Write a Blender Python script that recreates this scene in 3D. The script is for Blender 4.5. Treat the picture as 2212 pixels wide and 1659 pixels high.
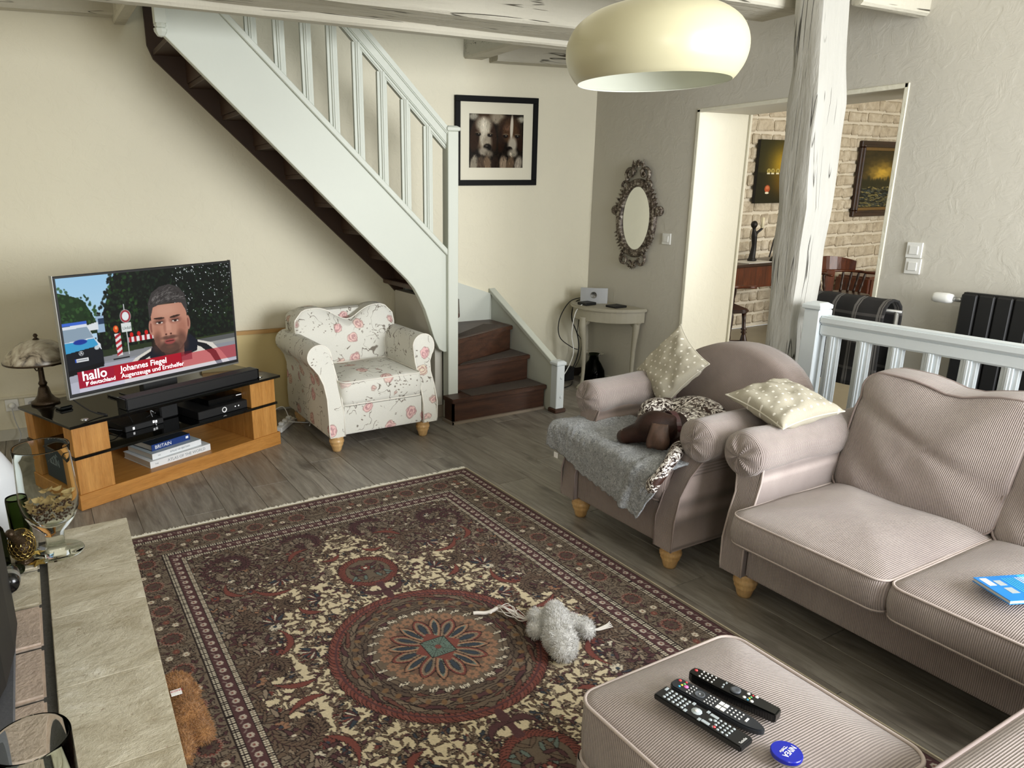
import bpy, bmesh, math, random
import numpy as np
from mathutils import Vector, Matrix, noise
R = math.radians
PI = math.pi
random.seed(7)
rng = np.random.RandomState(5)
sc = bpy.context.scene
COL = sc.collection
for o in list(bpy.data.objects):
    bpy.data.objects.remove(o)

# ---------------------------------------------------------------- camera, world, lights, exposure
cam_d = bpy.data.cameras.new('camera')
cam = bpy.data.objects.new('camera', cam_d)
COL.objects.link(cam)
YAW, PIT, ROL = R(28.555), R(15.887), R(-0.4476)
fw = Vector((math.sin(YAW)*math.cos(PIT), math.cos(YAW)*math.cos(PIT), -math.sin(PIT)))
r0 = Vector((math.cos(YAW), -math.sin(YAW), 0))
u0 = r0.cross(fw)
rt = r0*math.cos(ROL)+u0*math.sin(ROL)
up = u0*math.cos(ROL)-r0*math.sin(ROL)
mw = Matrix((rt, up, -fw)).transposed().to_4x4()
mw.translation = Vector((0, 0, 1.6))
cam.matrix_world = mw
cam_d.sensor_fit = 'HORIZONTAL'
cam_d.sensor_width = 36
cam_d.lens = 36*1572.2/2212
cam_d.shift_x = (1106-934.3)/2212
cam_d.shift_y = (858.3-829.5)/2212
cam_d.clip_start = 0.02
sc.camera = cam

w = bpy.data.worlds.new('world')
sc.world = w
w.use_nodes = True
w.node_tree.nodes['Background'].inputs[0].default_value = (0.75, 0.86, 1.0, 1)
w.node_tree.nodes['Background'].inputs[1].default_value = 1.2

def area(name, loc, target, sx, sy, power, col=(1, 1, 1), spread=180):
    d = bpy.data.lights.new(name, 'AREA')
    d.shape = 'RECTANGLE'; d.size = sx; d.size_y = sy; d.energy = power; d.color = col
    d.spread = R(spread)
    o = bpy.data.objects.new(name, d)
    COL.objects.link(o)
    o.location = loc
    o.rotation_euler = (Vector(target)-Vector(loc)).to_track_quat('-Z', 'Y').to_euler()
    return o
# daylight of the south openings (terrace door and window) and of the dining room
area('daylight_terrace_door', (2.95, -1.42, 1.5), (1.5, 4.3, 1.1), 2.1, 2.1, 192, (0.96, 0.98, 1.0), 135)
area('daylight_side_window', (-0.1, -1.42, 1.6), (0.6, 3.0, 1.5), 0.9, 1.2, 26, (1.0, 0.97, 0.9))
area('fill_west_wall', (-1.72, 3.35, 1.62), (3.0, 3.9, 1.3), 0.9, 1.0, 8, (1.0, 0.96, 0.88))  # weak warm area lamp in front of the closed west wall, no window there
area('daylight_dining_window', (7.6, 0.1, 1.6), (8.0, 5.7, 1.2), 3.0, 2.0, 200, (1.0, 0.97, 0.93))
area('fill_stairwell_top', (1.9, 4.45, 4.6), (1.9, 4.7, 2.0), 1.4, 0.5, 9, (0.85, 0.93, 1.0))  # small area lamp added high in the closed stairwell, no window modelled
area('fill_balustrade_side', (4.0, -0.6, 1.7), (4.1, 3.0, 0.7), 0.9, 1.4, 3, (0.80, 0.90, 1.0))  # weak cool fill lamp standing free inside the room, not in an opening

sc.view_settings.view_transform = 'Standard'
sc.view_settings.look = 'None'
sc.view_settings.exposure = -0.04
sc.view_settings.gamma = 1.0
sc.view_settings.use_curve_mapping = False
try:
    sc.cycles.use_denoising = True
    sc.cycles.max_bounces = 14
    sc.cycles.diffuse_bounces = 5
    sc.cycles.transmission_bounces = 14
    sc.cycles.transparent_max_bounces = 8
    sc.cycles.caustics_reflective = False
    sc.cycles.caustics_refractive = True
    sc.cycles.sample_clamp_indirect = 4.0
except Exception:
    pass

# ---------------------------------------------------------------- node material helpers
def hexc(h):
    h = h.lstrip('#')
    v = [int(h[i:i+2], 16)/255 for i in (0, 2, 4)]
    return tuple((x/12.92 if x <= 0.04045 else ((x+0.055)/1.055)**2.4) for x in v)+(1,)
class NT:
    def __init__(s, name, rough=0.6, metal=0.0, col=None, spec=None):
        s.m = bpy.data.materials.new(name); s.m.use_nodes = True
        s.nt = s.m.node_tree
        s.b = s.nt.nodes['Principled BSDF']
        s.b.inputs['Roughness'].default_value = rough
        s.b.inputs['Metallic'].default_value = metal
        if spec is not None: s.b.inputs['Specular IOR Level'].default_value = spec
        if col is not None: s.b.inputs['Base Color'].default_value = hexc(col)
    def n(s, t, ins=None, **kw):
        nd = s.nt.nodes.new(t)
        for k, v in kw.items(): setattr(nd, k, v)
        for k, v in (ins or {}).items():
            if isinstance(v, bpy.types.NodeSocket): s.nt.links.new(v, nd.inputs[k])
            else: nd.inputs[k].default_value = v
        return nd
    def obj(s, scale=(1, 1, 1), rot=(0, 0, 0), loc=(0, 0, 0)):
        t = s.n('ShaderNodeTexCoord').outputs['Object']
        return s.n('ShaderNodeMapping', {'Vector': t, 'Scale': scale, 'Rotation': rot, 'Location': loc}).outputs[0]
    def noise(s, v, scale, detail=3, rough=0.5, dist=0.0):
        return s.n('ShaderNodeTexNoise', {'Vector': v, 'Scale': scale, 'Detail': detail, 'Roughness': rough, 'Distortion': dist})
    def ramp(s, f, stops, interp='LINEAR'):
        r = s.n('ShaderNodeValToRGB', {0: f})
        r.color_ramp.interpolation = interp
        e = r.color_ramp.elements
        while len(e) < len(stops): e.new(0.5)
        for i, (p, c) in enumerate(stops):
            e[i].position = p; e[i].color = hexc(c) if isinstance(c, str) else ((c, c, c, 1) if isinstance(c, (int, float)) else c)
        return r.outputs[0]
    def mix(s, f, a, b, mode='MIX'):
        m = s.n('ShaderNodeMix', data_type='RGBA', blend_type=mode)
        for i, v in ((0, f), (6, a), (7, b)):
            if isinstance(v, bpy.types.NodeSocket): s.nt.links.new(v, m.inputs[i])
            else: m.inputs[i].default_value = hexc(v) if isinstance(v, str) else v
        return m.outputs[2]
    def math(s, op, a, b=0.0, c=0.0):
        return s.n('ShaderNodeMath', {0: a, 1: b, 2: c}, operation=op).outputs[0]
    def bump(s, h, dist=0.002, strength=1.0):
        b = s.n('ShaderNodeBump', {'Height': h, 'Distance': dist, 'Strength': strength})
        s.nt.links.new(b.outputs[0], s.b.inputs['Normal'])
    def col(s, c): s.nt.links.new(c, s.b.inputs['Base Color'])
    def rough(s, c): s.nt.links.new(c, s.b.inputs['Roughness'])

MAT = {}
def simple(name, col, rough=0.6, metal=0.0, var=0.06, scale=8, bump=0.0, bscale=80, spec=None):
    t = NT(name, rough, metal, col, spec)
    v = t.obj()
    nz = t.noise(v, scale, 3)
    c = hexc(col)
    t.col(t.mix(nz.outputs[0], tuple(x*(1-var) for x in c[:3])+(1,), tuple(min(1, x*(1+var)) for x in c[:3])+(1,)))
    if bump: t.bump(t.noise(v, bscale, 4).outputs[0], bump)
    MAT[name] = t.m
    return t.m
def wood(name, c1, c2, rough=0.45, axis=0, scale=3.0, stretch=12, bump=0.0006, dark=None):
    t = NT(name, rough)
    s = [stretch]*3; s[axis] = 1.0
    v = t.obj(scale=s)
    n1 = t.noise(v, scale, 5, 0.6, 0.6)
    c = t.ramp(n1.outputs[0], [(0.3, c1), (0.7, c2)])
    n2 = t.noise(v, scale*6, 3, 0.6)
    c = t.mix(0.25, c, t.ramp(n2.outputs[0], [(0.35, 0.25), (0.65, 1.0)]), 'MULTIPLY')
    t.col(c)
    if bump: t.bump(n2.outputs[0], bump)
    MAT[name] = t.m
    return t.m
def plaster(name, c1, c2, bump=0.004, rough=0.9):
    t = NT(name, rough, spec=0.2)
    v = t.obj()
    a = t.noise(v, 1.2, 3); b = t.noise(v, 11, 5, 0.6, 0.8); g = t.noise(v, 60, 2)
    t.col(t.mix(a.outputs[0], c1, c2))
    h = t.math('ADD', t.ramp(b.outputs[0], [(0.45, 0.0), (0.62, 1.0)]), t.math('MULTIPLY', g.outputs[0], 0.35))
    t.bump(h, bump)
    MAT[name] = t.m
    return t.m
def corduroy(name, c1, c2, axis=0, period=0.0056, bump=0.0016):
    t = NT(name, 0.92, spec=0.15)
    t.b.inputs['Sheen Weight'].default_value = 0.35
    t.b.inputs['Sheen Roughness'].default_value = 0.5
    tc = t.n('ShaderNodeTexCoord').outputs['Object']
    sp = t.n('ShaderNodeSeparateXYZ', {0: tc})
    x = t.math('MULTIPLY', sp.outputs[axis], 2*PI/period)
    s = t.math('MULTIPLY_ADD', t.math('SINE', x), 0.5, 0.5)
    nz = t.noise(tc, 5, 4, 0.6)
    fine = t.noise(tc, 420, 2)
    base = t.mix(t.ramp(nz.outputs[0], [(0.35, 0.0), (0.65, 1.0)]), c1, c2)
    c = t.mix(t.math('MULTIPLY', t.math('SUBTRACT', 1.0, s), 0.62), base, tuple(v*0.36 for v in hexc(c1)[:3])+(1,))
    c = t.mix(0.3, c, t.ramp(fine.outputs[0], [(0.3, 0.55), (0.7, 1.0)]), 'MULTIPLY')
    t.col(c)
    t.bump(t.math('ADD', s, t.math('MULTIPLY', fine.outputs[0], 0.3)), bump)
    MAT[name] = t.m
    return t.m
def vcol(name, rough=0.9, emit=0.0, bump=0.0, bscale=900):
    t = NT(name, rough, spec=0.2)
    a = t.n('ShaderNodeAttribute', attribute_name='paint')
    t.col(a.outputs[0])
    if emit:
        t.nt.links.new(a.outputs[0], t.b.inputs['Emission Color'])
        t.b.inputs['Emission Strength'].default_value = emit
        t.b.inputs['Base Color'].default_value = (0.01, 0.01, 0.01, 1)
        for l in list(t.b.inputs['Base Color'].links): t.nt.links.remove(l)
    if bump: t.bump(t.noise(t.obj(), bscale, 2).outputs[0], bump)
    MAT[name] = t.m
    return t.m

# ---------------------------------------------------------------- geometry helpers: geo = (verts, faces)
def box(x0, y0, z0, x1, y1, z1):
    v = [(x, y, z) for z in (z0, z1) for y in (y0, y1) for x in (x0, x1)]
    return v, [(0, 2, 3, 1), (4, 5, 7, 6), (0, 1, 5, 4), (2, 6, 7, 3), (0, 4, 6, 2), (1, 3, 7, 5)]
def join(*gs):
    V, F = [], []
    for v, f in gs:
        n = len(V); V += list(v); F += [tuple(i+n for i in q) for q in f]
    return V, F
def xf(g, fn): return [tuple(fn(*p)) for p in g[0]], g[1]
def rotz(g, a, c=(0, 0)):
    ca, sa = math.cos(a), math.sin(a)
    return xf(g, lambda x, y, z: (c[0]+(x-c[0])*ca-(y-c[1])*sa, c[1]+(x-c[0])*sa+(y-c[1])*ca, z))
def mv(g, dx, dy, dz): return xf(g, lambda x, y, z: (x+dx, y+dy, z+dz))
def prism(poly, a, b, axis='y'):
    # poly: 2D points; axis: extrusion axis
    n = len(poly)
    def m(p, t): return {'y': (p[0], t, p[1]), 'x': (t, p[0], p[1]), 'z': (p[0], p[1], t)}[axis]
    V = [m(p, a) for p in poly]+[m(p, b) for p in poly]
    return V, [tuple(range(n)), tuple(range(2*n-1, n-1, -1))]+[(i, i+n, (i+1) % n+n, (i+1) % n) for i in range(n)]
def lathe(prof, n=24, c=(0, 0, 0), axis='z', cap=True):
    V, F = [], []
    for r, z in prof:
        for k in range(n):
            a = 2*PI*k/n
            V.append((r*math.cos(a), r*math.sin(a), z))
    m = len(prof)
    for i in range(m-1):
        for k in range(n):
            k2 = (k+1) % n
            F.append((i*n+k, i*n+k2, (i+1)*n+k2, (i+1)*n+k))
    if cap and prof[0][0] > 1e-5: F.append(tuple(range(n-1, -1, -1)))
    if cap and prof[-1][0] > 1e-5: F.append(tuple((m-1)*n+k for k in range(n)))
    if axis == 'x': V = [(z, x, y) for x, y, z in V]
    if axis == 'y': V = [(y, z, x) for x, y, z in V]
    return [(x+c[0], y+c[1], z+c[2]) for x, y, z in V], F
def catmull(P, m=6, closed=False):
    P = [Vector(p) for p in P]; n = len(P); out = []
    rg = range(n) if closed else range(n-1)
    for i in rg:
        g = (lambda k: P[k % n]) if closed else (lambda k: P[max(0, min(n-1, k))])
        a, b, c, d = g(i-1), g(i), g(i+1), g(i+2)
        for j in range(m):
            t = j/m
            out.append(0.5*((2*b)+(c-a)*t+(2*a-5*b+4*c-d)*t*t+(3*b-a-3*c+d)*t**3))
    if not closed: out.append(P[-1])
    return out
def tube(path, r, n=8, closed=False, sm=0, flat=1.0):
    P = catmull(path, sm, closed) if sm else [Vector(p) for p in path]
    m = len(P); V, F = [], []
    up = Vector((0, 0, 1)); last = None
    for i, p in enumerate(P):
        if closed: d = P[(i+1) % m]-P[i-1]
        else: d = P[min(i+1, m-1)]-P[max(i-1, 0)]
        d = d.normalized() if d.length > 1e-9 else Vector((1, 0, 0))
        if last is None:
            a = d.cross(up)
            if a.length < 1e-3: a = d.cross(Vector((0, 1, 0)))
        else: a = last-d*last.dot(d)
        a.normalize(); last = a; b = d.cross(a)
        rr = r(i/(m-1)) if callable(r) else r
        for k in range(n):
            t = 2*PI*k/n
            V.append(tuple(p+a*(rr*math.cos(t))+b*(rr*math.sin(t)*flat)))
    for i in range(m if closed else m-1):
        for k in range(n):
            k2 = (k+1) % n; j = (i+1) % m
            F.append((i*n+k, i*n+k2, j*n+k2, j*n+k))
    if not closed:
        F.append(tuple(range(n-1, -1, -1))); F.append(tuple((m-1)*n+k for k in range(n)))
    return V, F
def rrect(w, h, r, seg=5, side=8):
    out = []
    cs = ((w-r, h-r, 0), (-w+r, h-r, 90), (-w+r, -h+r, 180), (w-r, -h+r, 270))
    for i, (x, y, a) in enumerate(cs):
        arc = [(x+r*math.cos(R(a+90*k/seg)), y+r*math.sin(R(a+90*k/seg))) for k in range(seg+1)]
        out += arc
        nx, ny, na = cs[(i+1) % 4]
        s = (nx+r*math.cos(R(na)), ny+r*math.sin(R(na))); e = arc[-1]
        for k in range(1, side): out.append((e[0]+(s[0]-e[0])*k/side, e[1]+(s[1]-e[1])*k/side))
    return out
def cushion(outl, th, dome, rings=9, side=4, bulge=0.008, wr=0.0, ws=5.0, p=2.2, back=None, seed=0):
    # box cushion: outline in (a,b), thickness along c; domed faces, rounded seam. c from 0 (back) to th (front)
    n = len(outl); ca = sum(x for x, y in outl)/n; cb = sum(y for x, y in outl)/n
    back = dome if back is None else back
    V, F = [(ca, cb, th+dome)], []
    def ring(pts):
        s = len(V); V.extend(pts); return s
    starts = []
    for i in range(1, rings+1):
        t = (i/rings)**0.8
        starts.append(ring([(ca+(x-ca)*t, cb+(y-cb)*t, th+dome*(1-t**p)) for x, y in outl]))
    for j in range(1, side+1):
        s = j/side; k = 1+bulge*4*s*(1-s)/0.3
        starts.append(ring([(ca+(x-ca)*k, cb+(y-cb)*k, th*(1-s)) for x, y in outl]))
    for i in range(rings-1, 0, -1):
        t = (i/rings)**0.8
        starts.append(ring([(ca+(x-ca)*t, cb+(y-cb)*t, -back*(1-t**p)) for x, y in outl]))
    V.append((ca, cb, -back)); last = len(V)-1
    for k in range(n): F.append((0, starts[0]+k, starts[0]+(k+1) % n))
    for a, b in zip(starts, starts[1:]):
        for k in range(n): F.append((a+k, b+k, b+(k+1) % n, a+(k+1) % n))
    for k in range(n): F.append((last, starts[-1]+(k+1) % n, starts[-1]+k))
    if wr:
        V = [(x, y, z+wr*noise.noise(Vector((x*ws+seed, y*ws*0.8, z*ws+seed*2)))*(1 if z > th*0.5 else 0.3)) for x, y, z in V]
    return V, F
def pillow(w, h, t, n=22, wr=0.006, seed=0, pinch=0.10):
    V, F = [], []
    def sh(u, v, s):
        e = max(0.0, (1-abs(u)**2.6))*max(0.0, (1-abs(v)**2.6))
        k = 1-pinch*(1-abs(u)**2)*abs(v)**4; k2 = 1-pinch*(1-abs(v)**2)*abs(u)**4
        x = w*u*k2; y = h*v*k
        z = s*t*e**0.42+wr*noise.noise(Vector((u*3+seed, v*3, s+seed)))*(e**0.3)*2
        return (x, y, z)
    for s in (1, -1):
        b = len(V)
        for i in range(n+1):
            for j in range(n+1):
                u = math.sin(PI/2*(2*i/n-1)); v = math.sin(PI/2*(2*j/n-1))
                V.append(sh(u, v, s))
        for i in range(n):
            for j in range(n):
                q = (b+i*(n+1)+j, b+(i+1)*(n+1)+j, b+(i+1)*(n+1)+j+1, b+i*(n+1)+j+1)
                F.append(q if s > 0 else q[::-1])
    return V, F
def pillow_edge(w, h, n=22, pinch=0.10):
    out = []
    def e(u, v):
        k = 1-pinch*(1-abs(u)**2)*abs(v)**4; k2 = 1-pinch*(1-abs(v)**2)*abs(u)**4
        return (w*u*k2, h*v*k, 0)
    S = [math.sin(PI/2*(2*i/n-1)) for i in range(n)]
    for u in S: out.append(e(u, -1))
    for v in S: out.append(e(1, v))
    for u in S: out.append(e(-u, 1))
    for v in S: out.append(e(-1, -v))
    return out

def mesh_of(name, geo, mats, smooth=False, bevel=0.0, segs=1, merge=False):
    me = bpy.data.meshes.new(name)
    me.from_pydata([tuple(p) for p in geo[0]], [], geo[1])
    if bevel or merge:
        bm = bmesh.new(); bm.from_mesh(me)
        if merge: bmesh.ops.remove_doubles(bm, verts=bm.verts, dist=merge if isinstance(merge, float) else 1e-5)
        bmesh.ops.recalc_face_normals(bm, faces=bm.faces)
        if bevel:
            ed = [e for e in bm.edges if len(e.link_faces) == 2 and e.calc_face_angle(0) > 0.5]
            bmesh.ops.bevel(bm, geom=ed, offset=bevel, segments=segs, affect='EDGES', clamp_overlap=True)
        bm.to_mesh(me); bm.free()
    for m in (mats if isinstance(mats, (list, tuple)) else [mats]): me.materials.append(MAT[m] if isinstance(m, str) else m)
    if smooth: me.polygons.foreach_set('use_smooth', [True]*len(me.polygons))
    me.update()
    return me
def thing(name, label, cat, loc=(0, 0, 0), rz=0.0, group=None, kind=None):
    o = bpy.data.objects.new(name, None); COL.objects.link(o)
    o.empty_display_size = 0.1
    o.location = loc; o.rotation_euler = (0, 0, rz)
    if kind: o['kind'] = kind
    else:
        o['label'] = label; o['category'] = cat
    if kind and label: o['label'] = label
    if group: o['group'] = group
    return o
def P(name, geo, mat, parent, smooth=False, bevel=0.0, segs=1, label=None, world=False, merge=False, kind=None):
    # world=True: geometry in world coordinates below an unrotated parent chain
    if world:
        ox, oy, oz = (0, 0, 0); p = parent
        while p is not None:
            ox += p.location[0]; oy += p.location[1]; oz += p.location[2]; p = p.parent
        geo = mv(geo, -ox, -oy, -oz)
    o = bpy.data.objects.new(name, mesh_of(name, geo, mat, smooth, bevel, segs, merge))
    COL.objects.link(o)
    o.parent = parent
    if label: o['label'] = label
    if kind: o['kind'] = kind
    return o
def T(name, geo, mat, label, cat, loc=(0, 0, 0), rz=0.0, group=None, kind=None, smooth=False, bevel=0.0, segs=1, world=True, merge=False):
    if world: geo = mv(geo, -loc[0], -loc[1], -loc[2])
    o = bpy.data.objects.new(name, mesh_of(name, geo, mat, smooth, bevel, segs, merge))
    COL.objects.link(o); o.location = loc; o.rotation_euler = (0, 0, rz)
    if label: o['label'] = label
    if cat: o['category'] = cat
    if group: o['group'] = group
    if kind: o['kind'] = kind
    return o
def autosmooth(o, ang=40):
    me = o.data
    me.polygons.foreach_set('use_smooth', [True]*len(me.polygons))
    bm = bmesh.new(); bm.from_mesh(me)
    for e in bm.edges:
        if len(e.link_faces) == 2 and e.calc_face_angle(0) > R(ang): e.smooth = False
    bm.to_mesh(me); bm.free()
    return o
def blob(name, parts, voxel, mat, parent=None, smooth_it=6, adapt=None):
    # parts: list of ('e', center, radii, rot euler) or ('c', p0, p1, r0, r1); fused into one continuous surface
    bm = bmesh.new()
    for p in parts:
        if p[0] == 'e':
            M = Matrix.Translation(Vector(p[1])) @ (Matrix.Rotation(p[3][2], 4, 'Z') @ Matrix.Rotation(p[3][1], 4, 'Y') @ Matrix.Rotation(p[3][0], 4, 'X') if len(p) > 3 else Matrix.Identity(4)) @ Matrix.Diagonal(Vector((*p[2], 1)))
            bmesh.ops.create_icosphere(bm, subdivisions=3, radius=1, matrix=M)
        else:
            a, b = Vector(p[1]), Vector(p[2]); n = max(2, int((b-a).length/(0.35*min(p[3], p[4])))+1)
            for i in range(n+1):
                t = i/n; r = p[3]+(p[4]-p[3])*t
                bmesh.ops.create_icosphere(bm, subdivisions=2, radius=r, matrix=Matrix.Translation(a.lerp(b, t)))
    me = bpy.data.meshes.new(name); bm.to_mesh(me); bm.free()
    o = bpy.data.objects.new(name, me); COL.objects.link(o)
    md = o.modifiers.new('r', 'REMESH'); md.mode = 'VOXEL'; md.voxel_size = voxel
    ms = o.modifiers.new('s', 'SMOOTH'); ms.iterations = smooth_it; ms.factor = 0.6
    dg = bpy.context.evaluated_depsgraph_get(); dg.update()
    ne = bpy.data.meshes.new_from_object(o.evaluated_get(dg))
    o.modifiers.clear(); o.data = ne; bpy.data.meshes.remove(me)
    ne.name = name
    ne.materials.clear(); ne.materials.append(MAT[mat])
    ne.polygons.foreach_set('use_smooth', [True]*len(ne.polygons))
    o.parent = parent
    return o
def fur(o, length, count, mat_index_same=True, rad=0.0006, seed=1, lie=0.35, bend=0.5, name='fur'):
    # short tufts as thin triangles, one joined mesh
    me = o.data; rs = np.random.RandomState(seed)
    nf = len(me.polygons); V, F = [], []
    area_ = np.array([p.area for p in me.polygons]); idx = rs.choice(nf, count, p=area_/area_.sum())
    for i in idx:
        p = me.polygons[i]; vs = [me.vertices[k].co for k in p.vertices]
        a = rs.rand(len(vs)); a /= a.sum(); c = Vector((0, 0, 0))
        for k, x in zip(a, vs): c += x*k
        n = p.normal; j = Vector(rs.randn(3)*lie); d = (n+j).normalized()
        t = d.cross(Vector(rs.randn(3))).normalized()*rad*(0.7+0.6*rs.rand())
        L = length*(0.6+0.8*rs.rand()); e = (c+d*L*0.6+j*L*0.15); e2 = e+(d+Vector((0, 0, -bend))).normalized()*L*0.4
        b = len(V); V += [tuple(c-t), tuple(c+t), tuple(e+t*0.8), tuple(e-t*0.8), tuple(e2)]
        F += [(b, b+1, b+2, b+3), (b+3, b+2, b+4)]
    q = P(name, (V, F), list(me.materials), o, kind='stuff')
    return q
def text(name, body, size, mat, parent, loc, rot, ext=0.0006, align='LEFT', bold=0.0, sx=1.0, shear=0.0):
    cu = bpy.data.curves.new(name, 'FONT'); cu.body = body; cu.size = size; cu.extrude = ext
    cu.align_x = align; cu.offset = bold*size; cu.shear = shear; cu.resolution_u = 3
    o = bpy.data.objects.new(name, cu); COL.objects.link(o)
    dg = bpy.context.evaluated_depsgraph_get(); dg.update()
    me = bpy.data.meshes.new_from_object(o.evaluated_get(dg))
    bpy.data.objects.remove(o)
    me.materials.clear(); me.materials.append(MAT[mat])
    o = bpy.data.objects.new(name, me); COL.objects.link(o)
    o.parent = parent; o.location = loc; o.rotation_euler = rot; o.scale = (sx, 1, 1)
    return o
def copy_tree(o, parent=None):
    c = o.copy(); COL.objects.link(c); c.parent = parent
    for ch in list(o.children): copy_tree(ch, c)
    return c
def painted_grid(name, img, origin, ax, ay, mat, parent):
    # img: HxWx3 sRGB floats 0..1, row 0 at top; a grid mesh carrying the colours
    h, w_, _ = img.shape
    U, Vv = np.meshgrid(np.linspace(0, 1, w_), np.linspace(0, 1, h))
    o3, a, b = np.array(origin), np.array(ax), np.array(ay)
    pts = o3+U[..., None]*a+Vv[..., None]*b
    idx = np.arange(h*w_).reshape(h, w_)
    q = np.stack([idx[:-1, :-1], idx[1:, :-1], idx[1:, 1:], idx[:-1, 1:]], -1).reshape(-1, 4)
    me = bpy.data.meshes.new(name)
    me.vertices.add(h*w_); me.vertices.foreach_set('co', pts.reshape(-1).astype(np.float32))
    me.loops.add(q.size); me.loops.foreach_set('vertex_index', q.reshape(-1).astype(np.int32))
    me.polygons.add(len(q)); me.polygons.foreach_set('loop_start', np.arange(0, q.size, 4, dtype=np.int32))
    me.polygons.foreach_set('loop_total', np.full(len(q), 4, dtype=np.int32))
    me.update(calc_edges=True)
    at = me.color_attributes.new('paint', 'FLOAT_COLOR', 'POINT')
    c = np.clip(img, 0, 1); lin = np.where(c <= 0.04045, c/12.92, ((c+0.055)/1.055)**2.4)
    rgba = np.ones((h*w_, 4), np.float32); rgba[:, :3] = lin.reshape(-1, 3)
    at.data.foreach_set('color', rgba.reshape(-1))
    me.materials.append(MAT[mat])
    o = bpy.data.objects.new(name, me); COL.objects.link(o); o.parent = parent
    return o
def srgb(h): h = h.lstrip('#'); return np.array([int(h[i:i+2], 16)/255 for i in (0, 2, 4)])
# ---------------------------------------------------------------- materials of the shell
plaster('wall_paint', '#e2dcc5', '#d9d3be', 0.0012)
plaster('wall_rough', '#cdc9be', '#c5c1b6', 0.0007)
plaster('jamb_paint', '#e9e6d6', '#dcd8c4', 0.001)
simple('ceiling_paint', '#e8e4d6', 0.9)
simple('upstairs_paint', '#c9ccc8', 0.9)
simple('stair_paint', '#c6cabf', 0.5, var=0.03, scale=3, bump=0.0006, bscale=40)
simple('rail_paint', '#d5dcdf', 0.45, var=0.03, scale=4, bump=0.0004, bscale=60)
simple('stair_dark', '#3b2618', 0.55, var=0.25, scale=6)
wood('stair_wood', '#331f15', '#543524', 0.42, 0, 3, 9)
simple('stair_felt', '#4a4038', 0.95, var=0.12, scale=40, bump=0.001, bscale=400)
simple('dark_skirting', '#3a3029', 0.6)
simple('skirting_paint', '#c5c2b4', 0.6)
simple('skirting_wood', '#8d8172', 0.5)
def hewn(name, c1, c2, crack, vert=False):
    t = NT(name, 0.75, spec=0.25)
    s = (9, 9, 0.9) if vert else (0.8, 9, 9)
    v = t.obj(scale=s)
    a = t.noise(v, 2.0, 5, 0.6, 0.7)
    k = t.noise(t.obj(scale=(14, 14, 0.55) if vert else (0.5, 14, 14)), 1.1, 2, 0.5, 0.2)
    line = t.math('ABSOLUTE', t.math('SUBTRACT', k.outputs[0], 0.5))
    gate = t.ramp(t.noise(t.obj(), 3.0, 2).outputs[0], [(0.5, 0.0), (0.56, 1.0)])
    cr = t.math('MULTIPLY', t.ramp(line, [(0.003, 1.0), (0.009, 0.0)]), gate)
    t.col(t.mix(cr, t.mix(a.outputs[0], c1, c2), crack))
    g = t.noise(t.obj(scale=(4, 4, 1)), 5, 4, 0.6)
    h = t.math('ADD', a.outputs[0], t.math('MULTIPLY', g.outputs[0], 0.8))
    t.bump(t.math('SUBTRACT', h, t.math('MULTIPLY', cr, 1.2)), 0.006)
    MAT[name] = t.m
hewn('beam_paint', '#c9c4b4', '#bbb6a5', '#4a4538')
hewn('post_paint', '#b6b4ad', '#a6a49c', '#45433c', True)

# floor boards
t = NT('plank', 0.42, spec=0.45)
tc = t.n('ShaderNodeTexCoord').outputs['Object']
rnd = t.n('ShaderNodeObjectInfo').outputs['Random']
off = t.n('ShaderNodeCombineXYZ', {0: t.math('MULTIPLY', rnd, 37.0), 1: t.math('MULTIPLY', rnd, 91.0), 2: 0.0}).outputs[0]
v = t.n('ShaderNodeVectorMath', {0: tc, 1: off}, operation='ADD').outputs[0]
vs = t.n('ShaderNodeMapping', {'Vector': v, 'Scale': (9, 1.1, 1)}).outputs[0]
a = t.noise(vs, 2.2, 6, 0.62, 1.2)
b_ = t.noise(t.n('ShaderNodeMapping', {'Vector': v, 'Scale': (40, 2.2, 1)}).outputs[0], 3.0, 4, 0.6)
k = t.noise(t.n('ShaderNodeMapping', {'Vector': v, 'Scale': (3.2, 1.3, 1)}).outputs[0], 2.0, 3, 0.5, 0.5)
c = t.ramp(a.outputs[0], [(0.28, '#6a645d'), (0.5, '#8e887e'), (0.72, '#aaa499')])
c = t.mix(t.ramp(k.outputs[0], [(0.56, 0.0), (0.72, 0.75)]), c, '#4b433c')
c = t.mix(0.35, c, t.ramp(b_.outputs[0], [(0.3, 0.45), (0.65, 1.0)]), 'MULTIPLY')
c = t.mix(t.math('MULTIPLY', rnd, 0.45), c, '#655b52')
t.col(c)
t.rough(t.math('MULTIPLY_ADD', a.outputs[0], 0.25, 0.27))
t.bump(b_.outputs[0], 0.0006)
MAT['plank'] = t.m
simple('floor_gap', '#241f1b', 0.9)
simple('dining_tile', '#8d8571', 0.35, var=0.1, scale=4)
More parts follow.
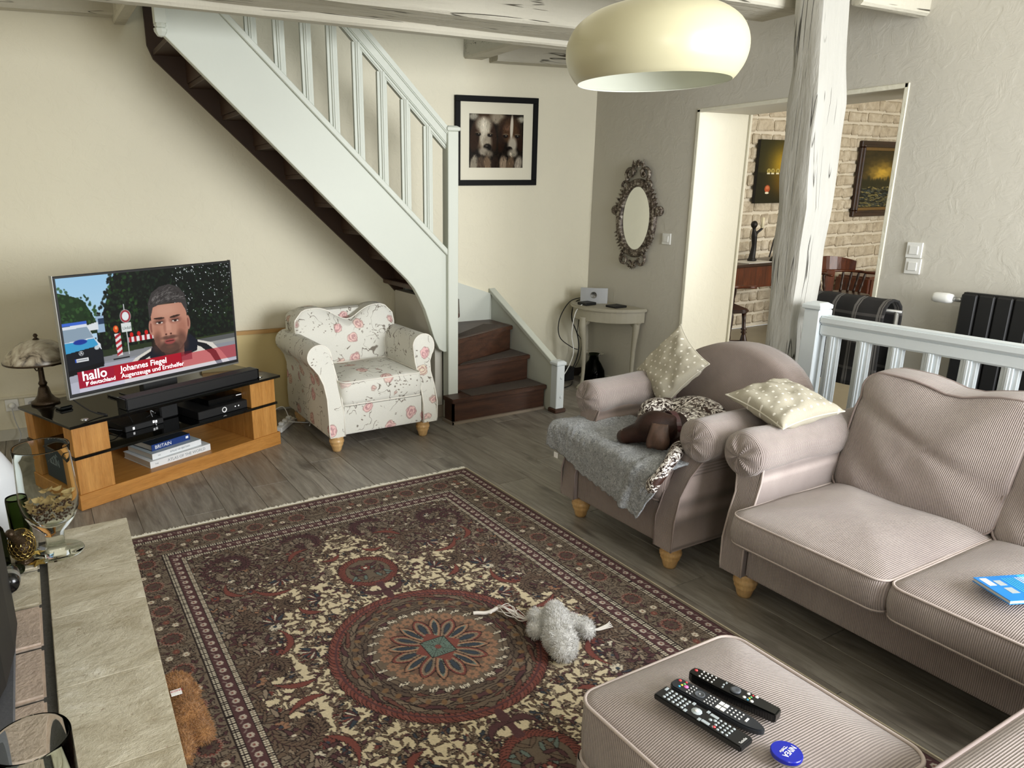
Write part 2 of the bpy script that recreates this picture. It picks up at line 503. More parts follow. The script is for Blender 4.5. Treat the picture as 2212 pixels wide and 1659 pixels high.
# bricks
t = NT('brick_paint', 0.9, spec=0.15)
rnd = t.n('ShaderNodeObjectInfo').outputs['Random']
v = t.obj()
off = t.n('ShaderNodeVectorMath', {0: v, 1: t.n('ShaderNodeCombineXYZ', {0: t.math('MULTIPLY', rnd, 50.0), 1: 0.0, 2: t.math('MULTIPLY', rnd, 31.0)}).outputs[0]}, operation='ADD').outputs[0]
a = t.noise(off, 9, 4, 0.65, 0.6)
c = t.ramp(a.outputs[0], [(0.33, '#ab9e8a'), (0.5, '#cbc0ab'), (0.68, '#e2dac9')])
c = t.mix(t.math('MULTIPLY', rnd, 0.5), c, '#c4b9a4')
t.col(c); t.bump(t.noise(off, 22, 4, 0.6).outputs[0], 0.012)
MAT['brick_paint'] = t.m
simple('mortar', '#e0d9c8', 0.95, var=0.05, bump=0.006, bscale=30)

def yN(x): return 5.45-0.118*(x+0.25)
SL = math.atan(-0.118)
# ---------------------------------------------------------------- floor with its boards
fl = T('floor', box(-1.8, -1.5, -0.06, 4.76, 5.75, -0.012), 'floor_gap', None, None, kind='structure')
PW, PL = 0.205, 1.28
pm = {}
def plank_mesh(wd, ln):
    key = (round(wd, 3), round(ln, 2))
    if key not in pm:
        g = box(-wd/2+0.0008, -ln/2+0.0008, -0.012, wd/2-0.0008, ln/2-0.0008, 0)
        pm[key] = mesh_of('plank', g, 'plank', bevel=0.0016)
    return pm[key]
ncol = 0
x = 0.104-PW*10
while x < 4.22+0.3:
    ph = (ncol*0.4173) % 1.0
    y = -1.5-ph*PL
    while y < yN(x):
        a0, a1 = max(y, -1.5), min(y+PL, yN(x)+0.02)
        x1 = x+PW
        if a1-a0 > 0.05 and x > -1.8-PW:
            if x > 4.2 and not (2.4 < (a0+a1)/2 < 3.9): y += PL; continue
            o = bpy.data.objects.new('plank', plank_mesh(PW, a1-a0)); COL.objects.link(o)
            o.parent = fl; o.location = (x+PW/2, (a0+a1)/2, 0)
        y += PL
    x += PW; ncol += 1
T('floor_dining', box(4.72, -1.0, -0.05, 11.5, 5.75, -0.002), 'dining_tile', None, None, kind='structure')

# ---------------------------------------------------------------- walls
def nwall(x0, x1, z0, z1, off0, off1):   # slab along the slanting north wall; off: distance into the room
    pts = [(x0, yN(x0)-off0), (x1, yN(x1)-off0), (x1, yN(x1)-off1), (x0, yN(x0)-off1)]
    return prism(pts, z0, z1, 'z')
T('wall_north', nwall(-2.0, 4.5, 0, 5.0, -0.15, 0), 'wall_paint', None, None, kind='structure')
T('wall_west', box(-2.0, -1.6, 0, -1.8, 5.8, 2.75), 'wall_paint', None, None, kind='structure')
T('wall_south', join(box(-2.0, -1.7, 0, -0.6, -1.5, 2.75), box(-0.6, -1.7, 0, 0.4, -1.5, 0.95), box(-0.6, -1.7, 2.25, 0.4, -1.5, 2.75), box(0.4, -1.7, 0, 1.25, -1.5, 2.75), box(1.25, -1.7, 2.5, 4.05, -1.5, 2.75), box(4.05, -1.7, 0, 4.4, -1.5, 2.75)), 'wall_paint', None, None, kind='structure')
T('wall_east', join(box(4.22, -1.6, 0, 4.76, 2.45, 2.75), box(4.22, 3.86, 0, 4.76, 5.0, 2.75), box(4.22, 2.45, 2.11, 4.76, 3.86, 2.75)), 'wall_rough', None, None, kind='structure')
T('trim_1', join(box(4.214, 3.835, 0, 4.235, 3.862, 2.125), box(4.214, 2.44, 2.105, 4.235, 3.862, 2.13), box(4.214, 2.435, 0, 4.235, 2.46, 2.13), box(4.215, 3.852, 0, 4.757, 3.864, 2.115), box(4.74, 3.84, 0, 4.765, 3.864, 2.115)), 'jamb_paint', None, None, kind='structure', bevel=0.003)
for nm, g in (('window_1', (1.25, 4.05, 0.0, 2.5)), ('window_2', (-0.6, 0.4, 0.95, 2.25))):
    x0, x1, z0, z1 = g
    wo = thing(nm, None, None, ((x0+x1)/2, -1.6, z0), kind='structure')
    P('window_frame', join(box(x0, -1.64, z0, x0+0.06, -1.58, z1), box(x1-0.06, -1.64, z0, x1, -1.58, z1), box(x0, -1.64, z1-0.06, x1, -1.58, z1), box(x0, -1.64, z0, x1, -1.58, z0+0.06), box((x0+x1)/2-0.04, -1.64, z0, (x0+x1)/2+0.04, -1.58, z1)), 'ceiling_paint', wo, world=True)
# ceiling with the stair opening
T('ceiling', join(box(-2.0, -1.7, 2.75, 4.5, 3.92, 2.9), box(-2.0, 3.92, 2.75, 0.72, 5.8, 2.9), box(3.10, 3.92, 2.75, 4.5, 5.3, 2.9)), 'ceiling_paint', None, None, kind='structure')
T('wall_upstairs', join(box(0.62, 3.86, 2.9, 3.2, 3.92, 4.9), box(0.62, 3.86, 2.9, 0.72, 5.5, 4.9), box(3.10, 3.86, 2.9, 3.2, 5.3, 4.9), box(0.6, 3.85, 4.9, 3.3, 5.6, 5.0)), 'upstairs_paint', None, None, kind='structure')
# the opening's lining above the balusters and the panelling on the stair wall
# baseboards
T('baseboard_north', join(nwall(-1.8, 2.42, 0, 0.075, 0, 0.014)), 'skirting_paint', None, None, kind='structure')
T('baseboard_corner', nwall(3.34, 4.22, 0, 0.07, 0, 0.014), 'dark_skirting', None, None, kind='structure')
T('baseboard_east', join(box(4.204, -1.5, 0, 4.22, 2.44, 0.07), box(4.204, 3.87, 0, 4.22, 4.92, 0.06)), 'skirting_paint', None, None, kind='structure', bevel=0.004)
# partition below the stairs, white board end
T('wall_partition', join(prism([(4.47, 0.0), (5.11, 0.0), (5.11, 0.86), (4.47, 0.86)], 2.455, 2.515, 'x')), 'wall_rough', None, None, kind='structure')
T('baseboard_partition', join(box(2.44, 4.455, 0, 2.455, 5.1, 0.085), box(2.44, 4.455, 0, 2.52, 4.47, 0.085)), 'skirting_wood', None, None, kind='structure')

# ---------------------------------------------------------------- dining room shell
BX0, BX1, BY = 7.05, 9.95, 5.75
wd_ = T('wall_dining_north', box(4.76, BY, 0, 11.5, BY+0.2, 2.75), 'mortar', None, None, kind='structure')
z = 0.03; row = 0
brs = np.random.RandomState(11)
bm_cache = []
for k in range(14):
    wv = (0.15, 0.2, 0.25, 0.3)[k % 4]-0.02
    g = box(-wv/2, -0.022, -0.058, wv/2, 0.01, 0.058)
    g = (g[0], g[1])
    me = mesh_of('brick', g, 'brick_paint', bevel=0.016, segs=1)
    for vv in me.vertices: vv.co += Vector(noise.noise_vector(vv.co*9+Vector((k*3, 0, 0))))*0.012
    bm_cache.append((wv+0.02, me))
nb = 0
while z < 2.72 and nb < 290:
    x = BX0-0.1*(row % 3)
    hrow = 0.128+0.028*brs.rand()
    while x < BX1 and nb < 298:
        wv, me = bm_cache[brs.randint(14)]
        if 7.95 < x < 8.3 and z > 0.9: x += wv; continue
        o = bpy.data.objects.new('brick', me); COL.objects.link(o); o.parent = wd_
        o.location = (x+wv/2, BY-0.006*brs.rand(), z+hrow/2); o.scale = (1, 1, (hrow-0.012)/0.128)
        o.rotation_euler = (0, R(brs.randn()*1.2), 0)
        x += wv-0.008; nb += 1
    z += hrow+0.004; row += 1
T('wall_dining_east', box(11.5, -1.0, 0, 11.6, 5.9, 2.75), 'wall_paint', None, None, kind='structure')
T('wall_dining_south', box(4.7, -1.1, 0, 11.6, -1.0, 2.75), 'wall_paint', None, None, kind='structure')
T('ceiling_dining', box(4.70, -1.1, 2.75, 11.6, 5.9, 2.85), 'ceiling_paint', None, None, kind='structure')

# ---------------------------------------------------------------- beams and post
def beam(y0, y1, z0, z1, x0, x1, n=40, amp=0.008, seed=0, ends=None):
    ring = [(y0, z0), (y0, (z0+z1)/2), (y0, z1), ((y0+y1)/2, z1), (y1, z1), (y1, (z0+z1)/2), (y1, z0), ((y0+y1)/2, z0)]
    # chamfered lower edges
    c = 0.012
    ring = [(y0+c, z0), (y0, z0+c), (y0, (z0+z1)/2), (y0, z1), (y1, z1), (y1, (z0+z1)/2), (y1, z0+c), (y1-c, z0), ((y0+y1)/2, z0)]
    V, F = [], []; m = len(ring)
    for i in range(n+1):
        x = x0+(x1-x0)*i/n
        for j, (y, z) in enumerate(ring):
            q = noise.noise(Vector((x*1.6+seed, j*0.9, 0)))*amp
            q2 = noise.noise(Vector((x*1.6+seed, j*0.9, 5)))*amp
            V.append((x, y+q, z+q2*(1 if z < z1 else 0)))
    for i in range(n):
        for j in range(m):
            F.append((i*m+j, (i+1)*m+j, (i+1)*m+(j+1) % m, i*m+(j+1) % m))
    F += [tuple(range(m)), tuple(n*m+j for j in range(m-1, -1, -1))]
    return V, F
T('ceiling_beam', beam(3.52, 3.80, 2.455, 2.76, -1.8, 4.24), 'beam_paint', 'long white hewn ceiling beam with cracks running along the stair opening', 'beam', (1.2, 3.66, 2.455), smooth=False)
T('trimmer_beam', beam(3.80, 3.885, 2.42, 2.9, -1.8, 4.24, seed=9, amp=0.005), 'beam_paint', 'thinner grey beam lying behind the long cracked beam, edge of the stair opening', 'beam', (1.2, 3.84, 2.42))
T('ceiling_beam', beam(2.66, 2.92, 2.45, 2.76, -1.8, 3.60, seed=20), 'beam_paint', 'white ceiling beam passing behind the top of the rough post', 'beam', (1.2, 2.8, 2.45))
T('ceiling_beam', beam(2.395, 2.455, 2.44, 2.76, 3.66, 4.24, n=10, seed=33, amp=0.004), 'beam_paint', 'short white beam from the rough post to the wall above the doorway', 'beam', (3.9, 2.42, 2.44))
def wbeam(x0, x1, z0, z1, d):
    g = beam(0, d, z0, z1, x0, x1, n=max(6, int((x1-x0)*8)), seed=x0*3)
    return xf(g, lambda x, y, z: (x, yN(x)-d+y, z))
T('wall_plate', wbeam(-1.8, 0.70, 2.645, 2.76, 0.10), 'beam_paint', 'white wall beam high on the left, ending at the stair opening', 'beam', (0.0, 5.35, 2.645))
T('wall_plate', wbeam(3.25, 4.22, 2.52, 2.76, 0.12), 'beam_paint', 'grey wall beam under the ceiling right of the stair opening', 'beam', (3.7, 4.95, 2.52))
T('joist', xf(beam(0, 0.12, 2.61, 2.76, 3.88, yN(0.76), n=10, seed=4), lambda x, y, z: (0.655+y*0.66, x, z)), 'beam_paint', 'short white joist beside the top of the staircase', 'beam', (0.76, 4.6, 2.61))
T('joist', xf(beam(0, 0.16, 2.54, 2.76, 3.88, yN(3.1), n=10, seed=7), lambda x, y, z: (3.04+y, x, z)), 'beam_paint', 'short grey joist above the dog picture', 'beam', (3.12, 4.5, 2.54))
# the post: levels measured in the room (z, far edge y, corner y, east face x)
LV = [(0.0, 2.54, 2.37, 3.57), (0.35, 2.53, 2.378, 3.58), (0.75, 2.53, 2.385, 3.60), (0.92, 2.533, 2.395, 3.612), (1.15, 2.544, 2.386, 3.632), (1.3, 2.556, 2.392, 3.63), (1.5, 2.546, 2.385, 3.635), (1.65, 2.562, 2.398, 3.65), (1.83, 2.559, 2.408, 3.659), (2.0, 2.575, 2.402, 3.65), (2.15, 2.566, 2.415, 3.639), (2.46, 2.593, 2.439, 3.623), (2.76, 2.6, 2.44, 3.62)]
V, F = [], []; NZ = 90; NS = 6
for i in range(NZ+1):
    z = 2.76*i/NZ
    a = [q for q in LV if q[0] <= z][-1]; b = [q for q in LV if q[0] >= z][0]
    f = 0 if a is b else (z-a[0])/(b[0]-a[0])
    yf, yc, xr = (a[k]+(b[k]-a[k])*f for k in (1, 2, 3))
    cs = [(3.42, yf), (3.42, yc), (xr, yc-0.005), (xr, yf)]
    ring = []
    for k in range(4):
        p, q = cs[k], cs[(k+1) % 4]
        for s in range(NS):
            tt = s/NS
            ring.append((p[0]+(q[0]-p[0])*tt, p[1]+(q[1]-p[1])*tt))
    for j, (x, y) in enumerate(ring):
        n1 = noise.noise(Vector((x*9, y*9, z*1.5)))*0.010+noise.noise(Vector((x*40, y*40, z*3)))*0.005
        cx_, cy_ = 3.52, 2.47
        d = Vector((x-cx_, y-cy_)).normalized()
        cut = 0.008 if j % NS == 0 else 0
        V.append((x+d.x*(n1-cut), y+d.y*(n1-cut), z))
m = 4*NS
for i in range(NZ):
    for j in range(m): F.append((i*m+j, i*m+(j+1) % m, (i+1)*m+(j+1) % m, (i+1)*m+j))
F += [tuple(range(m-1, -1, -1)), tuple(NZ*m+j for j in range(m))]
po = T('wooden_post', (V, F), 'post_paint', 'rough hewn white timber post standing behind the taupe armchair', 'post', (3.52, 2.47, 0))
autosmooth(po, 35)

# ---------------------------------------------------------------- staircase
st = thing('staircase', 'grey painted wooden staircase with dark brown steps turning up to the left', 'staircase', (2.0, 4.6, 0))
W_ = dict(world=True)
zs = lambda x: 1.14+(2.54-x)*0.959
ol = [(0.79, 2.75), (0.862, 2.75), (2.54, 1.14), (2.54, 0.50), (2.49, 0.495), (2.45, 0.52), (2.41, 0.60), (2.375, 0.71), (2.34, 0.81), (2.30, 0.89), (2.26, 0.96), (2.21, 1.02), (0.79, 2.40)]
P('stringer', prism(ol, 4.395, 4.44, 'y'), 'stair_paint', st, bevel=0.003, **W_)
P('bottom_rail', prism([(0.90, zs(0.90)), (2.53, zs(2.53)), (2.53, zs(2.53)+0.045), (0.90, zs(0.90)+0.045)], 4.375, 4.46, 'y'), 'stair_paint', st, bevel=0.004, **W_)
hr = lambda x: 1.855+(2.51-x)*0.957
P('handrail', join(prism([(1.2, hr(1.2)+0.03), (2.515, hr(2.515)+0.03), (2.515, hr(2.515)+0.105), (1.2, hr(1.2)+0.105)], 4.385, 4.45, 'y'),
                   prism([(1.2, hr(1.2)+0.095), (2.515, hr(2.515)+0.095), (2.515, hr(2.515)+0.145), (1.2, hr(1.2)+0.145)], 4.37, 4.465, 'y'),
                   prism([(1.2, hr(1.2)), (2.515, hr(2.515)), (2.515, hr(2.515)+0.03), (1.2, hr(1.2)+0.03)], 4.395, 4.44, 'y')), 'stair_paint', st, bevel=0.006, segs=2, **W_)
for k in range(9):
    x = 1.10+0.16*k if k else 1.10
    zt = min(hr(x)+0.02, 2.95)
    g = join(box(x-0.033, 4.405, zs(x)+0.0, x+0.033, 4.427, zt), box(x-0.014, 4.396, zs(x)+0.0, x+0.018, 4.405, zt), box(x-0.004, 4.391, zs(x)+0.0, x+0.010, 4.396, zt))
    P('baluster', g, 'stair_paint', st, bevel=0.002, **W_)
def newel(x, y, z0, z1, w, n, parent, mat='stair_paint'):
    o = P('newel_post', join(box(x-w, y-w, z0, x+w, y+w, z1-0.035)), mat, parent, bevel=0.004, **W_)
    V = []
    prof = [(1.0, z1-0.035), (1.22, z1-0.03), (1.22, z1-0.012), (0.8, z1)]
    vs, fs = [], []
    for s, z in prof:
        vs += [(x-w*s, y-w*s, z), (x+w*s, y-w*s, z), (x+w*s, y+w*s, z), (x-w*s, y+w*s, z)]
    for i in range(len(prof)-1):
        for j in range(4): fs.append((i*4+j, i*4+(j+1) % 4, (i+1)*4+(j+1) % 4, (i+1)*4+j))
    fs.append(tuple(len(vs)-4+j for j in range(4))); fs.append((3, 2, 1, 0))
    P('cap', (vs, fs), mat, o, bevel=0.002, **W_)
    return o
nw = newel(2.547, 4.405, 0, 2.005, 0.04, 0, st)
P('foot_trim', box(2.50, 4.355, 0, 2.60, 4.37, 0.02), 'skirting_wood', nw, **W_)
# hanging newel at the top left with its turned drop
o = P('newel_post', box(0.745, 4.37, 2.455, 0.805, 4.43, 2.76), 'stair_paint', st, bevel=0.003, **W_)
P('drop_finial', lathe([(0.0, 2.39), (0.02, 2.395), (0.034, 2.415), (0.036, 2.43), (0.026, 2.437), (0.034, 2.445), (0.03, 2.457)], 8, (0.775, 4.40, 0)), 'stair_paint', o, **W_)
# wall stringer
def npr(poly, off0, off1):
    n = len(poly)
    V = [(x, yN(x)-off0, z) for x, z in poly]+[(x, yN(x)-off1, z) for x, z in poly]
    return V, [tuple(range(n)), tuple(range(2*n-1, n-1, -1))]+[(i, i+n, (i+1) % n+n, (i+1) % n) for i in range(n)]
P('wall_stringer', npr([(0.84, 2.76), (0.84, 2.50), (0.87, 2.42), (2.42, 0.895), (2.52, 0.78), (2.52, 1.13), (0.86, 2.75)], 0.001, 0.03), 'stair_dark', st, **W_)
P('wall_stringer', npr([(0.84, 2.76), (2.54, 1.13), (2.54, 1.20), (0.84, 2.83)], 0.001, 0.028), 'stair_paint', st, label='grey painted edge above the dark wall stringer', **W_)
rz_ = 0.19
for k in range(6, 14):
    z = rz_*k; xn = 2.46-(k-6)*0.198
    P('tread', prism([(xn+0.025, 4.44), (xn+0.025, yN(xn)-0.03), (xn-0.205, yN(xn-0.2)-0.03), (xn-0.205, 4.44)], z-0.03, z, 'z'), 'stair_dark', st, bevel=0.003, **W_)
    P('riser', prism([(xn, 4.44), (xn, yN(xn)-0.03), (xn-0.014, yN(xn)-0.03), (xn-0.014, 4.44)], z-rz_, z-0.03, 'z'), 'stair_dark', st, **W_)
TR = {1: [(2.455, 4.22), (3.275, 4.22), (3.275, 4.56), (2.60, 4.47), (2.60, 4.36), (2.50, 4.36), (2.455, 4.36)],
      2: [(2.59, 4.385), (3.275, 4.44), (3.275, 4.84), (2.57, 4.47)],
      3: [(2.59, 4.40), (3.275, 4.68), (3.275, 5.02), (2.90, 5.065), (2.56, 4.47)],
      4: [(2.585, 4.40), (2.62, 4.40), (3.0, 5.05), (2.58, 5.10), (2.50, 4.46)],
      5: [(2.55, 4.445), (2.63, 4.445), (2.68, 5.09), (2.36, 5.12), (2.36, 4.445)]}
for k, poly in TR.items():
    P('tread', prism(poly, rz_*k-0.032, rz_*k, 'z'), 'stair_wood', st, bevel=0.005, segs=2, **W_)
PD = {1: [(2.62, 4.245), (3.255, 4.245), (3.255, 4.43), (2.62, 4.40)], 2: [(2.63, 4.41), (3.26, 4.46), (3.26, 4.66), (2.68, 4.46)], 3: [(2.64, 4.455), (3.24, 4.70), (3.10, 4.84), (2.66, 4.54)]}
for k, poly in PD.items():
    P('step_pad', prism(poly, rz_*k-0.002, rz_*k+0.004, 'z'), 'stair_felt', st, **W_)
def wallseg(p, q, z0, z1, th=0.016):
    d = Vector((q[0]-p[0], q[1]-p[1])).normalized(); nn = Vector((-d.y, d.x))*th
    return prism([p, q, (q[0]+nn.x, q[1]+nn.y), (p[0]+nn.x, p[1]+nn.y)], z0, z1, 'z')
P('riser', join(wallseg((2.475, 4.25), (3.27, 4.25), 0.0, 0.158), box(2.475, 4.25, 0, 2.49, 4.365, 0.158)), 'stair_wood', st, **W_)
P('floor_trim', join(box(2.46, 4.232, 0, 3.27, 4.25, 0.018), box(2.457, 4.232, 0, 2.475, 4.37, 0.018)), 'skirting_wood', st, **W_)
P('riser', wallseg((2.59, 4.415), (3.27, 4.47), 0.19, 0.348), 'stair_wood', st, **W_)
P('riser', wallseg((2.59, 4.43), (3.27, 4.71), 0.38, 0.538), 'stair_wood', st, **W_)
P('riser', wallseg((2.60, 4.44), (2.97, 5.06), 0.57, 0.728), 'stair_wood', st, **W_)
P('riser', wallseg((2.60, 4.45), (2.65, 5.08), 0.76, 0.918), 'stair_wood', st, **W_)
P('side_stringer', prism([(4.17, 0.0), (5.02, 0.0), (5.02, 0.79), (4.17, 0.355)], 3.28, 3.315, 'x'), 'stair_paint', st, **W_)
P('stringer_cap', prism([(4.16, 0.345), (5.03, 0.79), (5.03, 0.825), (4.16, 0.38)], 3.27, 3.33, 'x'), 'stair_paint', st, bevel=0.004, **W_)
P('back_stringer', npr([(3.30, 0.5), (3.30, 0.775), (2.99, 0.885), (2.56, 1.20), (2.54, 1.20), (2.54, 0.5)], 0.001, 0.03), 'stair_paint', st, **W_)
sn = newel(3.305, 4.135, 0.03, 0.392, 0.036, 0, st, 'rail_paint')
P('base_block', box(3.255, 4.085, 0, 3.355, 4.18, 0.03), 'stair_wood', sn, bevel=0.006, **W_)
for z in (0.12, 0.265):
    P('bolt_cover', lathe([(0.0, 4.096), (0.008, 4.094), (0.012, 4.0985), (0.012, 4.1)], 10, (3.312, 0, z), 'y'), 'rail_paint', sn, smooth=True, **W_)
# ---------------------------------------------------------------- upholstery materials
corduroy('cord_pink', '#a99b96', '#bbaea8', 0)
corduroy('cord_pink_y', '#a99b96', '#bbaea8', 1)
corduroy('cord_chair', '#96867f', '#a6968e', 0, 0.0045, 0.0012)
simple('piping_pink', '#b9aca6', 0.9)
simple('piping_dark', '#8b7d78', 0.9)
simple('piping_white', '#e6e2d8', 0.85)
wood('leg_wood', '#c99c62', '#e3bd84', 0.35, 2, 4, 5)
wood('oak', '#a8702f', '#c48b45', 0.45, 0, 3.0, 10)
# floral cotton: roses, leaves and thin vines scattered over a pale cloth
t = NT('floral', 0.9, spec=0.2)
tc = t.n('ShaderNodeTexCoord').outputs['Object']
wob = t.noise(tc, 17, 2)
wv = t.n('ShaderNodeVectorMath', {0: tc, 1: t.n('ShaderNodeVectorMath', {0: wob.outputs[1], 1: (0.045, 0.045, 0.045)}, operation='MULTIPLY').outputs[0]}, operation='ADD').outputs[0]
base = t.mix(t.noise(tc, 300, 2).outputs[0], '#cfcdc3', '#e2e1d9')
vn = t.noise(wv, 7.0, 2, 0.5, 0.5)
line = t.math('ABSOLUTE', t.math('SUBTRACT', vn.outputs[0], 0.5))
g1 = t.ramp(t.noise(tc, 9, 1).outputs[0], [(0.47, 0.0), (0.5, 1.0)])
vine = t.math('MULTIPLY', t.ramp(line, [(0.004, 1.0), (0.010, 0.0)]), g1)
c = t.mix(vine, base, '#7d756b')
lv = t.n('ShaderNodeTexVoronoi', {'Vector': t.n('ShaderNodeMapping', {'Vector': wv, 'Scale': (1, 1, 1.5)}).outputs[0], 'Scale': 34.0})
lm = t.math('MULTIPLY', t.ramp(lv.outputs[0], [(0.20, 1.0), (0.26, 0.0)]), t.ramp(t.noise(tc, 6.5, 1).outputs[0], [(0.54, 0.0), (0.57, 1.0)]))
c = t.mix(lm, c, '#8a8278')
vo = t.n('ShaderNodeTexVoronoi', {'Vector': wv, 'Scale': 7.2, 'Randomness': 0.75})
d = vo.outputs[0]
cellr = t.n('ShaderNodeSeparateColor', {0: vo.outputs[1]})
keep = t.ramp(cellr.outputs[0], [(0.38, 0.0), (0.4, 1.0)])
ringw = t.math('MULTIPLY_ADD', t.math('SINE', t.math('MULTIPLY_ADD', wob.outputs[0], 26.0, t.math('MULTIPLY', d, 40.0))), 0.5, 0.5)
petal = t.mix(t.ramp(ringw, [(0.3, 0.0), (0.7, 1.0)]), t.mix(cellr.outputs[1], '#b57882', '#ad8076'), t.mix(cellr.outputs[1], '#e3a9ae', '#dfd0b6'))
inside = t.math('MULTIPLY', t.ramp(d, [(0.255, 1.0), (0.275, 0.0)]), keep)
edge = t.math('MULTIPLY', t.ramp(d, [(0.25, 0.0), (0.268, 1.0), (0.285, 1.0), (0.30, 0.0)]), keep)
c = t.mix(t.math('MULTIPLY', inside, 0.78), c, petal)
c = t.mix(t.math('MULTIPLY', edge, 0.6), c, '#9c7a70')
t.col(c); t.bump(t.noise(tc, 500, 2).outputs[0], 0.0006)
MAT['floral'] = t.m

FOOT = [(0.0, 0.0), (0.026, 0.0), (0.030, 0.012), (0.036, 0.035), (0.043, 0.048), (0.040, 0.053), (0.047, 0.062), (0.048, 0.075), (0.041, 0.082), (0.046, 0.09), (0.042, 0.105), (0.03, 0.115)]
LEAN = [0.16]
def yf(z): # the arm front leans back towards the scroll
    t = max(0.0, min(1.0, (z-0.26)/0.36)); return LEAN[0]*t*t*(3-2*t)
def arm_profile(s, W, r=0.078, zc=0.6):
    pts = [(W-0.004, 0.115), (W, 0.14), (W+0.002, 0.25), (W-0.004, 0.36), (W-0.004, 0.44), (W+0.012, 0.50)]
    for a in range(-50, 201, 14): pts.append((W-0.012+r*math.cos(R(a)), zc+r*math.sin(R(a))))
    pts += [(W-0.098, 0.50), (W-0.100, 0.40), (W-0.100, 0.25), (W-0.100, 0.115)]
    return [(s*x, z) for x, z in pts]
def arm_geo(s, W, yb, n=10, puff=0.01):
    pr = arm_profile(s, W); m = len(pr); V, F = [], []
    cx_ = s*(W-0.03); rim = []
    cuts = [(0.93, 0.004), (0.985, -0.004)]
    for k in range(n+1):
        f = k/n
        for x, z in pr:
            y0 = yf(z); V.append((x, y0+(yb-y0)*f, z))
    for k in range(n):
        for j in range(m):
            q = (k*m+j, k*m+(j+1) % m, (k+1)*m+(j+1) % m, (k+1)*m+j)
            F.append(q if s > 0 else q[::-1])
    b = len(V)
    for x, z in pr: V.append((x*0.985+cx_*0.015, yf(z)-puff*0.8, z))
    for j in range(m):
        q = (b+j, b+(j+1) % m, (j+1) % m, j)
        F.append(q if s > 0 else q[::-1])
    f = tuple(b+j for j in range(m)); F.append(f[::-1] if s > 0 else f)
    f = tuple(n*m+j for j in range(m)); F.append(f if s > 0 else f[::-1])
    return (V, F), [(x, yf(z)-0.006, z) for x, z in pr]
def make_seat(name, label, loc, rz, W, yb, fab, pipe, n_seat=1, seat=(0.30, 0.455), over=0.0, dome=0.03):
    t = thing(name, label, 'armchair' if n_seat == 1 else 'sofa', loc, rz)
    for s in (-1, 1):
        g, edge = arm_geo(s, W, yb)
        a = P('arm', g, fab, t); autosmooth(a, 50)
        P('piping', tube([e for e in edge], 0.0042, 6), pipe, a, smooth=True)
    for sx in (-1, 1):
        for y in (0.07, yb-0.06):
            P('leg', lathe([(r_, z) for r_, z in FOOT], 20, (sx*(W-0.07), y, 0)), 'leg_wood', t, smooth=True)
    P('seat_base', box(-(W-0.097), 0.012, 0.115, W-0.097, yb, 0.31), fab, t, bevel=0.012, segs=2)
    w2 = (W-0.097)/n_seat
    for k in range(n_seat):
        cx_ = -(W-0.097)+w2*(2*k+1)
        ol = rrect(w2-0.004, 0.275+over/2, 0.045, 4, 8)
        g = cushion(ol, seat[1]-seat[0], dome, wr=0.010, seed=k*3+W, back=0.006)
        g = mv(g, cx_, 0.285-over/2, seat[0])
        c = P('seat_cushion', g, fab, t, smooth=True)
        for zz in (seat[1], seat[0]+0.008):
            P('piping', tube([(x+cx_, y+0.285-over/2, zz) for x, y in ol], 0.0045, 6, closed=True), pipe, c, smooth=True)
    return t
# ---------------------------------------------------------------- floral armchair
fc = make_seat('armchair', 'cream armchair with pink rose print standing against the wall below the stairs', (1.87, 4.08, 0), 0.0, 0.38, 0.82, 'floral', 'piping_white')
P('back_frame', cushion(rrect(0.36, 0.33, 0.06, 4, 6), 0.12, 0.01), 'floral', fc).data.transform(Matrix.Translation((0, 0.84, 0.47)) @ Matrix.Rotation(R(90), 4, 'X'))
def fback(x): return 0.845-0.105*math.exp(-((x-0.02)/0.13)**2)-0.02*(x/0.3)**2
ol = []
for k in range(24): x = 0.34-0.68*k/23; ol.append((x, fback(x)-(0.035 if k in (0, 23) else 0.008 if k in (1, 22) else 0)))
ol += [(-0.362, 0.76), (-0.368, 0.70), (-0.36, 0.64), (-0.33, 0.60), (-0.285, 0.585), (-0.28, 0.52), (-0.278, 0.46)]
ol += [(-0.278+0.556*k/8, 0.45) for k in range(1, 8)]
ol += [(0.278, 0.46), (0.28, 0.52), (0.285, 0.585), (0.33, 0.60), (0.36, 0.64), (0.368, 0.70), (0.362, 0.76)]
def lean(x, y, z): return (x, 0.74-z-0.5*0-0.0+(y-0.45)*0.14, y)
g = cushion(ol, 0.14, 0.035, wr=0.012, seed=3)
g = xf(g, lambda a, b, c: (a, 0.70-c+(b-0.45)*0.20-0.05*math.exp(-((a)/0.15)**2)*max(0, (b-0.70)/0.1)*(-0.9), b))
bc = P('back_cushion', g, 'floral', fc, smooth=True)
P('piping', tube([(a, 0.70-0.14+(b-0.45)*0.20+0.045*math.exp(-((a)/0.15)**2)*max(0, (b-0.70)/0.1), b) for a, b in ol], 0.0042, 6, closed=True), 'piping_white', bc, smooth=True)

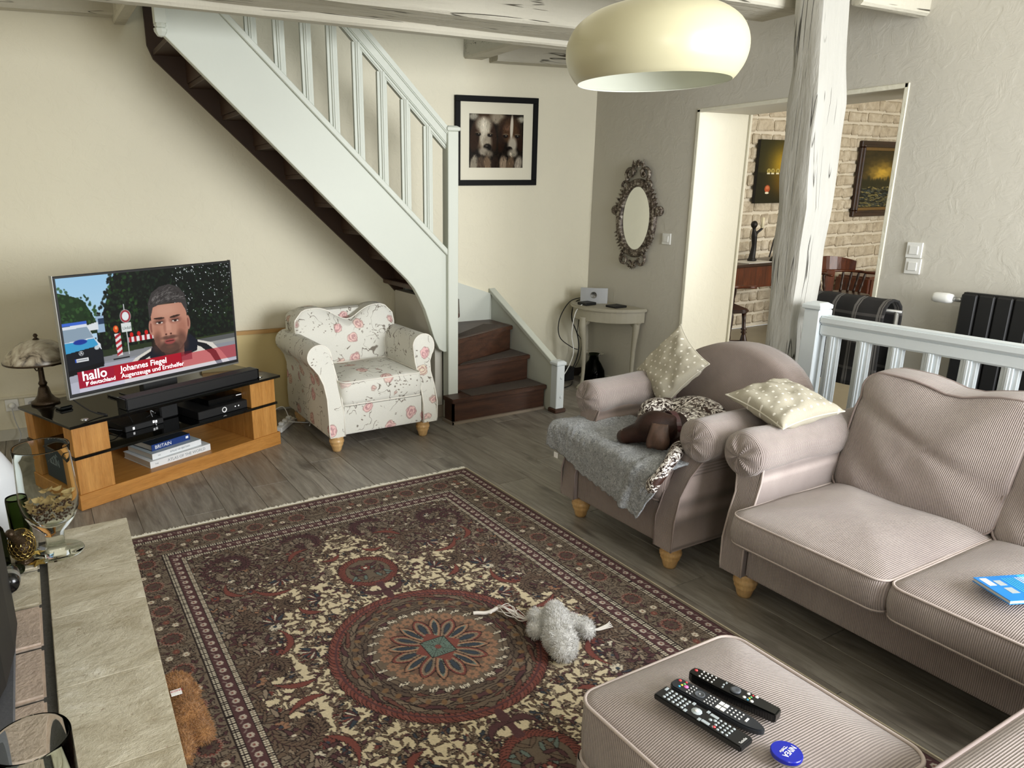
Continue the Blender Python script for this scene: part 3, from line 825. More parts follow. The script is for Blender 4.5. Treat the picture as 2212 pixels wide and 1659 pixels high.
# ---------------------------------------------------------------- taupe armchair with the rounded back
def arm_cover(s, W, y0, y1, fab, parent, pipe, seed=0, skirt=True):
    # loose protector over the scroll: sleeve, gathered end
    V, F = [], []; r = 0.094; zc = 0.6; xc = W-0.012
    pr = []
    for a in range(-75, 226, 10): pr.append((a, r))
    m = len(pr); N = 12
    def pt(a, rr, y, wob_=1.0):
        q = noise.noise(Vector((math.cos(R(a))*2.2+seed, math.sin(R(a))*2.2, y*5)))*0.010*wob_
        return (s*(xc+(rr+q)*math.cos(R(a))), y, zc+(rr+q)*math.sin(R(a))*0.98-0.004)
    rings = []
    for f in (0.04, 0.3, 0.55, 0.75, 0.9):     # gathered front disc: radial folds towards a pinch
        row = []
        for a in range(-180, 180, 10):
            fold = 0.020*noise.noise(Vector((math.cos(R(a))*3.2+seed, math.sin(R(a))*3.2, f*0.7)))*math.sin(PI*min(1, f*1.1))*1.3
            row.append((s*(xc+r*f*math.cos(R(a))), y0-0.030*(1-f**2.5)+fold, zc+r*f*math.sin(R(a))-0.004))
        rings.append(row)
    for k in range(N+1):
        y = y0+(y1-y0)*k/N
        row = []
        for a in range(-180, 180, 10):
            row.append(pt(a, r, y+(0.006 if k == 0 else 0), 1.0 if k else 0.3))
        rings.append(row)
    mm = 36
    for row in rings: V += row
    for i in range(len(rings)-1):
        for j in range(mm):
            q = (i*mm+j, i*mm+(j+1) % mm, (i+1)*mm+(j+1) % mm, (i+1)*mm+j)
            F.append(q[::-1] if s > 0 else q)
    F.append(tuple(range(mm)) if s > 0 else tuple(range(mm-1, -1, -1)))
    o = P('arm_cover', (V, F), [fab+'_y', fab], parent, smooth=True)
    for i_, p_ in enumerate(o.data.polygons): p_.material_index = 1 if i_ < 36*4 else 0
    # inner flap hanging down on the seat side
    fl_ = [(s*(xc-r*0.995+0.004), y, z) for z in (0.60, 0.555, 0.515) for y in (y0+0.03, (y0+y1)/2, y1)]
    return o
pc = make_seat('armchair', 'taupe corduroy armchair with a rounded back, a dog asleep on its seat', (2.215, 2.33, 0), -PI/2, 0.37, 0.82, 'cord_chair', 'piping_dark', seat=(0.30, 0.44))
ol = [(0.375*math.cos(R(a)), 0.60+0.262*math.sin(R(a))) for a in range(0, 181, 9)]+[(-0.37, 0.52), (-0.28, 0.44), (-0.27, 0.40)]+[(-0.27+0.54*k/8, 0.36) for k in range(9)]+[(0.27, 0.40), (0.28, 0.44), (0.37, 0.52)]
g = cushion(ol, 0.15, 0.03, wr=0.006)
P('backrest', xf(g, lambda a, b, c: (a, 0.83-c+(b-0.4)*0.22-0.04, b)), 'cord_chair', pc, smooth=True)
arm_cover(-1, 0.37, 0.13, 0.60, 'cord_pink', pc, 'piping_pink', 1.0)
arm_cover(1, 0.37, 0.10, 0.66, 'cord_pink', pc, 'piping_pink', 4.0)

# ---------------------------------------------------------------- sofa, ottoman and the corner of another seat
LEAN[0] = 0.08
sf = make_seat('sofa', 'taupe corduroy sofa with loose back cushions along the white balustrade', (2.30, 0.80, 0), -PI/2, 0.98, 0.92, 'cord_pink', 'piping_pink', n_seat=3, seat=(0.30, 0.415), over=0.12, dome=0.055)
P('back_frame', box(-0.9, 0.80, 0.115, 0.9, 0.93, 0.70), 'cord_pink', sf, bevel=0.03, segs=2)
arm_cover(-1, 0.98, 0.045, 0.62, 'cord_pink', sf, 'piping_pink', 7.0)
w3 = (0.98-0.097)/3
for k in range(3):
    cx_ = -(0.98-0.097)+w3*(2*k+1)
    ol = rrect(w3+0.004, 0.235, 0.06, 5, 8)
    g = cushion(ol, 0.17, 0.055, rings=14, wr=0.022, ws=3.4, seed=11+k*5)
    def bend(a, b, c, k=k, cx_=cx_):
        sag = 0.035*math.exp(-((a-0.03)/0.10)**2)*max(0, b/0.235)**2
        fold = 0.012*math.sin((a*1.0+b*1.3)*26+k)*math.exp(-((a+0.16)**2+(b+0.12)**2)/0.018)
        cr = -0.016*math.exp(-((b-0.02+a*0.35)/0.02)**2)*(1 if c > 0.1 else 0)
        return (a+cx_, 0.66-c-fold-cr+(b+0.235)*0.34, 0.645+b-sag+0.01*a)
    bc = P('back_cushion', xf(g, bend), 'cord_pink', sf, smooth=True)
    for cc in (0.17, 0.01):
        P('piping', tube([bend(a, b, cc) for a, b in ol], 0.0045, 6, closed=True), 'piping_dark', bc, smooth=True)
ot = thing('ottoman', 'taupe corduroy ottoman with remote controls lying on it', 'ottoman', (1.30, 0.895, 0), 0)
ol = rrect(0.272, 0.268, 0.05, 6, 10)
oc = P('seat_cushion', mv(cushion(ol, 0.17, 0.05, rings=14, bulge=0.004, wr=0.006, ws=4, back=0.0, p=2.6), 0, 0, 0.235), 'cord_pink_y', ot, smooth=True)
P('piping', tube([(x, y, 0.405) for x, y in ol], 0.005, 6, closed=True), 'piping_pink', oc, smooth=True)
P('piping', tube([(x*1.005, y*1.005, 0.238) for x, y in ol], 0.005, 6, closed=True), 'piping_pink', oc, smooth=True)
ol2 = rrect(0.274, 0.27, 0.03, 4, 16)
rows = [[(x*(1+0.012*f+0.010*f*math.sin((x*0+i)*1.1)), y*(1+0.012*f+0.010*f*math.sin(i*1.1)), 0.235-0.225*f) for i, (x, y) in enumerate(ol2)] for f in (0, 0.15, 0.5, 1.0)]
V = [p for r_ in rows for p in r_]; m = len(ol2)
F = [(i*m+j, (i+1)*m+j, (i+1)*m+(j+1) % m, i*m+(j+1) % m) for i in range(3) for j in range(m)]
P('skirt', (V, F), 'cord_pink_y', ot, smooth=True)
ns = thing('armchair', 'corner of a taupe corduroy seat at the lower right edge of the photo', 'armchair', (1.66, 0.15, 0), 0)
ol = rrect(0.46, 0.41, 0.05, 5, 8)
cc_ = P('seat_cushion', mv(cushion(ol, 0.15, 0.03, bulge=0.004), 0, 0, 0.35), 'cord_pink_y', ns, smooth=True)
P('piping', tube([(x, y, 0.50) for x, y in ol], 0.0045, 6, closed=True), 'piping_dark', cc_, smooth=True)
P('seat_base', box(-0.45, -0.4, 0.1, 0.45, 0.38, 0.35), 'cord_pink_y', ns, bevel=0.02, segs=2)
for sx in (-0.38, 0.38):
    for sy in (-0.34, 0.33): P('leg', lathe([(r_, z) for r_, z in FOOT], 12, (sx, sy, 0)), 'leg_wood', ns, smooth=True)

# ---------------------------------------------------------------- hearth of stone slabs and bricks
t = NT('stone', 0.75, spec=0.3)
rnd = t.n('ShaderNodeObjectInfo').outputs['Random']
v = t.obj(); v2 = t.n('ShaderNodeVectorMath', {0: v, 1: t.n('ShaderNodeCombineXYZ', {0: t.math('MULTIPLY', rnd, 20.0), 1: t.math('MULTIPLY', rnd, 7.0), 2: 0.0}).outputs[0]}, operation='ADD').outputs[0]
a = t.noise(t.n('ShaderNodeMapping', {'Vector': v2, 'Rotation': (0, 0, 0.3), 'Scale': (1, 1.5, 1)}).outputs[0], 6, 7, 0.66, 0.5)
bb = t.noise(v2, 55, 4, 0.7)
c = t.ramp(a.outputs[0], [(0.3, '#a0967f'), (0.48, '#b8b09c'), (0.6, '#c6bfac'), (0.75, '#dad5c7')])
c = t.mix(t.ramp(bb.outputs[0], [(0.30, 0.8), (0.38, 0.0)]), c, '#8d7d6a')
t.col(c); t.bump(t.math('ADD', bb.outputs[0], t.math('MULTIPLY', a.outputs[0], 2.0)), 0.003)
MAT['stone'] = t.m
simple('hearth_brick', '#b3a192', 0.85, var=0.22, scale=18, bump=0.003, bscale=90)
simple('grout', '#4d4c49', 0.95, var=0.3, scale=60, bump=0.004, bscale=200)
he = thing('hearth', 'raised fireplace hearth of pale stone slabs in the left foreground', 'hearth', (-0.3, 1.9, 0))
P('masonry', box(-0.95, 0.55, 0, 0.095, 2.66, 0.405), 'stone', he, world=True, bevel=0.006)
P('grout_bed', box(-0.95, 0.55, 0.405, 0.12, 2.66, 0.438), 'grout', he, world=True)
ys = [2.70, 2.335, 2.09, 1.745, 1.42, 1.10, 0.80, 0.54]
for i, (a1, a0) in enumerate(zip(ys, ys[1:])):
    xe = lambda y_: 0.183-0.03*(2.7-y_)
    g = prism([(-0.085, a0+0.0003), (xe(a0), a0+0.0003), (xe(a1), a1-0.0003), (-0.085, a1-0.0003)], 0.405, 0.45, 'z')
    o = P('slab', g, 'stone', he, world=True, bevel=0.002, segs=2)
ys = [2.68, 2.44, 2.20, 1.97, 1.735, 1.50, 1.26, 1.02, 0.78]
for i, (a1, a0) in enumerate(zip(ys, ys[1:])):
    P('brick', box(-0.185 if i > 1 else -0.20, a0+0.008, 0.41, -0.108, a1-0.008, 0.449-0.002*(i % 2)), 'hearth_brick' if i > 1 else 'stone', he, world=True, bevel=0.006, segs=2)
for i, (a1, a0) in enumerate(zip(ys, ys[1:])):
    P('brick', box(-0.30, a0+0.008, 0.41, -0.215 if i < 2 else -0.20, a1-0.008, 0.447), 'stone' if i < 2 else 'hearth_brick', he, world=True, bevel=0.006, segs=2)
# ---------------------------------------------------------------- painters (numpy) for woven, printed and screen surfaces
class Paint:
    def __init__(s, h, w, col): s.h, s.w = h, w; s.a = np.zeros((h, w, 3)); s.a[:] = srgb(col)
    def win(s, x0, y0, x1, y1):
        x0 = max(0, int(x0)); y0 = max(0, int(y0)); x1 = min(s.w, int(x1)+1); y1 = min(s.h, int(y1)+1)
        if x1 <= x0 or y1 <= y0: return None
        Y, X = np.mgrid[y0:y1, x0:x1]
        return slice(y0, y1), slice(x0, x1), X.astype(float), Y.astype(float)
    def put(s, sl, m, col):
        c = srgb(col) if isinstance(col, str) else np.array(col)
        v = s.a[sl[0], sl[1]]; m = np.clip(m, 0, 1)[..., None]
        s.a[sl[0], sl[1]] = v*(1-m)+c*m
    def ell(s, cx, cy, rx, ry, col, al=1.0, ang=0.0, soft=0.15):
        q = s.win(cx-max(rx, ry)*1.5-1, cy-max(rx, ry)*1.5-1, cx+max(rx, ry)*1.5+1, cy+max(rx, ry)*1.5+1)
        if not q: return
        X, Y = q[2]-cx, q[3]-cy; c_, s_ = math.cos(ang), math.sin(ang)
        d = np.sqrt(((X*c_+Y*s_)/rx)**2+((-X*s_+Y*c_)/ry)**2)
        s.put(q, al*np.clip((1-d)/soft+0.5, 0, 1), col)
    def rect(s, x0, y0, x1, y1, col, al=1.0):
        q = s.win(x0, y0, x1-1, y1-1)
        if q: s.put(q, np.full(q[2].shape, al), col)
    def poly(s, pts, col, al=1.0):
        xs = [p[0] for p in pts]; ys = [p[1] for p in pts]
        q = s.win(min(xs)-1, min(ys)-1, max(xs)+1, max(ys)+1)
        if not q: return
        X, Y = q[2], q[3]; ins = np.zeros(X.shape, bool); n = len(pts)
        for i in range(n):
            (xa, ya), (xb, yb) = pts[i], pts[(i+1) % n]
            if ya == yb: continue
            c = ((ya > Y) != (yb > Y)) & (X < (xb-xa)*(Y-ya)/(yb-ya)+xa)
            ins ^= c
        s.put(q, ins*al, col)
    def leaf(s, cx, cy, L, Wd, ang, fill, line, lw=1.0, bend=0.0, teeth=0):
        q = s.win(cx-L-2, cy-L-2, cx+L+2, cy+L+2)
        if not q: return
        X, Y = q[2]-cx, q[3]-cy; c_, s_ = math.cos(ang), math.sin(ang)
        u = (X*c_+Y*s_)/L; v = -X*s_+Y*c_-bend*L*(u*u-0.4)
        wd = Wd*np.clip(1-u*u, 0, 1)**0.8*(1-0.35*u)
        if teeth: wd = wd*(0.62+0.38*(np.mod(u*teeth, 1.0)))
        m = (np.abs(v) < wd+lw) & (np.abs(u) < 1+lw/L); k = (np.abs(v) < wd) & (np.abs(u) < 1)
        s.put(q, m.astype(float), line); s.put(q, k.astype(float), fill)
    def flower(s, cx, cy, r, n, fill, line, core, asp=1.0, ph=0.0):
        q = s.win(cx-r*asp-2, cy-r-2, cx+r*asp+2, cy+r+2)
        if not q: return
        X, Y = (q[2]-cx)/asp, q[3]-cy; d = np.hypot(X, Y); th = np.arctan2(Y, X)+ph
        e = r*(0.72+0.28*np.abs(np.cos(n*th/2)))
        s.put(q, (d < e+0.9).astype(float), line); s.put(q, (d < e-0.2).astype(float), fill)
        s.put(q, ((d < e-0.2) & (np.abs(np.cos(n*th/2)) < 0.22) & (d > r*0.3)).astype(float)*0.8, line)
        s.put(q, (d < r*0.30).astype(float), core)
    def vine(s, pts, wd, col):
        for a, b in zip(pts, pts[1:]):
            L = math.hypot(b[0]-a[0], b[1]-a[1]); n = max(1, int(L/0.7))
            for i in range(n):
                t = i/n; x = a[0]+(b[0]-a[0])*t; y = a[1]+(b[1]-a[1])*t
                q = s.win(x-wd, y-wd, x+wd, y+wd)
                if q: s.put(q, (np.hypot(q[2]-x, q[3]-y) < wd).astype(float), col)

# ---------------------------------------------------------------- the rug
RX0, RX1, RY0, RY1 = 0.10, 2.11, 0.54, 3.465
res = 0.0032
HW, HH = int((RX1-RX0)/2/res), int((RY1-RY0)/2/res)
C = dict(cream='#d0c2a4', taupe='#776a5c', dark='#2b2222', mar='#553a3c', red='#78463f', navy='#3a424c', teal='#66726c', org='#94705a', white='#cfc5b2', br='#6a594c', tan='#8f8070')
Q = Paint(HH, HW, C['taupe'])     # quadrant: x from the centre outwards, y from the centre towards the far end
rr = np.random.RandomState(3); mm_ = 1/res
Yg, Xg = np.mgrid[0:HH, 0:HW]; Xm, Ym = Xg*res, Yg*res
FX, FY = 0.665, 1.13
th = np.arctan2(Ym/FY, Xm/FX); rad = np.hypot(Xm/FX, Ym/FY)
lobe = 0.86+0.10*np.cos(8*th)+0.05*np.cos(14*th+1)-0.10*np.exp(-((th-0.95)/0.2)**2)
cream = rad < lobe
Q.a[cream] = srgb(C['cream'])
edge_ = np.abs(rad-lobe) < 0.012
Q.a[edge_] = srgb(C['mar'])
def incream(x, y):
    i, j = int(y), int(x)
    return 0 <= i < HH and 0 <= j < HW and cream[i, j]
n = 0
# scattered florals over the whole field
cells = 0.034
gy = 0.0
for iy in range(int(FY/cells)+1):
    for ix in range(int(FX/cells)+1):
        x = (ix+rr.rand()*0.8)*cells*mm_; y = (iy+rr.rand()*0.8)*cells*mm_
        ic = incream(x, y); k = rr.rand()
        if ic:
            if k < 0.20: Q.flower(x, y, (3.5+3*rr.rand()), rr.choice([5, 6, 8]), rr.choice([C['tan'], C['br'], C['mar'], C['navy']]), C['dark'], rr.choice([C['white'], C['red'], C['dark']]), ph=rr.rand()*6)
            elif k < 0.30:
                a0 = rr.rand()*6.28
                for t_ in range(-3, 4): Q.leaf(x+5*math.cos(a0+t_*0.33), y+5*math.sin(a0+t_*0.33), 5.5, 1.6, a0+t_*0.33, rr.choice([C['br'], C['tan'], C['red'], C['navy']]), C['dark'], 0.7)
            a0 = rr.rand()*6.28
            for t_ in range(3):
                a = a0+t_*2.1+rr.rand()*0.7; L = 2.4+2.8*rr.rand()
                Q.leaf(x+L*math.cos(a), y+L*math.sin(a), L, 0.9+0.8*rr.rand(), a, rr.choice([C['br'], C['tan'], C['br'], '#6b584a', C['mar']]), C['dark'], 0.6, (rr.rand()-0.5)*0.6)
        else:
            a0 = rr.rand()*6.28
            for t_ in range(4):
                a = a0+t_*1.6+rr.rand()*0.6; L = 4+6*rr.rand()
                Q.leaf(x+L*math.cos(a), y+L*math.sin(a), L, 1.3+1.5*rr.rand(), a, rr.choice([C['taupe'], C['br'], C['tan'], C['mar'], '#7b6e61']), C['dark'], 0.9, (rr.rand()-0.5)*0.8)
            if k < 0.12: Q.flower(x, y, 5+4*rr.rand(), 8, rr.choice([C['red'], C['org'], C['tan'], C['white']]), C['dark'], C['navy'], 1.0, rr.rand())
            elif k < 0.2: Q.ell(x, y, 2.5, 1.8, C['white'])
# swirling vines and serrated acanthus leaves
def spiral(cx, cy, r0_, r1_, a0, a1, wd, col, leaves=True, lc=None):
    pts = []
    N = 46
    for i in range(N+1):
        t_ = i/N; a = a0+(a1-a0)*t_; r_ = r0_+(r1_-r0_)*t_
        pts.append((cx+r_*math.cos(a), cy+r_*math.sin(a)))
    Q.vine(pts, wd, col)
    if leaves:
        for i in range(2, N, 2):
            a = math.atan2(pts[i+1 if i < N else i][1]-pts[i-1][1], pts[i+1 if i < N else i][0]-pts[i-1][0])
            for s_ in (1, -1):
                Q.leaf(pts[i][0]+5*math.cos(a+s_*0.9), pts[i][1]+5*math.sin(a+s_*0.9), 5.5, 1.7, a+s_*0.75, lc or C['br'], C['dark'], 0.7, s_*0.3)
for (cx, cy, ra, rb, a0, a1, lc) in ((0.30, 0.80, 0.16, 0.03, -2.4, 3.6, None), (0.52, 0.52, 0.14, 0.03, 1.5, 7.4, None), (0.16, 1.00, 0.11, 0.02, 0.4, 5.6, C['mar']), (0.50, 0.95, 0.15, 0.03, -1.2, 4.4, C['mar']), (0.56, 0.16, 0.10, 0.02, -0.6, 4.6, None), (0.36, 0.56, 0.09, 0.02, 2.2, 7.2, None)):
    spiral(cx*mm_, cy*mm_, ra*mm_, rb*mm_, a0, a1, 1.4, C['mar'], True, lc)
for (x, y, L, a, bd) in ((0.42, 0.66, 0.085, 0.5, 0.5), (0.47, 0.30, 0.085, 1.8, -0.5), (0.22, 0.92, 0.075, 2.6, 0.4), (0.56, 0.74, 0.07, 1.2, 0.5), (0.52, 0.05, 0.07, 0.3, 0.3), (0.33, 0.45, 0.05, 0.8, 0.4), (0.10, 0.80, 0.05, -0.2, 0.5)):
    Q.leaf(x*mm_, y*mm_, L*mm_, 4.6, a, C['red'], C['dark'], 1.0, bd, teeth=6)
for (x, y, r_) in ((0.40, 0.20, 10), (0.26, 0.52, 10), (0.12, 0.96, 9), (0.46, 0.44, 11), (0.36, 0.74, 10), (0.55, 0.88, 9), (0.18, 0.70, 9), (0.58, 0.34, 9)):
    x *= mm_; y *= mm_; a0 = rr.rand()*6.28
    for t_ in range(-4, 5): Q.leaf(x+r_*0.75*math.cos(a0+t_*0.3), y+r_*0.75*math.sin(a0+t_*0.3), r_*0.85, 2.1, a0+t_*0.3, (C['navy'], C['red'], C['white'], C['mar'])[abs(t_) % 4] if r_ > 9 else C['tan'], C['dark'], 0.8)
    Q.ell(x, y, 3.5, 3.5, C['mar'])
# medallion
cd = np.hypot(Xm, Ym)
RM = 0.385
m_ = cd < RM
Q.a[m_] = srgb('#6a5d50')
for ringr, cnt, L in ((0.33, 20, 13), (0.29, 22, 12), (0.25, 18, 11)):
    for i in range(cnt):
        a = (i+0.3+0.4*rr.rand())*(PI/2)/cnt; r_ = (ringr+0.02*(rr.rand()-0.5))*mm_
        Q.leaf(r_*math.cos(a), r_*math.sin(a), L, 2.6, a+PI/2+(rr.rand()-0.5)*0.7, rr.choice(['#6c5e51', '#796a5b', C['mar'], '#5a4d44', '#6b473f']), C['dark'], 1.0, (rr.rand()-0.5)*0.7)
for i in range(9):
    a = (i+0.5)*(PI/2)/9; r_ = 0.295*mm_
    Q.ell(r_*math.cos(a), r_*math.sin(a), 4, 3, '#7a5f46', 1, a)
for i in range(30):      # serrated red ring
    a = (i+0.5)*(PI/2)/30; r_ = (RM-0.012)*mm_
    Q.leaf(r_*math.cos(a), r_*math.sin(a), 9.5, 3.0, a+PI/2-0.75, C['red'] if i % 3 else '#82524a', C['dark'], 0.9, 0.2)
ring_ = (np.abs(cd-(RM-0.02)) < 0.004); Q.a[ring_] = srgb(C['mar'])
for i in range(7):       # whitish buds
    a = (i+0.5)*(PI/2)/7; r_ = 0.232*mm_
    for t_ in range(-2, 3): Q.leaf(r_*math.cos(a)+t_*2.2, r_*math.sin(a)+(t_ % 2)*1.5, 3.2, 1.0, a, C['white'], C['dark'], 0.6)
for i in range(6):
    a = (i+0.5)*(PI/2)/6; r_ = 0.192*mm_
    Q.flower(r_*math.cos(a), r_*math.sin(a), 8, 9, C['org'], C['br'], C['br'])
Q.a[cd < 0.168] = srgb('#6f5548')
for i, a in enumerate((0.0, PI/8, PI/4, 3*PI/8, PI/2)):
    f_ = C['org'] if i % 2 else C['red']
    Q.leaf(0.105*mm_*math.cos(a), 0.105*mm_*math.sin(a), 0.076*mm_, 8 if i % 2 == 0 else 6, a+PI, f_, C['dark'], 1.4)
    Q.leaf(0.112*mm_*math.cos(a), 0.112*mm_*math.sin(a), 0.055*mm_, 5.2 if i % 2 == 0 else 3.4, a+PI, C['teal'] if i % 2 else C['taupe'], '#a98a70', 0.8)
    Q.leaf(0.115*mm_*math.cos(a), 0.115*mm_*math.sin(a), 0.036*mm_, 2.4, a+PI, C['navy'], C['dark'], 0.8)
dm = (Xm+Ym*1.0 < 0.088); Q.a[dm] = srgb(C['red'])
dm = (np.maximum(Xm, Ym) < 0.050); Q.a[dm & (cd < 0.2)] = srgb(C['dark'])
dm2 = (np.maximum(Xm, Ym) < 0.047); Q.a[dm2] = srgb('#63756c')
st_ = dm2 & (np.mod(np.arctan2(Ym, Xm)*7/ (PI/2)+0.5, 1.0) < 0.18); Q.a[st_] = srgb(C['dark'])
Q.a[cd < 0.010] = srgb(C['red'])
# pendants on the long axis
py_ = 0.625; pd_ = np.hypot(Xm, (Ym-py_)*1.0); Q.a[pd_ < 0.115] = srgb('#6a5d50')
for i in range(26):
    a = -PI/2+(i+0.5)*PI/26; r_ = 0.112*mm_
    Q.leaf(r_*math.cos(a), py_*mm_+r_*math.sin(a), 7, 2.6, a+PI/2-0.8, C['red'], C['dark'], 0.8)
for i in range(14):
    a = rr.rand()*PI-PI/2; r_ = (0.03+0.06*rr.rand())*mm_
    Q.leaf(r_*math.cos(a), py_*mm_+r_*math.sin(a), 8, 2, rr.rand()*6, rr.choice([C['br'], C['mar'], C['teal']]), C['dark'], 0.8)
Q.flower(0, (py_+0.03)*mm_, 7, 6, C['red'], C['dark'], C['white'])
Q.vine([(0, 0.385*mm_), (3, 0.42*mm_), (0, 0.47*mm_), (2, 0.51*mm_)], 3.2, C['mar'])
Q.leaf(0.05*mm_, 0.455*mm_, 0.05*mm_, 5, 0.5, C['mar'], C['dark'], 1, 0.5, teeth=4)
# borders, measured from the outer edge
ex = (RX1-RX0)/2-Xm; ey = (RY1-RY0)/2-Ym; e = np.minimum(ex, ey)
Yi = np.where(ex < ey, Ym, Xm)     # running coordinate
def band(a, b, col): Q.a[(e >= a) & (e < b)] = srgb(col)
band(0, 0.335, C['taupe'])
# main border filling
k = 0
BH = (HW*res, HH*res)
def border_pt(s_, off):  # s_ along the edge from the middle of the side
    return s_, off
mainw0, mainw1 = 0.098, 0.245
def stamp_border(fn, step, jitter=0.0):
    s_ = step/2
    while s_ < HH*res-0.02:
        fn(HW-fnx(s_), s_*mm_, True); s_ += step
for side in (0, 1):
    Lside = (HH if side == 0 else HW)
    N = int(Lside*res/0.020)
    for i in range(N):
        for j in range(7):
            s_ = (i+rr.rand())*0.020*mm_; o_ = (mainw0+0.01+(mainw1-mainw0-0.02)*(j+rr.rand())/7)*mm_
            x, y = (HW-o_, s_) if side == 0 else (s_, HH-o_)
            if side == 0 and HH-y < o_: continue
            if side == 1 and HW-x < o_: continue
            Q.leaf(x, y, 3+2.6*rr.rand(), 0.9+0.8*rr.rand(), rr.rand()*6.28, rr.choice(['#6d6054', C['br'], '#7e7163', C['mar'], C['taupe']]), C['dark'], 0.8, (rr.rand()-0.5))
    i = 0; s_ = 0.10
    while s_*mm_ < Lside-0.12*mm_:
        o_ = (mainw0+mainw1)/2*mm_
        x, y = (HW-o_, s_*mm_) if side == 0 else (s_*mm_, HH-o_)
        if i % 2 == 0:
            Q.flower(x, y, 13, 22, C['red'], '#9a8274', C['dark'], 1.0)
            Q.flower(x, y, 9.5, 10, '#5b4c44', C['dark'], C['mar'])
        else:
            for q_ in range(3): Q.flower(x+(q_-1)*9, y+((q_ % 2)*2-1)*5, 4.5, 6, C['white'] if q_ != 1 else C['red'], C['br'], C['org'])
        s_ += 0.105; i += 1
band(0.0, 0.007, '#cfc4a6'); band(0.007, 0.020, C['taupe']); band(0.020, 0.024, C['dark'])
band(0.024, 0.074, C['mar']); band(0.074, 0.098, C['tan']); band(0.245, 0.268, C['tan']); band(0.268, 0.318, C['mar']); band(0.318, 0.336, C['tan'])
for a, b in ((0.076, 0.084), (0.088, 0.096), (0.247, 0.255), (0.258, 0.266), (0.320, 0.326), (0.329, 0.335)):
    bm_ = (e >= a) & (e < b)
    Q.a[bm_] = srgb(C['white']); Q.a[bm_ & (np.mod(Yi/0.0105, 1.0) < 0.42)] = srgb(C['dark'])
for a in (0.074, 0.086, 0.098, 0.245, 0.2565, 0.268, 0.318, 0.336): Q.a[np.abs(e-a) < 0.0017] = srgb(C['dark'])
for off in (0.049, 0.293):
    for side in (0, 1):
        Lside = HH if side == 0 else HW; s_ = 6
        while s_ < Lside-off*mm_:
            x, y = (HW-off*mm_, s_) if side == 0 else (s_, HH-off*mm_)
            Q.flower(x, y, 4.2, 6, '#b9ada0', C['mar'], C['red'])
            x2, y2 = (HW-off*mm_+3, s_+7) if side == 0 else (s_+7, HH-off*mm_+3)
            Q.leaf(x2, y2, 3, 0.9, 0.8, '#8f7f78', C['mar'], 0.4)
            s_ += 14
A = Q.a
top = np.concatenate([A[:, ::-1], A], 1); full = np.concatenate([top[::-1], top], 0)
full *= (0.93+0.10*np.random.RandomState(2).rand(*full.shape[:2]))[..., None]
vcol('rug_pile', 0.95, bump=0.0012, bscale=700)
simple('fringe', '#e9e5d8', 0.95)
rugo = thing('rug', 'large patterned oriental rug with a round red edged medallion in the middle of the floor', 'rug', ((RX0+RX1)/2, (RY0+RY1)/2, 0))
WX, WY = RX1-RX0, RY1-RY0
painted_grid('pile', full, (-WX/2, WY/2, 0.011), (WX, 0, 0), (0, -WY, 0), 'rug_pile', rugo)
P('backing', box(-WX/2+0.001, -WY/2+0.001, 0.0005, WX/2-0.001, WY/2-0.001, 0.010), 'fringe', rugo)
V, F = [], []
for s_, yy in ((1, WY/2), (-1, -WY/2)):
    x = -WX/2
    while x < WX/2:
        L = (0.030+0.03*rr.rand())*(0.8+0.45*noise.noise(Vector((x*6, s_, 0)))); dx = (rr.rand()-0.5)*0.03; wv = 0.0026+0.002*rr.rand(); b = len(V)
        z0 = 0.008
        V += [(x-wv, yy-0.004*s_, z0), (x+wv, yy-0.004*s_, z0), (x+wv+dx*0.5, yy+s_*L*0.5, z0+0.004*rr.rand()), (x-wv+dx*0.5, yy+s_*L*0.5, z0+0.002), (x+dx, yy+s_*L, 0.002+0.006*rr.rand())]
        F += [(b, b+1, b+2, b+3), (b+3, b+2, b+4)]
        x += 0.0022+0.0012*rr.rand()
P('fringe', (V, F), 'fringe', rugo, kind='stuff', label='cream knotted fringe')

# ---------------------------------------------------------------- television stand group (own rotated frame)
TVA = R(22.52); TO = Vector((0.06, 3.95, 0))
def TL(x, y, z): # stand frame to world
    return (TO.x+x*math.cos(TVA)-y*math.sin(TVA), TO.y+x*math.sin(TVA)+y*math.cos(TVA), z)
simple('black_glass', '#050606', 0.06, var=0.0, spec=0.6)
simple('black_gloss', '#08090a', 0.18, var=0.0)
simple('black_matt', '#0e0e0f', 0.55, var=0.1)
simple('black_rubber', '#141414', 0.75)
simple('chrome', '#d8d8d8', 0.15, 1.0, 0.0)
simple('silver', '#a9a9a6', 0.35, 0.8, 0.02)
simple('led_white', '#ffffff', 0.4)
t = NT('led_glow', 0.5, col='#ffffff'); t.b.inputs['Emission Color'].default_value = (1, 1, 1, 1); t.b.inputs['Emission Strength'].default_value = 0.9; MAT['led_glow'] = t.m
wood('oak_z', '#a8702f', '#c9924d', 0.45, 2, 3.0, 10)
ts = thing('tv_stand', 'oak and black glass television stand standing at an angle to the wall', 'tv stand', tuple(TO), TVA)
P('plinth', box(0.0, 0.0, 0.0, 1.33, 0.55, 0.085), 'oak', ts, bevel=0.002)
for x0, x1 in ((0.008, 0.20), (1.122, 1.312)):
    for z0, z1 in ((0.085, 0.277), (0.292, 0.455)):
        P('side_block', box(x0, 0.006, z0, x1, 0.10, z1), 'oak_z', ts, bevel=0.002)
        P('side_block', box(x0+0.0, 0.45, z0, x1, 0.545, z1), 'oak_z', ts, bevel=0.002)
        P('side_panel', box(x0+(0.15 if x0 < 0.5 else 0.0), 0.10, z0, x0+(0.19 if x0 < 0.5 else 0.04), 0.45, z1), 'oak_z', ts, bevel=0.001)
P('back_panel', box(0.42, 0.545, 0.085, 0.92, 0.56, 0.40), 'oak_z', ts)
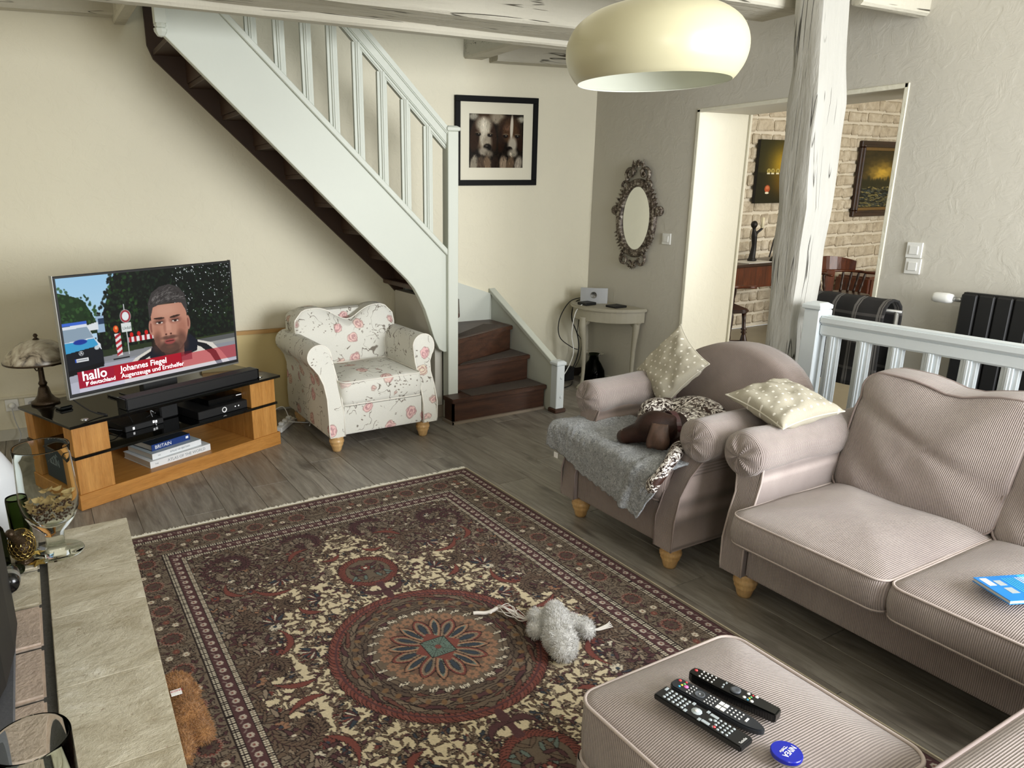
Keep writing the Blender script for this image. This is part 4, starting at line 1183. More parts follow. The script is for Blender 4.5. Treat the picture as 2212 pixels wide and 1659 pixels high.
P('glass_shelf', box(0.002, 0.0, 0.277, 1.322, 0.55, 0.292), 'black_glass', ts, bevel=0.001)
P('glass_top', box(-0.012, -0.03, 0.455, 1.335, 0.57, 0.47), 'black_glass', ts, bevel=0.0015)
for x, y in ((0.10, 0.04), (1.225, 0.04), (0.10, 0.5), (1.225, 0.5)):
    P('fixing_disc', lathe([(0.0, 0.4755), (0.018, 0.4745), (0.022, 0.470)], 20, (x, y, 0)), 'chrome', ts, smooth=True)
# television
vcol('screen_picture', 0.2, emit=0.92)
def tv_picture():
    H, W = 236, 420; p = Paint(H, W, '#b9d6ea'); r_ = np.random.RandomState(4)
    Yv, Xv = np.mgrid[0:H, 0:W]; u, v = Xv/W, Yv/H
    sky = np.stack([0.62+0.2*v, 0.80+0.1*v, 0.92+0.04*v], -1); p.a[:] = sky
    X = lambda a: a*W; Y = lambda a: a*H
    # tree masses: many leafy dabs
    def foliage(test, n, cols, rmin=1.5, rmax=5):
        for _ in range(n):
            x, y = r_.rand(), r_.rand()*0.78
            if test(x, y): p.ell(X(x), Y(y), rmin+r_.rand()*(rmax-rmin), rmin+r_.rand()*(rmax-rmin)*0.7, cols[r_.randint(len(cols))], 0.85, r_.rand()*3, 0.4)
    p.poly([(X(0.30), 0), (W, 0), (W, Y(0.78)), (X(0.16), Y(0.74)), (X(0.17), Y(0.46)), (X(0.22), Y(0.3)), (X(0.25), Y(0.18)), (X(0.27), Y(0.06))], '#0c120d')
    foliage(lambda x, y: x > 0.24-0.09*min(1, y/0.35)+0.03 and y < 0.74, 2600, ['#0a0f0b', '#101a10', '#16241a', '#0d130e', '#1d2f1c', '#0a0c0a'])
    foliage(lambda x, y: 0.17 < x < 0.40 and y < 0.70 and x > 0.27-0.13*y, 900, ['#1a3016', '#24421c', '#16240f', '#315225', '#0f1a0d'])
    foliage(lambda x, y: x > 0.73 and 0.40 < y < 0.73, 500, ['#15240f', '#24391a', '#1b2e16'])
    p.poly([(0, Y(0.12)), (X(0.07), Y(0.16)), (X(0.12), Y(0.20)), (X(0.15), Y(0.30)), (X(0.18), Y(0.42)), (X(0.18), Y(0.5)), (0, Y(0.5))], '#1d3319')
    foliage(lambda x, y: x < 0.185 and y > 0.09+0.95*max(0, x-0.02)-0.03*math.sin(x*60) and y < 0.55, 1500, ['#24421f', '#1b3318', '#365a2c', '#12240f', '#2c4c24'])
    for _ in range(150):
        x, y = 0.62+0.38*r_.rand(), r_.rand()**1.6*0.5
        p.ell(X(x), Y(y), 0.6+0.7*r_.rand(), 0.6+0.6*r_.rand(), '#e8f0f4', 0.9)
    p.rect(0, Y(0.72), W, H, '#8f9299'); p.rect(X(0.70), Y(0.715), W, Y(0.775), '#5a5c5c'); p.rect(X(0.70), Y(0.765), W, Y(0.80), '#9b9c98'); p.rect(X(0.70), Y(0.70), W, Y(0.72), '#333c22')
    p.poly([(X(0.17), Y(0.66)), (X(0.46), Y(0.66)), (X(0.46), Y(0.74)), (X(0.17), Y(0.74))], '#2a351f'); p.poly([(X(0.18), Y(0.72)), (X(0.46), Y(0.70)), (X(0.46), Y(0.76)), (X(0.18), Y(0.76))], '#85878a')
    p.rect(0, Y(0.78), X(0.5), H, '#a7a9b5'); p.poly([(0, Y(0.90)), (X(0.3), Y(0.86)), (X(0.3), H), (0, H)], '#b9bbc9')
    p.rect(X(0.175), Y(0.36), X(0.215), Y(0.50), '#9bb6d0'); p.rect(X(0.185), Y(0.38), X(0.215), Y(0.43), '#2a3d5a'); p.poly([(X(0.12), Y(0.42)), (X(0.18), Y(0.40)), (X(0.18), Y(0.47)), (X(0.12), Y(0.47))], '#dfe6ea')
    # police van
    p.poly([(0, Y(0.41)), (X(0.12), Y(0.40)), (X(0.152), Y(0.54)), (X(0.18), Y(0.60)), (X(0.185), Y(0.78)), (0, Y(0.80))], '#dfe6ee')
    p.rect(0, Y(0.385), X(0.125), Y(0.41), '#3f6ad0')
    p.poly([(0, Y(0.435)), (X(0.122), Y(0.43)), (X(0.148), Y(0.53)), (0, Y(0.545))], '#8fa3b4')
    p.poly([(0, Y(0.55)), (X(0.150), Y(0.54)), (X(0.168), Y(0.60)), (X(0.13), Y(0.63)), (0, Y(0.65))], '#3f9fd0'); p.ell(X(0.078), Y(0.555), X(0.035), Y(0.022), '#1d3a9a')
    p.poly([(0, Y(0.64)), (X(0.165), Y(0.61)), (X(0.186), Y(0.66)), (X(0.186), Y(0.78)), (0, Y(0.80))], '#15181f')
    p.ell(X(0.158), Y(0.625), X(0.013), Y(0.018), '#c9d3d8'); p.ell(X(0.075), Y(0.653), 5.0, 5.0, '#c9ced2'); p.ell(X(0.075), Y(0.653), 4.0, 4.0, '#23262c')
    for a in (-90, 30, 150): p.vine([(X(0.075), Y(0.653)), (X(0.075)+4*math.cos(R(a)), Y(0.653)+4*math.sin(R(a)))], 0.7, '#d4d8dc')
    p.rect(X(0.041), Y(0.70), X(0.110), Y(0.73), '#e9ecee'); p.rect(X(0.041), Y(0.70), X(0.048), Y(0.73), '#2a50b0'); p.rect(X(0.052), Y(0.708), X(0.105), Y(0.722), '#a0a4a8')
    p.poly([(0, Y(0.79)), (X(0.185), Y(0.76)), (X(0.185), Y(0.80)), (0, Y(0.84))], '#0c0d10')
    # sign, post and barriers
    p.rect(X(0.327), Y(0.28), X(0.333), Y(0.74), '#c3c8c8'); p.ell(X(0.33), Y(0.387), X(0.030), Y(0.060), '#d9dcdc'); p.ell(X(0.33), Y(0.387), X(0.0275), Y(0.055), '#9a2430'); p.ell(X(0.33), Y(0.387), X(0.019), Y(0.039), '#e6eef0')
    p.rect(X(0.304), Y(0.452), X(0.358), Y(0.53), '#dfe5e3')
    p.poly([(X(0.259), Y(0.53)), (X(0.291), Y(0.53)), (X(0.292), Y(0.73)), (X(0.264), Y(0.735))], '#e7e2e2')
    for k in range(4): p.poly([(X(0.260), Y(0.555+k*0.052)), (X(0.291), Y(0.525+k*0.052)), (X(0.292), Y(0.55+k*0.052)), (X(0.261), Y(0.58+k*0.052))], '#b0202c')
    p.ell(X(0.270), Y(0.490), X(0.014), Y(0.033), '#e2521c'); p.ell(X(0.272), Y(0.48), X(0.006), Y(0.014), '#ffa060')
    p.rect(X(0.334), Y(0.585), X(0.48), Y(0.635), '#ece6e6')
    for k in range(5): p.rect(X(0.336+k*0.030), Y(0.585), X(0.350+k*0.030), Y(0.635), '#a61c28')
    for x in (0.352, 0.393, 0.437): p.ell(X(x), Y(0.562), X(0.010), Y(0.022), '#d2201c')
    p.rect(X(0.24), Y(0.755), X(0.33), Y(0.77), '#1c1c1e')
    # man: shirt, neck, collar, head, hair
    p.poly([(X(0.30), Y(0.86)), (X(0.36), Y(0.78)), (X(0.45), Y(0.72)), (X(0.75), Y(0.72)), (X(0.84), Y(0.77)), (X(0.90), Y(0.88)), (X(0.95), H), (X(0.28), H)], '#ded9cf')
    p.poly([(X(0.33), Y(0.86)), (X(0.385), Y(0.79)), (X(0.45), Y(0.745)), (X(0.47), Y(0.77)), (X(0.40), Y(0.82)), (X(0.36), Y(0.90))], '#17181f')
    p.poly([(X(0.735), Y(0.73)), (X(0.80), Y(0.77)), (X(0.86), Y(0.86)), (X(0.90), H), (X(0.86), H), (X(0.82), Y(0.88)), (X(0.76), Y(0.79)), (X(0.72), Y(0.76))], '#17181f')
    p.poly([(X(0.50), Y(0.68)), (X(0.67), Y(0.68)), (X(0.68), Y(0.82)), (X(0.58), Y(0.90)), (X(0.50), Y(0.82))], '#8f5f50')
    p.poly([(X(0.455), Y(0.72)), (X(0.50), Y(0.69)), (X(0.54), Y(0.82)), (X(0.47), Y(0.88)), (X(0.44), Y(0.80))], '#161a26')
    p.poly([(X(0.66), Y(0.68)), (X(0.70), Y(0.64)), (X(0.745), Y(0.72)), (X(0.735), Y(0.82)), (X(0.65), Y(0.85))], '#161a26')
    for ex_, ey_ in ((0.468, 0.53), (0.694, 0.53)): p.ell(X(ex_), Y(ey_), X(0.014), Y(0.07), '#b98270'); p.ell(X(ex_), Y(ey_), X(0.007), Y(0.045), '#8f5a4c')
    p.poly([(X(0.474), Y(0.33)), (X(0.69), Y(0.33)), (X(0.69), Y(0.60)), (X(0.672), Y(0.70)), (X(0.63), Y(0.77)), (X(0.565), Y(0.80)), (X(0.515), Y(0.77)), (X(0.483), Y(0.69)), (X(0.472), Y(0.58))], '#c08a74')
    p.ell(X(0.56), Y(0.38), X(0.07), Y(0.06), '#d3a18a', 0.6, soft=0.9); p.ell(X(0.655), Y(0.58), X(0.03), Y(0.09), '#9e6553', 0.6, soft=0.9); p.ell(X(0.50), Y(0.60), X(0.02), Y(0.08), '#a66d5a', 0.5, soft=0.9)
    p.ell(X(0.565), Y(0.755), X(0.075), Y(0.085), '#3a2823', 0.75, soft=0.5); p.ell(X(0.49), Y(0.68), X(0.025), Y(0.09), '#51352c', 0.6, 0.3, 0.8); p.ell(X(0.65), Y(0.69), X(0.03), Y(0.09), '#51352c', 0.65, -0.3, 0.8)
    p.ell(X(0.570), Y(0.645), X(0.048), Y(0.020), '#4a312a', 0.75, soft=0.6)
    p.ell(X(0.571), Y(0.685), X(0.032), Y(0.026), '#9c4c48', 1, soft=0.4); p.ell(X(0.571), Y(0.680), X(0.026), Y(0.006), '#3c1a1a', 1); p.ell(X(0.571), Y(0.735), X(0.022), Y(0.016), '#6e4a3d', 0.7, soft=0.8)
    p.ell(X(0.566), Y(0.55), X(0.020), Y(0.075), '#d09a84', 0.9, soft=0.6); p.ell(X(0.566), Y(0.600), X(0.028), Y(0.024), '#c48d78', 0.9, soft=0.4); p.ell(X(0.552), Y(0.612), X(0.007), Y(0.009), '#5a352c'); p.ell(X(0.581), Y(0.612), X(0.007), Y(0.009), '#5a352c'); p.ell(X(0.548), Y(0.54), X(0.008), Y(0.06), '#9a6655', 0.6, soft=0.9)
    for ex_ in (0.520, 0.616):
        p.ell(X(ex_), Y(0.485), X(0.034), Y(0.030), '#7a4c40', 0.75, soft=0.7); p.ell(X(ex_), Y(0.495), X(0.020), Y(0.010), '#e0cfc4'); p.ell(X(ex_), Y(0.495), X(0.009), Y(0.010), '#2a1a18'); p.ell(X(ex_), Y(0.486), X(0.023), Y(0.005), '#2a1a18'); p.ell(X(ex_), Y(0.515), X(0.026), Y(0.012), '#b57e6a', 0.7, soft=0.6)
        p.ell(X(ex_), Y(0.452), X(0.033), Y(0.010), '#33221d', 0.95, 0.05 if ex_ < 0.55 else -0.1)
    p.poly([(X(0.462), Y(0.46)), (X(0.464), Y(0.30)), (X(0.49), Y(0.21)), (X(0.54), Y(0.16)), (X(0.60), Y(0.145)), (X(0.655), Y(0.18)), (X(0.688), Y(0.25)), (X(0.698), Y(0.36)), (X(0.694), Y(0.46)), (X(0.684), Y(0.40)), (X(0.665), Y(0.335)), (X(0.60), Y(0.315)), (X(0.54), Y(0.32)), (X(0.49), Y(0.345)), (X(0.477), Y(0.41))], '#3f3b3a')
    for _ in range(160):
        a = r_.rand(); x = 0.475+0.21*a; y = 0.30-0.14*math.sin(PI*a)*r_.rand()
        p.leaf(X(x), Y(y), 5, 0.5, -1.0+1.2*a, ['#5e5a58', '#2a2625', '#74706d'][r_.randint(3)], '#3f3b3a', 0.1)
    # lower third
    p.rect(X(0.044), Y(0.815), X(0.634), Y(0.965), '#b0142a'); p.rect(X(0.634), Y(0.835), W, Y(0.965), '#c03038', 0.62); p.rect(X(0.044), Y(0.815), X(0.235), Y(0.965), '#a01838', 0.7)
    p.rect(X(0.044), Y(0.968), W, H, '#dcd6e6', 0.6); p.rect(X(0.63), Y(0.815), X(0.70), Y(0.90), '#7c1024', 0.5)
    return p.a
tv = thing('television', 'large flat television showing a news interview, standing on the oak and glass stand', 'television', TL(0.64, 0.18, 0.47), TVA)
TW, TH = 1.072, 0.637; tx0, tz0 = -TW/2, 0.088
P('casing', box(tx0, 0.0, tz0, tx0+TW, 0.012, tz0+TH), 'black_matt', tv, bevel=0.003)
P('rim', join(box(tx0-0.004, 0.0, tz0-0.004, tx0, 0.03, tz0+TH+0.003), box(tx0+TW, 0.0, tz0-0.004, tx0+TW+0.003, 0.03, tz0+TH+0.003), box(tx0-0.004, 0.0, tz0-0.010, tx0+TW+0.003, 0.03, tz0-0.0)), 'silver', tv)
P('rear_housing', box(-0.42, 0.012, tz0+0.02, 0.42, 0.06, tz0+0.36), 'black_matt', tv, bevel=0.01)
b_ = 0.012
screen = painted_grid('screen', tv_picture(), (tx0+b_, -0.001, tz0+TH-b_), (TW-2*b_, 0, 0), (0, 0, -(TH-2*b_-0.006)), 'screen_picture', tv)
P('stand_neck', box(-0.11, 0.02, 0.02, 0.11, 0.07, 0.12), 'black_matt', tv, bevel=0.004)
P('stand_foot', join(box(-0.24, -0.06, 0.001, 0.24, 0.20, 0.014), box(-0.19, -0.05, 0.014, 0.19, 0.16, 0.020)), 'black_gloss', tv, bevel=0.004)
sw_, sh_ = TW-2*b_, TH-2*b_-0.006
def scr(u, v): return (tx0+b_+u*sw_, -0.0022, tz0+TH-b_-v*sh_)
RT = (R(90), 0, 0)
text('screen_text', 'Johannes Fiegel', 0.046, 'led_glow', screen, scr(0.268, 0.885), RT, bold=0.008)
text('screen_text', 'Augenzeuge und Ersthelfer', 0.036, 'led_glow', screen, scr(0.268, 0.945), RT, bold=0.003)
text('screen_text', 'hallo', 0.072, 'led_glow', screen, scr(0.062, 0.898), RT, bold=0.012)
text('screen_text', 'deutschland', 0.030, 'led_glow', screen, scr(0.098, 0.945), RT, bold=0.008)
P('screen_mark', ([(scr(0.077, 0.915)[0], -0.0022, scr(0, 0.915)[2]), (scr(0.094, 0.915)[0], -0.0022, scr(0, 0.915)[2]), (scr(0.079, 0.955)[0], -0.0022, scr(0, 0.955)[2])], [(0, 2, 1)]), 'led_glow', screen)
simple('sign_ink', '#5c6a6a', 0.6)
text('screen_text', 'Unfall', 0.022, 'sign_ink', screen, scr(0.307, 0.507), RT)
def glassmat(name, col, rough=0.0, ior=1.13):
    t = NT(name, rough); t.b.inputs['Base Color'].default_value = hexc(col); t.b.inputs['Transmission Weight'].default_value = 1.0; t.b.inputs['IOR'].default_value = ior
    MAT[name] = t.m
glassmat('clear_glass', '#fafffc'); glassmat('green_glass', '#6f7c52'); glassmat('dark_glass', '#3c4433')
simple('white_plastic', '#e6e6e2', 0.4, var=0.02); simple('grey_plastic', '#b4b6b8', 0.45, var=0.03); simple('white_ceramic', '#cdd0d3', 0.25, var=0.02)
simple('bronze', '#3a2c1c', 0.35, 0.6, 0.3, 30, 0.002, 200); simple('brass', '#b69a56', 0.3, 0.9, 0.2, 30)
simple('card', '#c9c6bf', 0.8); simple('page', '#d8d6cd', 0.85)
# --- lamp on the stand
t = NT('marbled_glass', 0.35); v = t.obj()
a = t.noise(v, 9, 5, 0.6, 1.6)
t.col(t.ramp(a.outputs[0], [(0.36, '#3b332a'), (0.46, '#8a7f6c'), (0.56, '#a39a86'), (0.7, '#b9b19d')])); MAT['marbled_glass'] = t.m
lp = thing('table_lamp', 'bronze table lamp with a shallow marbled glass shade left of the television', 'lamp', (-0.03, 4.48, 0.47))
P('base', lathe([(0.0, 0.0), (0.072, 0.0), (0.074, 0.012), (0.055, 0.022), (0.036, 0.05), (0.026, 0.09), (0.018, 0.10)], 24), 'bronze', lp, smooth=True)
P('stem', lathe([(0.018, 0.10), (0.024, 0.115), (0.016, 0.13), (0.014, 0.20), (0.017, 0.225), (0.012, 0.25), (0.010, 0.37)], 16), 'bronze', lp, smooth=True)
for a_ in (0.3, 2.4, 4.5):
    c_, s_ = math.cos(a_), math.sin(a_)
    P('arm', tube([(0.012*c_, 0.012*s_, 0.255), (0.05*c_, 0.05*s_, 0.205), (0.10*c_, 0.10*s_, 0.21), (0.145*c_, 0.145*s_, 0.245)], 0.0035, 6, sm=4), 'bronze', lp, smooth=True)
sh = P('lamp_shade', lathe([(0.176, 0.243), (0.178, 0.25), (0.160, 0.285), (0.125, 0.32), (0.08, 0.347), (0.03, 0.36), (0.0, 0.362), (0.0, 0.358), (0.03, 0.356), (0.08, 0.343), (0.123, 0.316), (0.157, 0.281), (0.172, 0.245)], 40, cap=False), 'marbled_glass', lp, smooth=True)
P('shade_rim', lathe([(0.175, 0.238), (0.181, 0.241), (0.181, 0.249), (0.174, 0.249), (0.175, 0.238)], 40, cap=False), 'bronze', lp, smooth=True)
P('finial', lathe([(0.0, 0.36), (0.018, 0.362), (0.006, 0.372), (0.013, 0.382), (0.008, 0.392), (0.0, 0.395)], 14), 'bronze', lp, smooth=True)
# --- soundbar, set-top boxes, books in the stand
def TBX(name, g, mat, label, cat, loc, **k):
    return T(name, g, mat, label, cat, TL(*loc), TVA, world=False, **k)
sb = thing('soundbar', 'long black soundbar lying on the glass top in front of the television', 'soundbar', TL(0.78, 0.06, 0.47), TVA)
P('bar_body', box(-0.46, -0.045, 0, 0.42, 0.045, 0.062), 'black_matt', sb, bevel=0.006, segs=2); P('end_cap', box(-0.466, -0.043, 0.002, -0.459, 0.043, 0.060), 'black_gloss', sb); P('end_cap', box(0.419, -0.043, 0.002, 0.426, 0.043, 0.060), 'black_gloss', sb)
rc = thing('receiver', 'black satellite receiver with a round dial on the glass shelf, right side', 'receiver', TL(0.97, 0.22, 0.292), TVA)
P('box_body', box(-0.20, -0.17, 0, 0.19, 0.15, 0.05), 'black_matt', rc, bevel=0.003); P('dial', lathe([(0.017, -0.176), (0.017, -0.17), (0.012, -0.17), (0.012, -0.176), (0.017, -0.176)], 20, (-0.02, 0, 0.026), 'y', cap=False), 'led_white', rc, smooth=True)
for x in (0.06, 0.085): P('light', box(x, -0.1715, 0.024, x+0.006, -0.17, 0.03), 'led_glow', rc)
r2 = thing('receiver', 'smaller black recorder stacked on the dial receiver', 'receiver', TL(0.98, 0.22, 0.342), TVA)
P('box_body', box(-0.10, -0.12, 0, 0.16, 0.14, 0.04), 'black_gloss', r2, bevel=0.003); P('label_strip', box(0.10, -0.1215, 0.026, 0.14, -0.12, 0.031), 'led_white', r2)
r3 = thing('router', 'black box with white lights among cables in the middle of the glass shelf', 'router', TL(0.50, 0.28, 0.292), TVA)
P('box_body', box(-0.12, -0.10, 0, 0.12, 0.10, 0.035), 'black_matt', r3, bevel=0.003)
for x, z in ((-0.075, 0.012), (0.05, 0.020), (0.066, 0.018)): P('light', box(x, -0.1015, z-0.004, x+0.011, -0.1, z+0.01), 'led_glow', r3)
T('speaker', join(box(-0.06, -0.06, 0, 0.06, 0.06, 0.13)), 'black_matt', 'small black speaker box between the cables on the glass shelf', 'speaker', TL(0.70, 0.30, 0.292), TVA, world=False, bevel=0.008)
for i, (a, b, c, dz) in enumerate((((0.22, 0.3), (0.4, 0.22), (0.62, 0.34), 0.0), ((0.56, 0.16), (0.66, 0.30), (0.80, 0.4), 0.02), ((0.25, 0.4), (0.36, 0.36), (0.45, 0.2), 0.03))):
    T('cable', tube([TL(a[0], a[1], 0.297), TL((a[0]+b[0])/2, b[1], 0.325+dz), TL(b[0], b[1], 0.30+dz), TL(c[0], (b[1]+c[1])/2, 0.335+dz), TL(c[0], c[1], 0.297)], 0.003, 6, sm=6), 'black_rubber' if i != 1 else 'grey_plastic', ('black cable curling on the left of the glass shelf', 'grey cable looping over the middle of the glass shelf', 'short black cable behind the router in the stand')[i], 'cable', smooth=True)
T('cable', tube([TL(0.12, 0.20, 0.55), TL(0.15, 0.09, 0.50), TL(0.19, 0.03, 0.476), TL(0.21, 0.02, 0.474), TL(0.20, 0.10, 0.474)], 0.0035, 6, sm=6), 'black_rubber', 'black cable hanging from the left bottom corner of the television', 'cable', smooth=True)
T('media_player', join(box(-0.035, -0.035, 0, 0.035, 0.035, 0.02)), 'black_gloss', 'small black media box beside the foot of the bronze lamp', 'media player', TL(0.13, 0.33, 0.47), TVA, world=False, bevel=0.006)
simple('blue_book', '#1d3a7a', 0.4, var=0.1); simple('white_book', '#dfe2e4', 0.5, var=0.03); simple('greyblue_book', '#b9c6cc', 0.5, var=0.05); simple('ink_grey', '#8b949a', 0.6); simple('ink_dark', '#26303a', 0.6)
def book(name, label, loc, rz, wx, dy, th, cover, spine, lab, tcol, tsize, tx=0.0, grp='books on the lowest shelf of the stand'):
    b = thing(name, label, 'book', TL(*loc), TVA+rz, grp)
    P('pages', box(-wx/2+0.004, -dy/2+0.003, 0.003, wx/2-0.004, dy/2-0.004, th-0.003), 'page', b)
    P('cover', join(box(-wx/2, -dy/2, 0, wx/2, dy/2, 0.003), box(-wx/2, -dy/2, th-0.003, wx/2, dy/2, th)), cover, b)
    sp = P('spine', box(-wx/2, -dy/2-0.0015, 0, wx/2, -dy/2+0.003, th), spine, b, bevel=0.0008)
    for (s_, x_, sz) in lab: text('spine_title', s_, sz, tcol, sp, (x_, -dy/2-0.0022, th/2-sz*0.34), RT, ext=0.0003)
    return b
book('book', 'white atlas with grey spine letters at the bottom of the book stack', (0.64, 0.21, 0.085), 0.0, 0.40, 0.29, 0.040, 'white_book', 'white_book', [('ATLAS OF THE WORLD', -0.09, 0.024), ('THE', -0.17, 0.012)], 'ink_grey', 0.024)
book('book', 'pale blue and white atlas in the middle of the book stack', (0.63, 0.22, 0.125), 0.03, 0.33, 0.26, 0.034, 'greyblue_book', 'white_book', [('ATLAS OF BRITAIN', -0.05, 0.016), ('THE', -0.13, 0.010)], 'ink_grey', 0.016)
bb_ = book('book', 'thick blue book with a white title on top of the stack', (0.62, 0.24, 0.159), 0.05, 0.26, 0.21, 0.038, 'ink_dark', 'blue_book', [('BRITAIN', -0.11, 0.030)], 'led_white', 0.03)
P('spine_mark', box(0.10, -0.1075, 0.014, 0.118, -0.106, 0.028), 'led_white', bb_)
b4 = thing('book', 'black picture book leaning inside the left end of the oak stand', 'book', TL(0.05, 0.27, 0.292-0.2), TVA, 'books on the lowest shelf of the stand')
P('cover', box(-0.02, -0.14, 0, 0.015, 0.14, 0.17), 'ink_dark', b4, bevel=0.002); text('cover_text', 'ALLIN', 0.06, 'ink_grey', b4, (-0.021, 0.11, 0.09), (R(90), 0, R(-90)))
# --- wall bits near the stand
ph_ = lambda x: yN(x)
T('wall_panel', nwall(0.98, 1.66, 0.02, 0.60, 0.012, 0.03), MAT.get('panel') or simple('panel', '#d8c48c', 0.55, var=0.05), 'yellow board leaning on the wall between the stand and the floral armchair', 'board', (1.3, 5.2, 0))
T('panel_strip', nwall(0.98, 1.66, 0.60, 0.625, 0.005, 0.045), simple('pine', '#b98f52', 0.5), 'wooden strip lying along the top of the yellow board', 'strip', (1.3, 5.2, 0.6))
for i_, x_ in enumerate((-0.235, -0.12)):
    so = thing('wall_socket', 'white wall socket at the far left, ' + ('with a plug in it' if i_ == 0 else 'empty, beside the stand corner'), 'socket', (x_, yN(x_)-0.0, 0.20), SL)
    P('plate', box(-0.04, -0.012, 0, 0.04, -0.001, 0.08), 'white_plastic', so, bevel=0.003)
    P('insert', lathe([(0.0, -0.013), (0.018, -0.013), (0.02, -0.0125), (0.02, -0.012)], 18, (0, 0, 0.04), 'y'), 'grey_plastic', so, smooth=True)
pg_ = thing('plug', 'white plug in the far left wall socket with its cord hanging down', 'plug', (-0.235, yN(-0.235)-0.014, 0.24), SL)
P('plug_body', lathe([(0.0, -0.035), (0.014, -0.033), (0.020, -0.01), (0.02, 0.0)], 16, (0, 0, 0), 'y'), 'white_plastic', pg_, smooth=True); P('cord', tube([(0, -0.03, -0.01), (0.01, -0.04, -0.10), (0.03, -0.05, -0.19), (0.02, -0.10, -0.225)], 0.0035, 6, sm=6), 'grey_plastic', pg_, smooth=True)
T('cable_duct', nwall(-0.6, 0.2, 0.285, 0.30, 0.001, 0.012), 'wall_paint', 'cream cable duct running along the wall above the sockets', 'duct', (-0.2, yN(-0.2), 0.285))
ps = thing('power_strip', 'white power strip with plugs lying on the floor behind the stand', 'power strip', (1.42, 4.78, 0.0), 0.9)
P('strip_body', box(-0.13, -0.025, 0.001, 0.13, 0.025, 0.04), 'white_plastic', ps, bevel=0.006)
for x in (-0.07, 0.0, 0.07): P('plug', box(x-0.018, -0.018, 0.041, x+0.018, 0.018, 0.062), 'white_plastic', ps, bevel=0.005)
for pts in (((-0.02, -0.03, 0.05), (0.04, -0.10, 0.03), (0.12, -0.13, 0.006), (0.18, -0.06, 0.006)), ((0.07, 0, 0.06), (0.10, 0.05, 0.12), (0.03, 0.10, 0.10), (-0.03, 0.13, 0.02)), ((0.13, 0, 0.02), (0.2, -0.03, 0.006), (0.16, -0.12, 0.005), (0.05, -0.16, 0.005))):
    P('cord', tube(pts, 0.0038, 6, sm=6), 'white_plastic', ps, smooth=True)

# ---------------------------------------------------------------- dog picture on the stair wall
vcol('print', 0.08, bump=0); vcol('oil', 0.35)
def dog_print():
    H, W = 180, 192; p = Paint(H, W, '#14100d'); r_ = np.random.RandomState(9)
    E = lambda x, y, a, b, c, al=1.0, an=0.0, so=0.5: p.ell(x*1.2, y*1.2, a*1.2, b*1.2, c, al, an, so)
    E(60, 4, 40, 12, '#3a2c20', 1, 0, 0.6); E(84, 12, 24, 16, '#8a7f6d', 1, 0.2, 0.6); E(12, 8, 14, 9, '#8a8678', 1, 0, 0.8); E(150, 14, 14, 8, '#9a9586', 1, -0.3, 0.7)
    E(118, 40, 36, 36, '#33251a', 1, 0, 0.3); E(40, 54, 32, 46, '#57483a', 1, 0, 0.3)
    E(16, 62, 14, 42, '#2b1c14', 1, 0.12, 0.3); E(68, 62, 11, 40, '#2a1b13', 1, -0.12, 0.3)
    E(42, 30, 22, 20, '#a39a87', 1, 0, 0.6); E(45, 60, 15, 36, '#b4ab98', 1, 0.04, 0.5); E(41, 34, 8, 20, '#d3cab7', 0.9, 0, 0.9); E(52, 80, 13, 24, '#8d8372', 0.9, 0.05, 0.7)
    E(96, 66, 12, 40, '#22150f', 1, 0.15, 0.3); E(146, 64, 11, 38, '#24160f', 1, -0.15, 0.3)
    E(121, 48, 24, 30, '#46301f', 1, 0, 0.5); E(112, 36, 12, 8, '#5c4434', 0.8, 0, 0.9)
    for _ in range(700):
        x, y = r_.rand()*W, r_.rand()*H; c = np.clip(p.a[int(y), int(x)]*(0.72+0.55*r_.rand()), 0, 1)
        p.leaf(x, y, 2.5+3.5*r_.rand(), 0.7, 1.57+(r_.rand()-0.5)*0.8, c, c, 0.1)
    E(124, 36, 4.5, 34, '#cfc7b6', 0.95, 0.03, 0.5); E(127, 84, 13, 22, '#a9a190', 0.95, 0, 0.6)
    for x, y in ((26, 56), (60, 58), (106, 60), (141, 60)): E(x, y, 7.5, 5.5, '#120d0b', 0.95, 0, 0.5); E(x, y-5, 8, 2, '#7c6c58', 0.6, 0, 0.8); E(x+1.5, y-1, 1.4, 1.2, '#a89f90', 0.8)
    E(53, 92, 12, 10, '#100c0b', 1, 0, 0.35); E(50, 88, 4, 2, '#57504a', 0.7); E(42, 104, 14, 11, '#958c7c', 0.9, 0.2, 0.6); E(57, 110, 12, 9, '#6d6456', 0.9, 0, 0.6)
    E(118, 98, 10, 9, '#100c0b', 1, 0, 0.35); E(128, 108, 14, 12, '#8f8777', 0.9, 0, 0.6)
    for x, c in ((14, '#8a8271'), (34, '#4c3e31'), (54, '#6e5b47'), (76, '#241a14'), (100, '#8a7864'), (122, '#5d4c3b'), (146, '#918879')):
        E(x, 138, 11, 22, c, 0.95, (x % 3-1)*0.15, 0.5)
    for _ in range(200):
        x, y = r_.rand()*W, H*0.72+r_.rand()*H*0.28; c = np.clip(p.a[int(min(y, H-1)), int(x)]*(0.6+0.8*r_.rand()), 0, 1); p.leaf(x, y, 6, 0.8, 1.57+(r_.rand()-0.5)*0.6, c, c, 0.1)
    return p.a
def NP(x, z, off=0.0): return (x, yN(x)-off, z)
px0, px1, pz0, pz1 = 2.965, 3.672, 1.632, 2.285
dp = thing('framed_picture', 'square black framed print of two hounds hanging beside the stairs', 'picture', (px0, yN(px0), pz0), SL)
PW_, PH_ = (px1-px0)/math.cos(SL), pz1-pz0
def frame(wd, ht, bw, d0, d1):
    return join(box(0, -d1, 0, wd, -d0, bw), box(0, -d1, ht-bw, wd, -d0, ht), box(0, -d1, bw, bw, -d0, ht-bw), box(wd-bw, -d1, bw, wd, -d0, ht-bw))
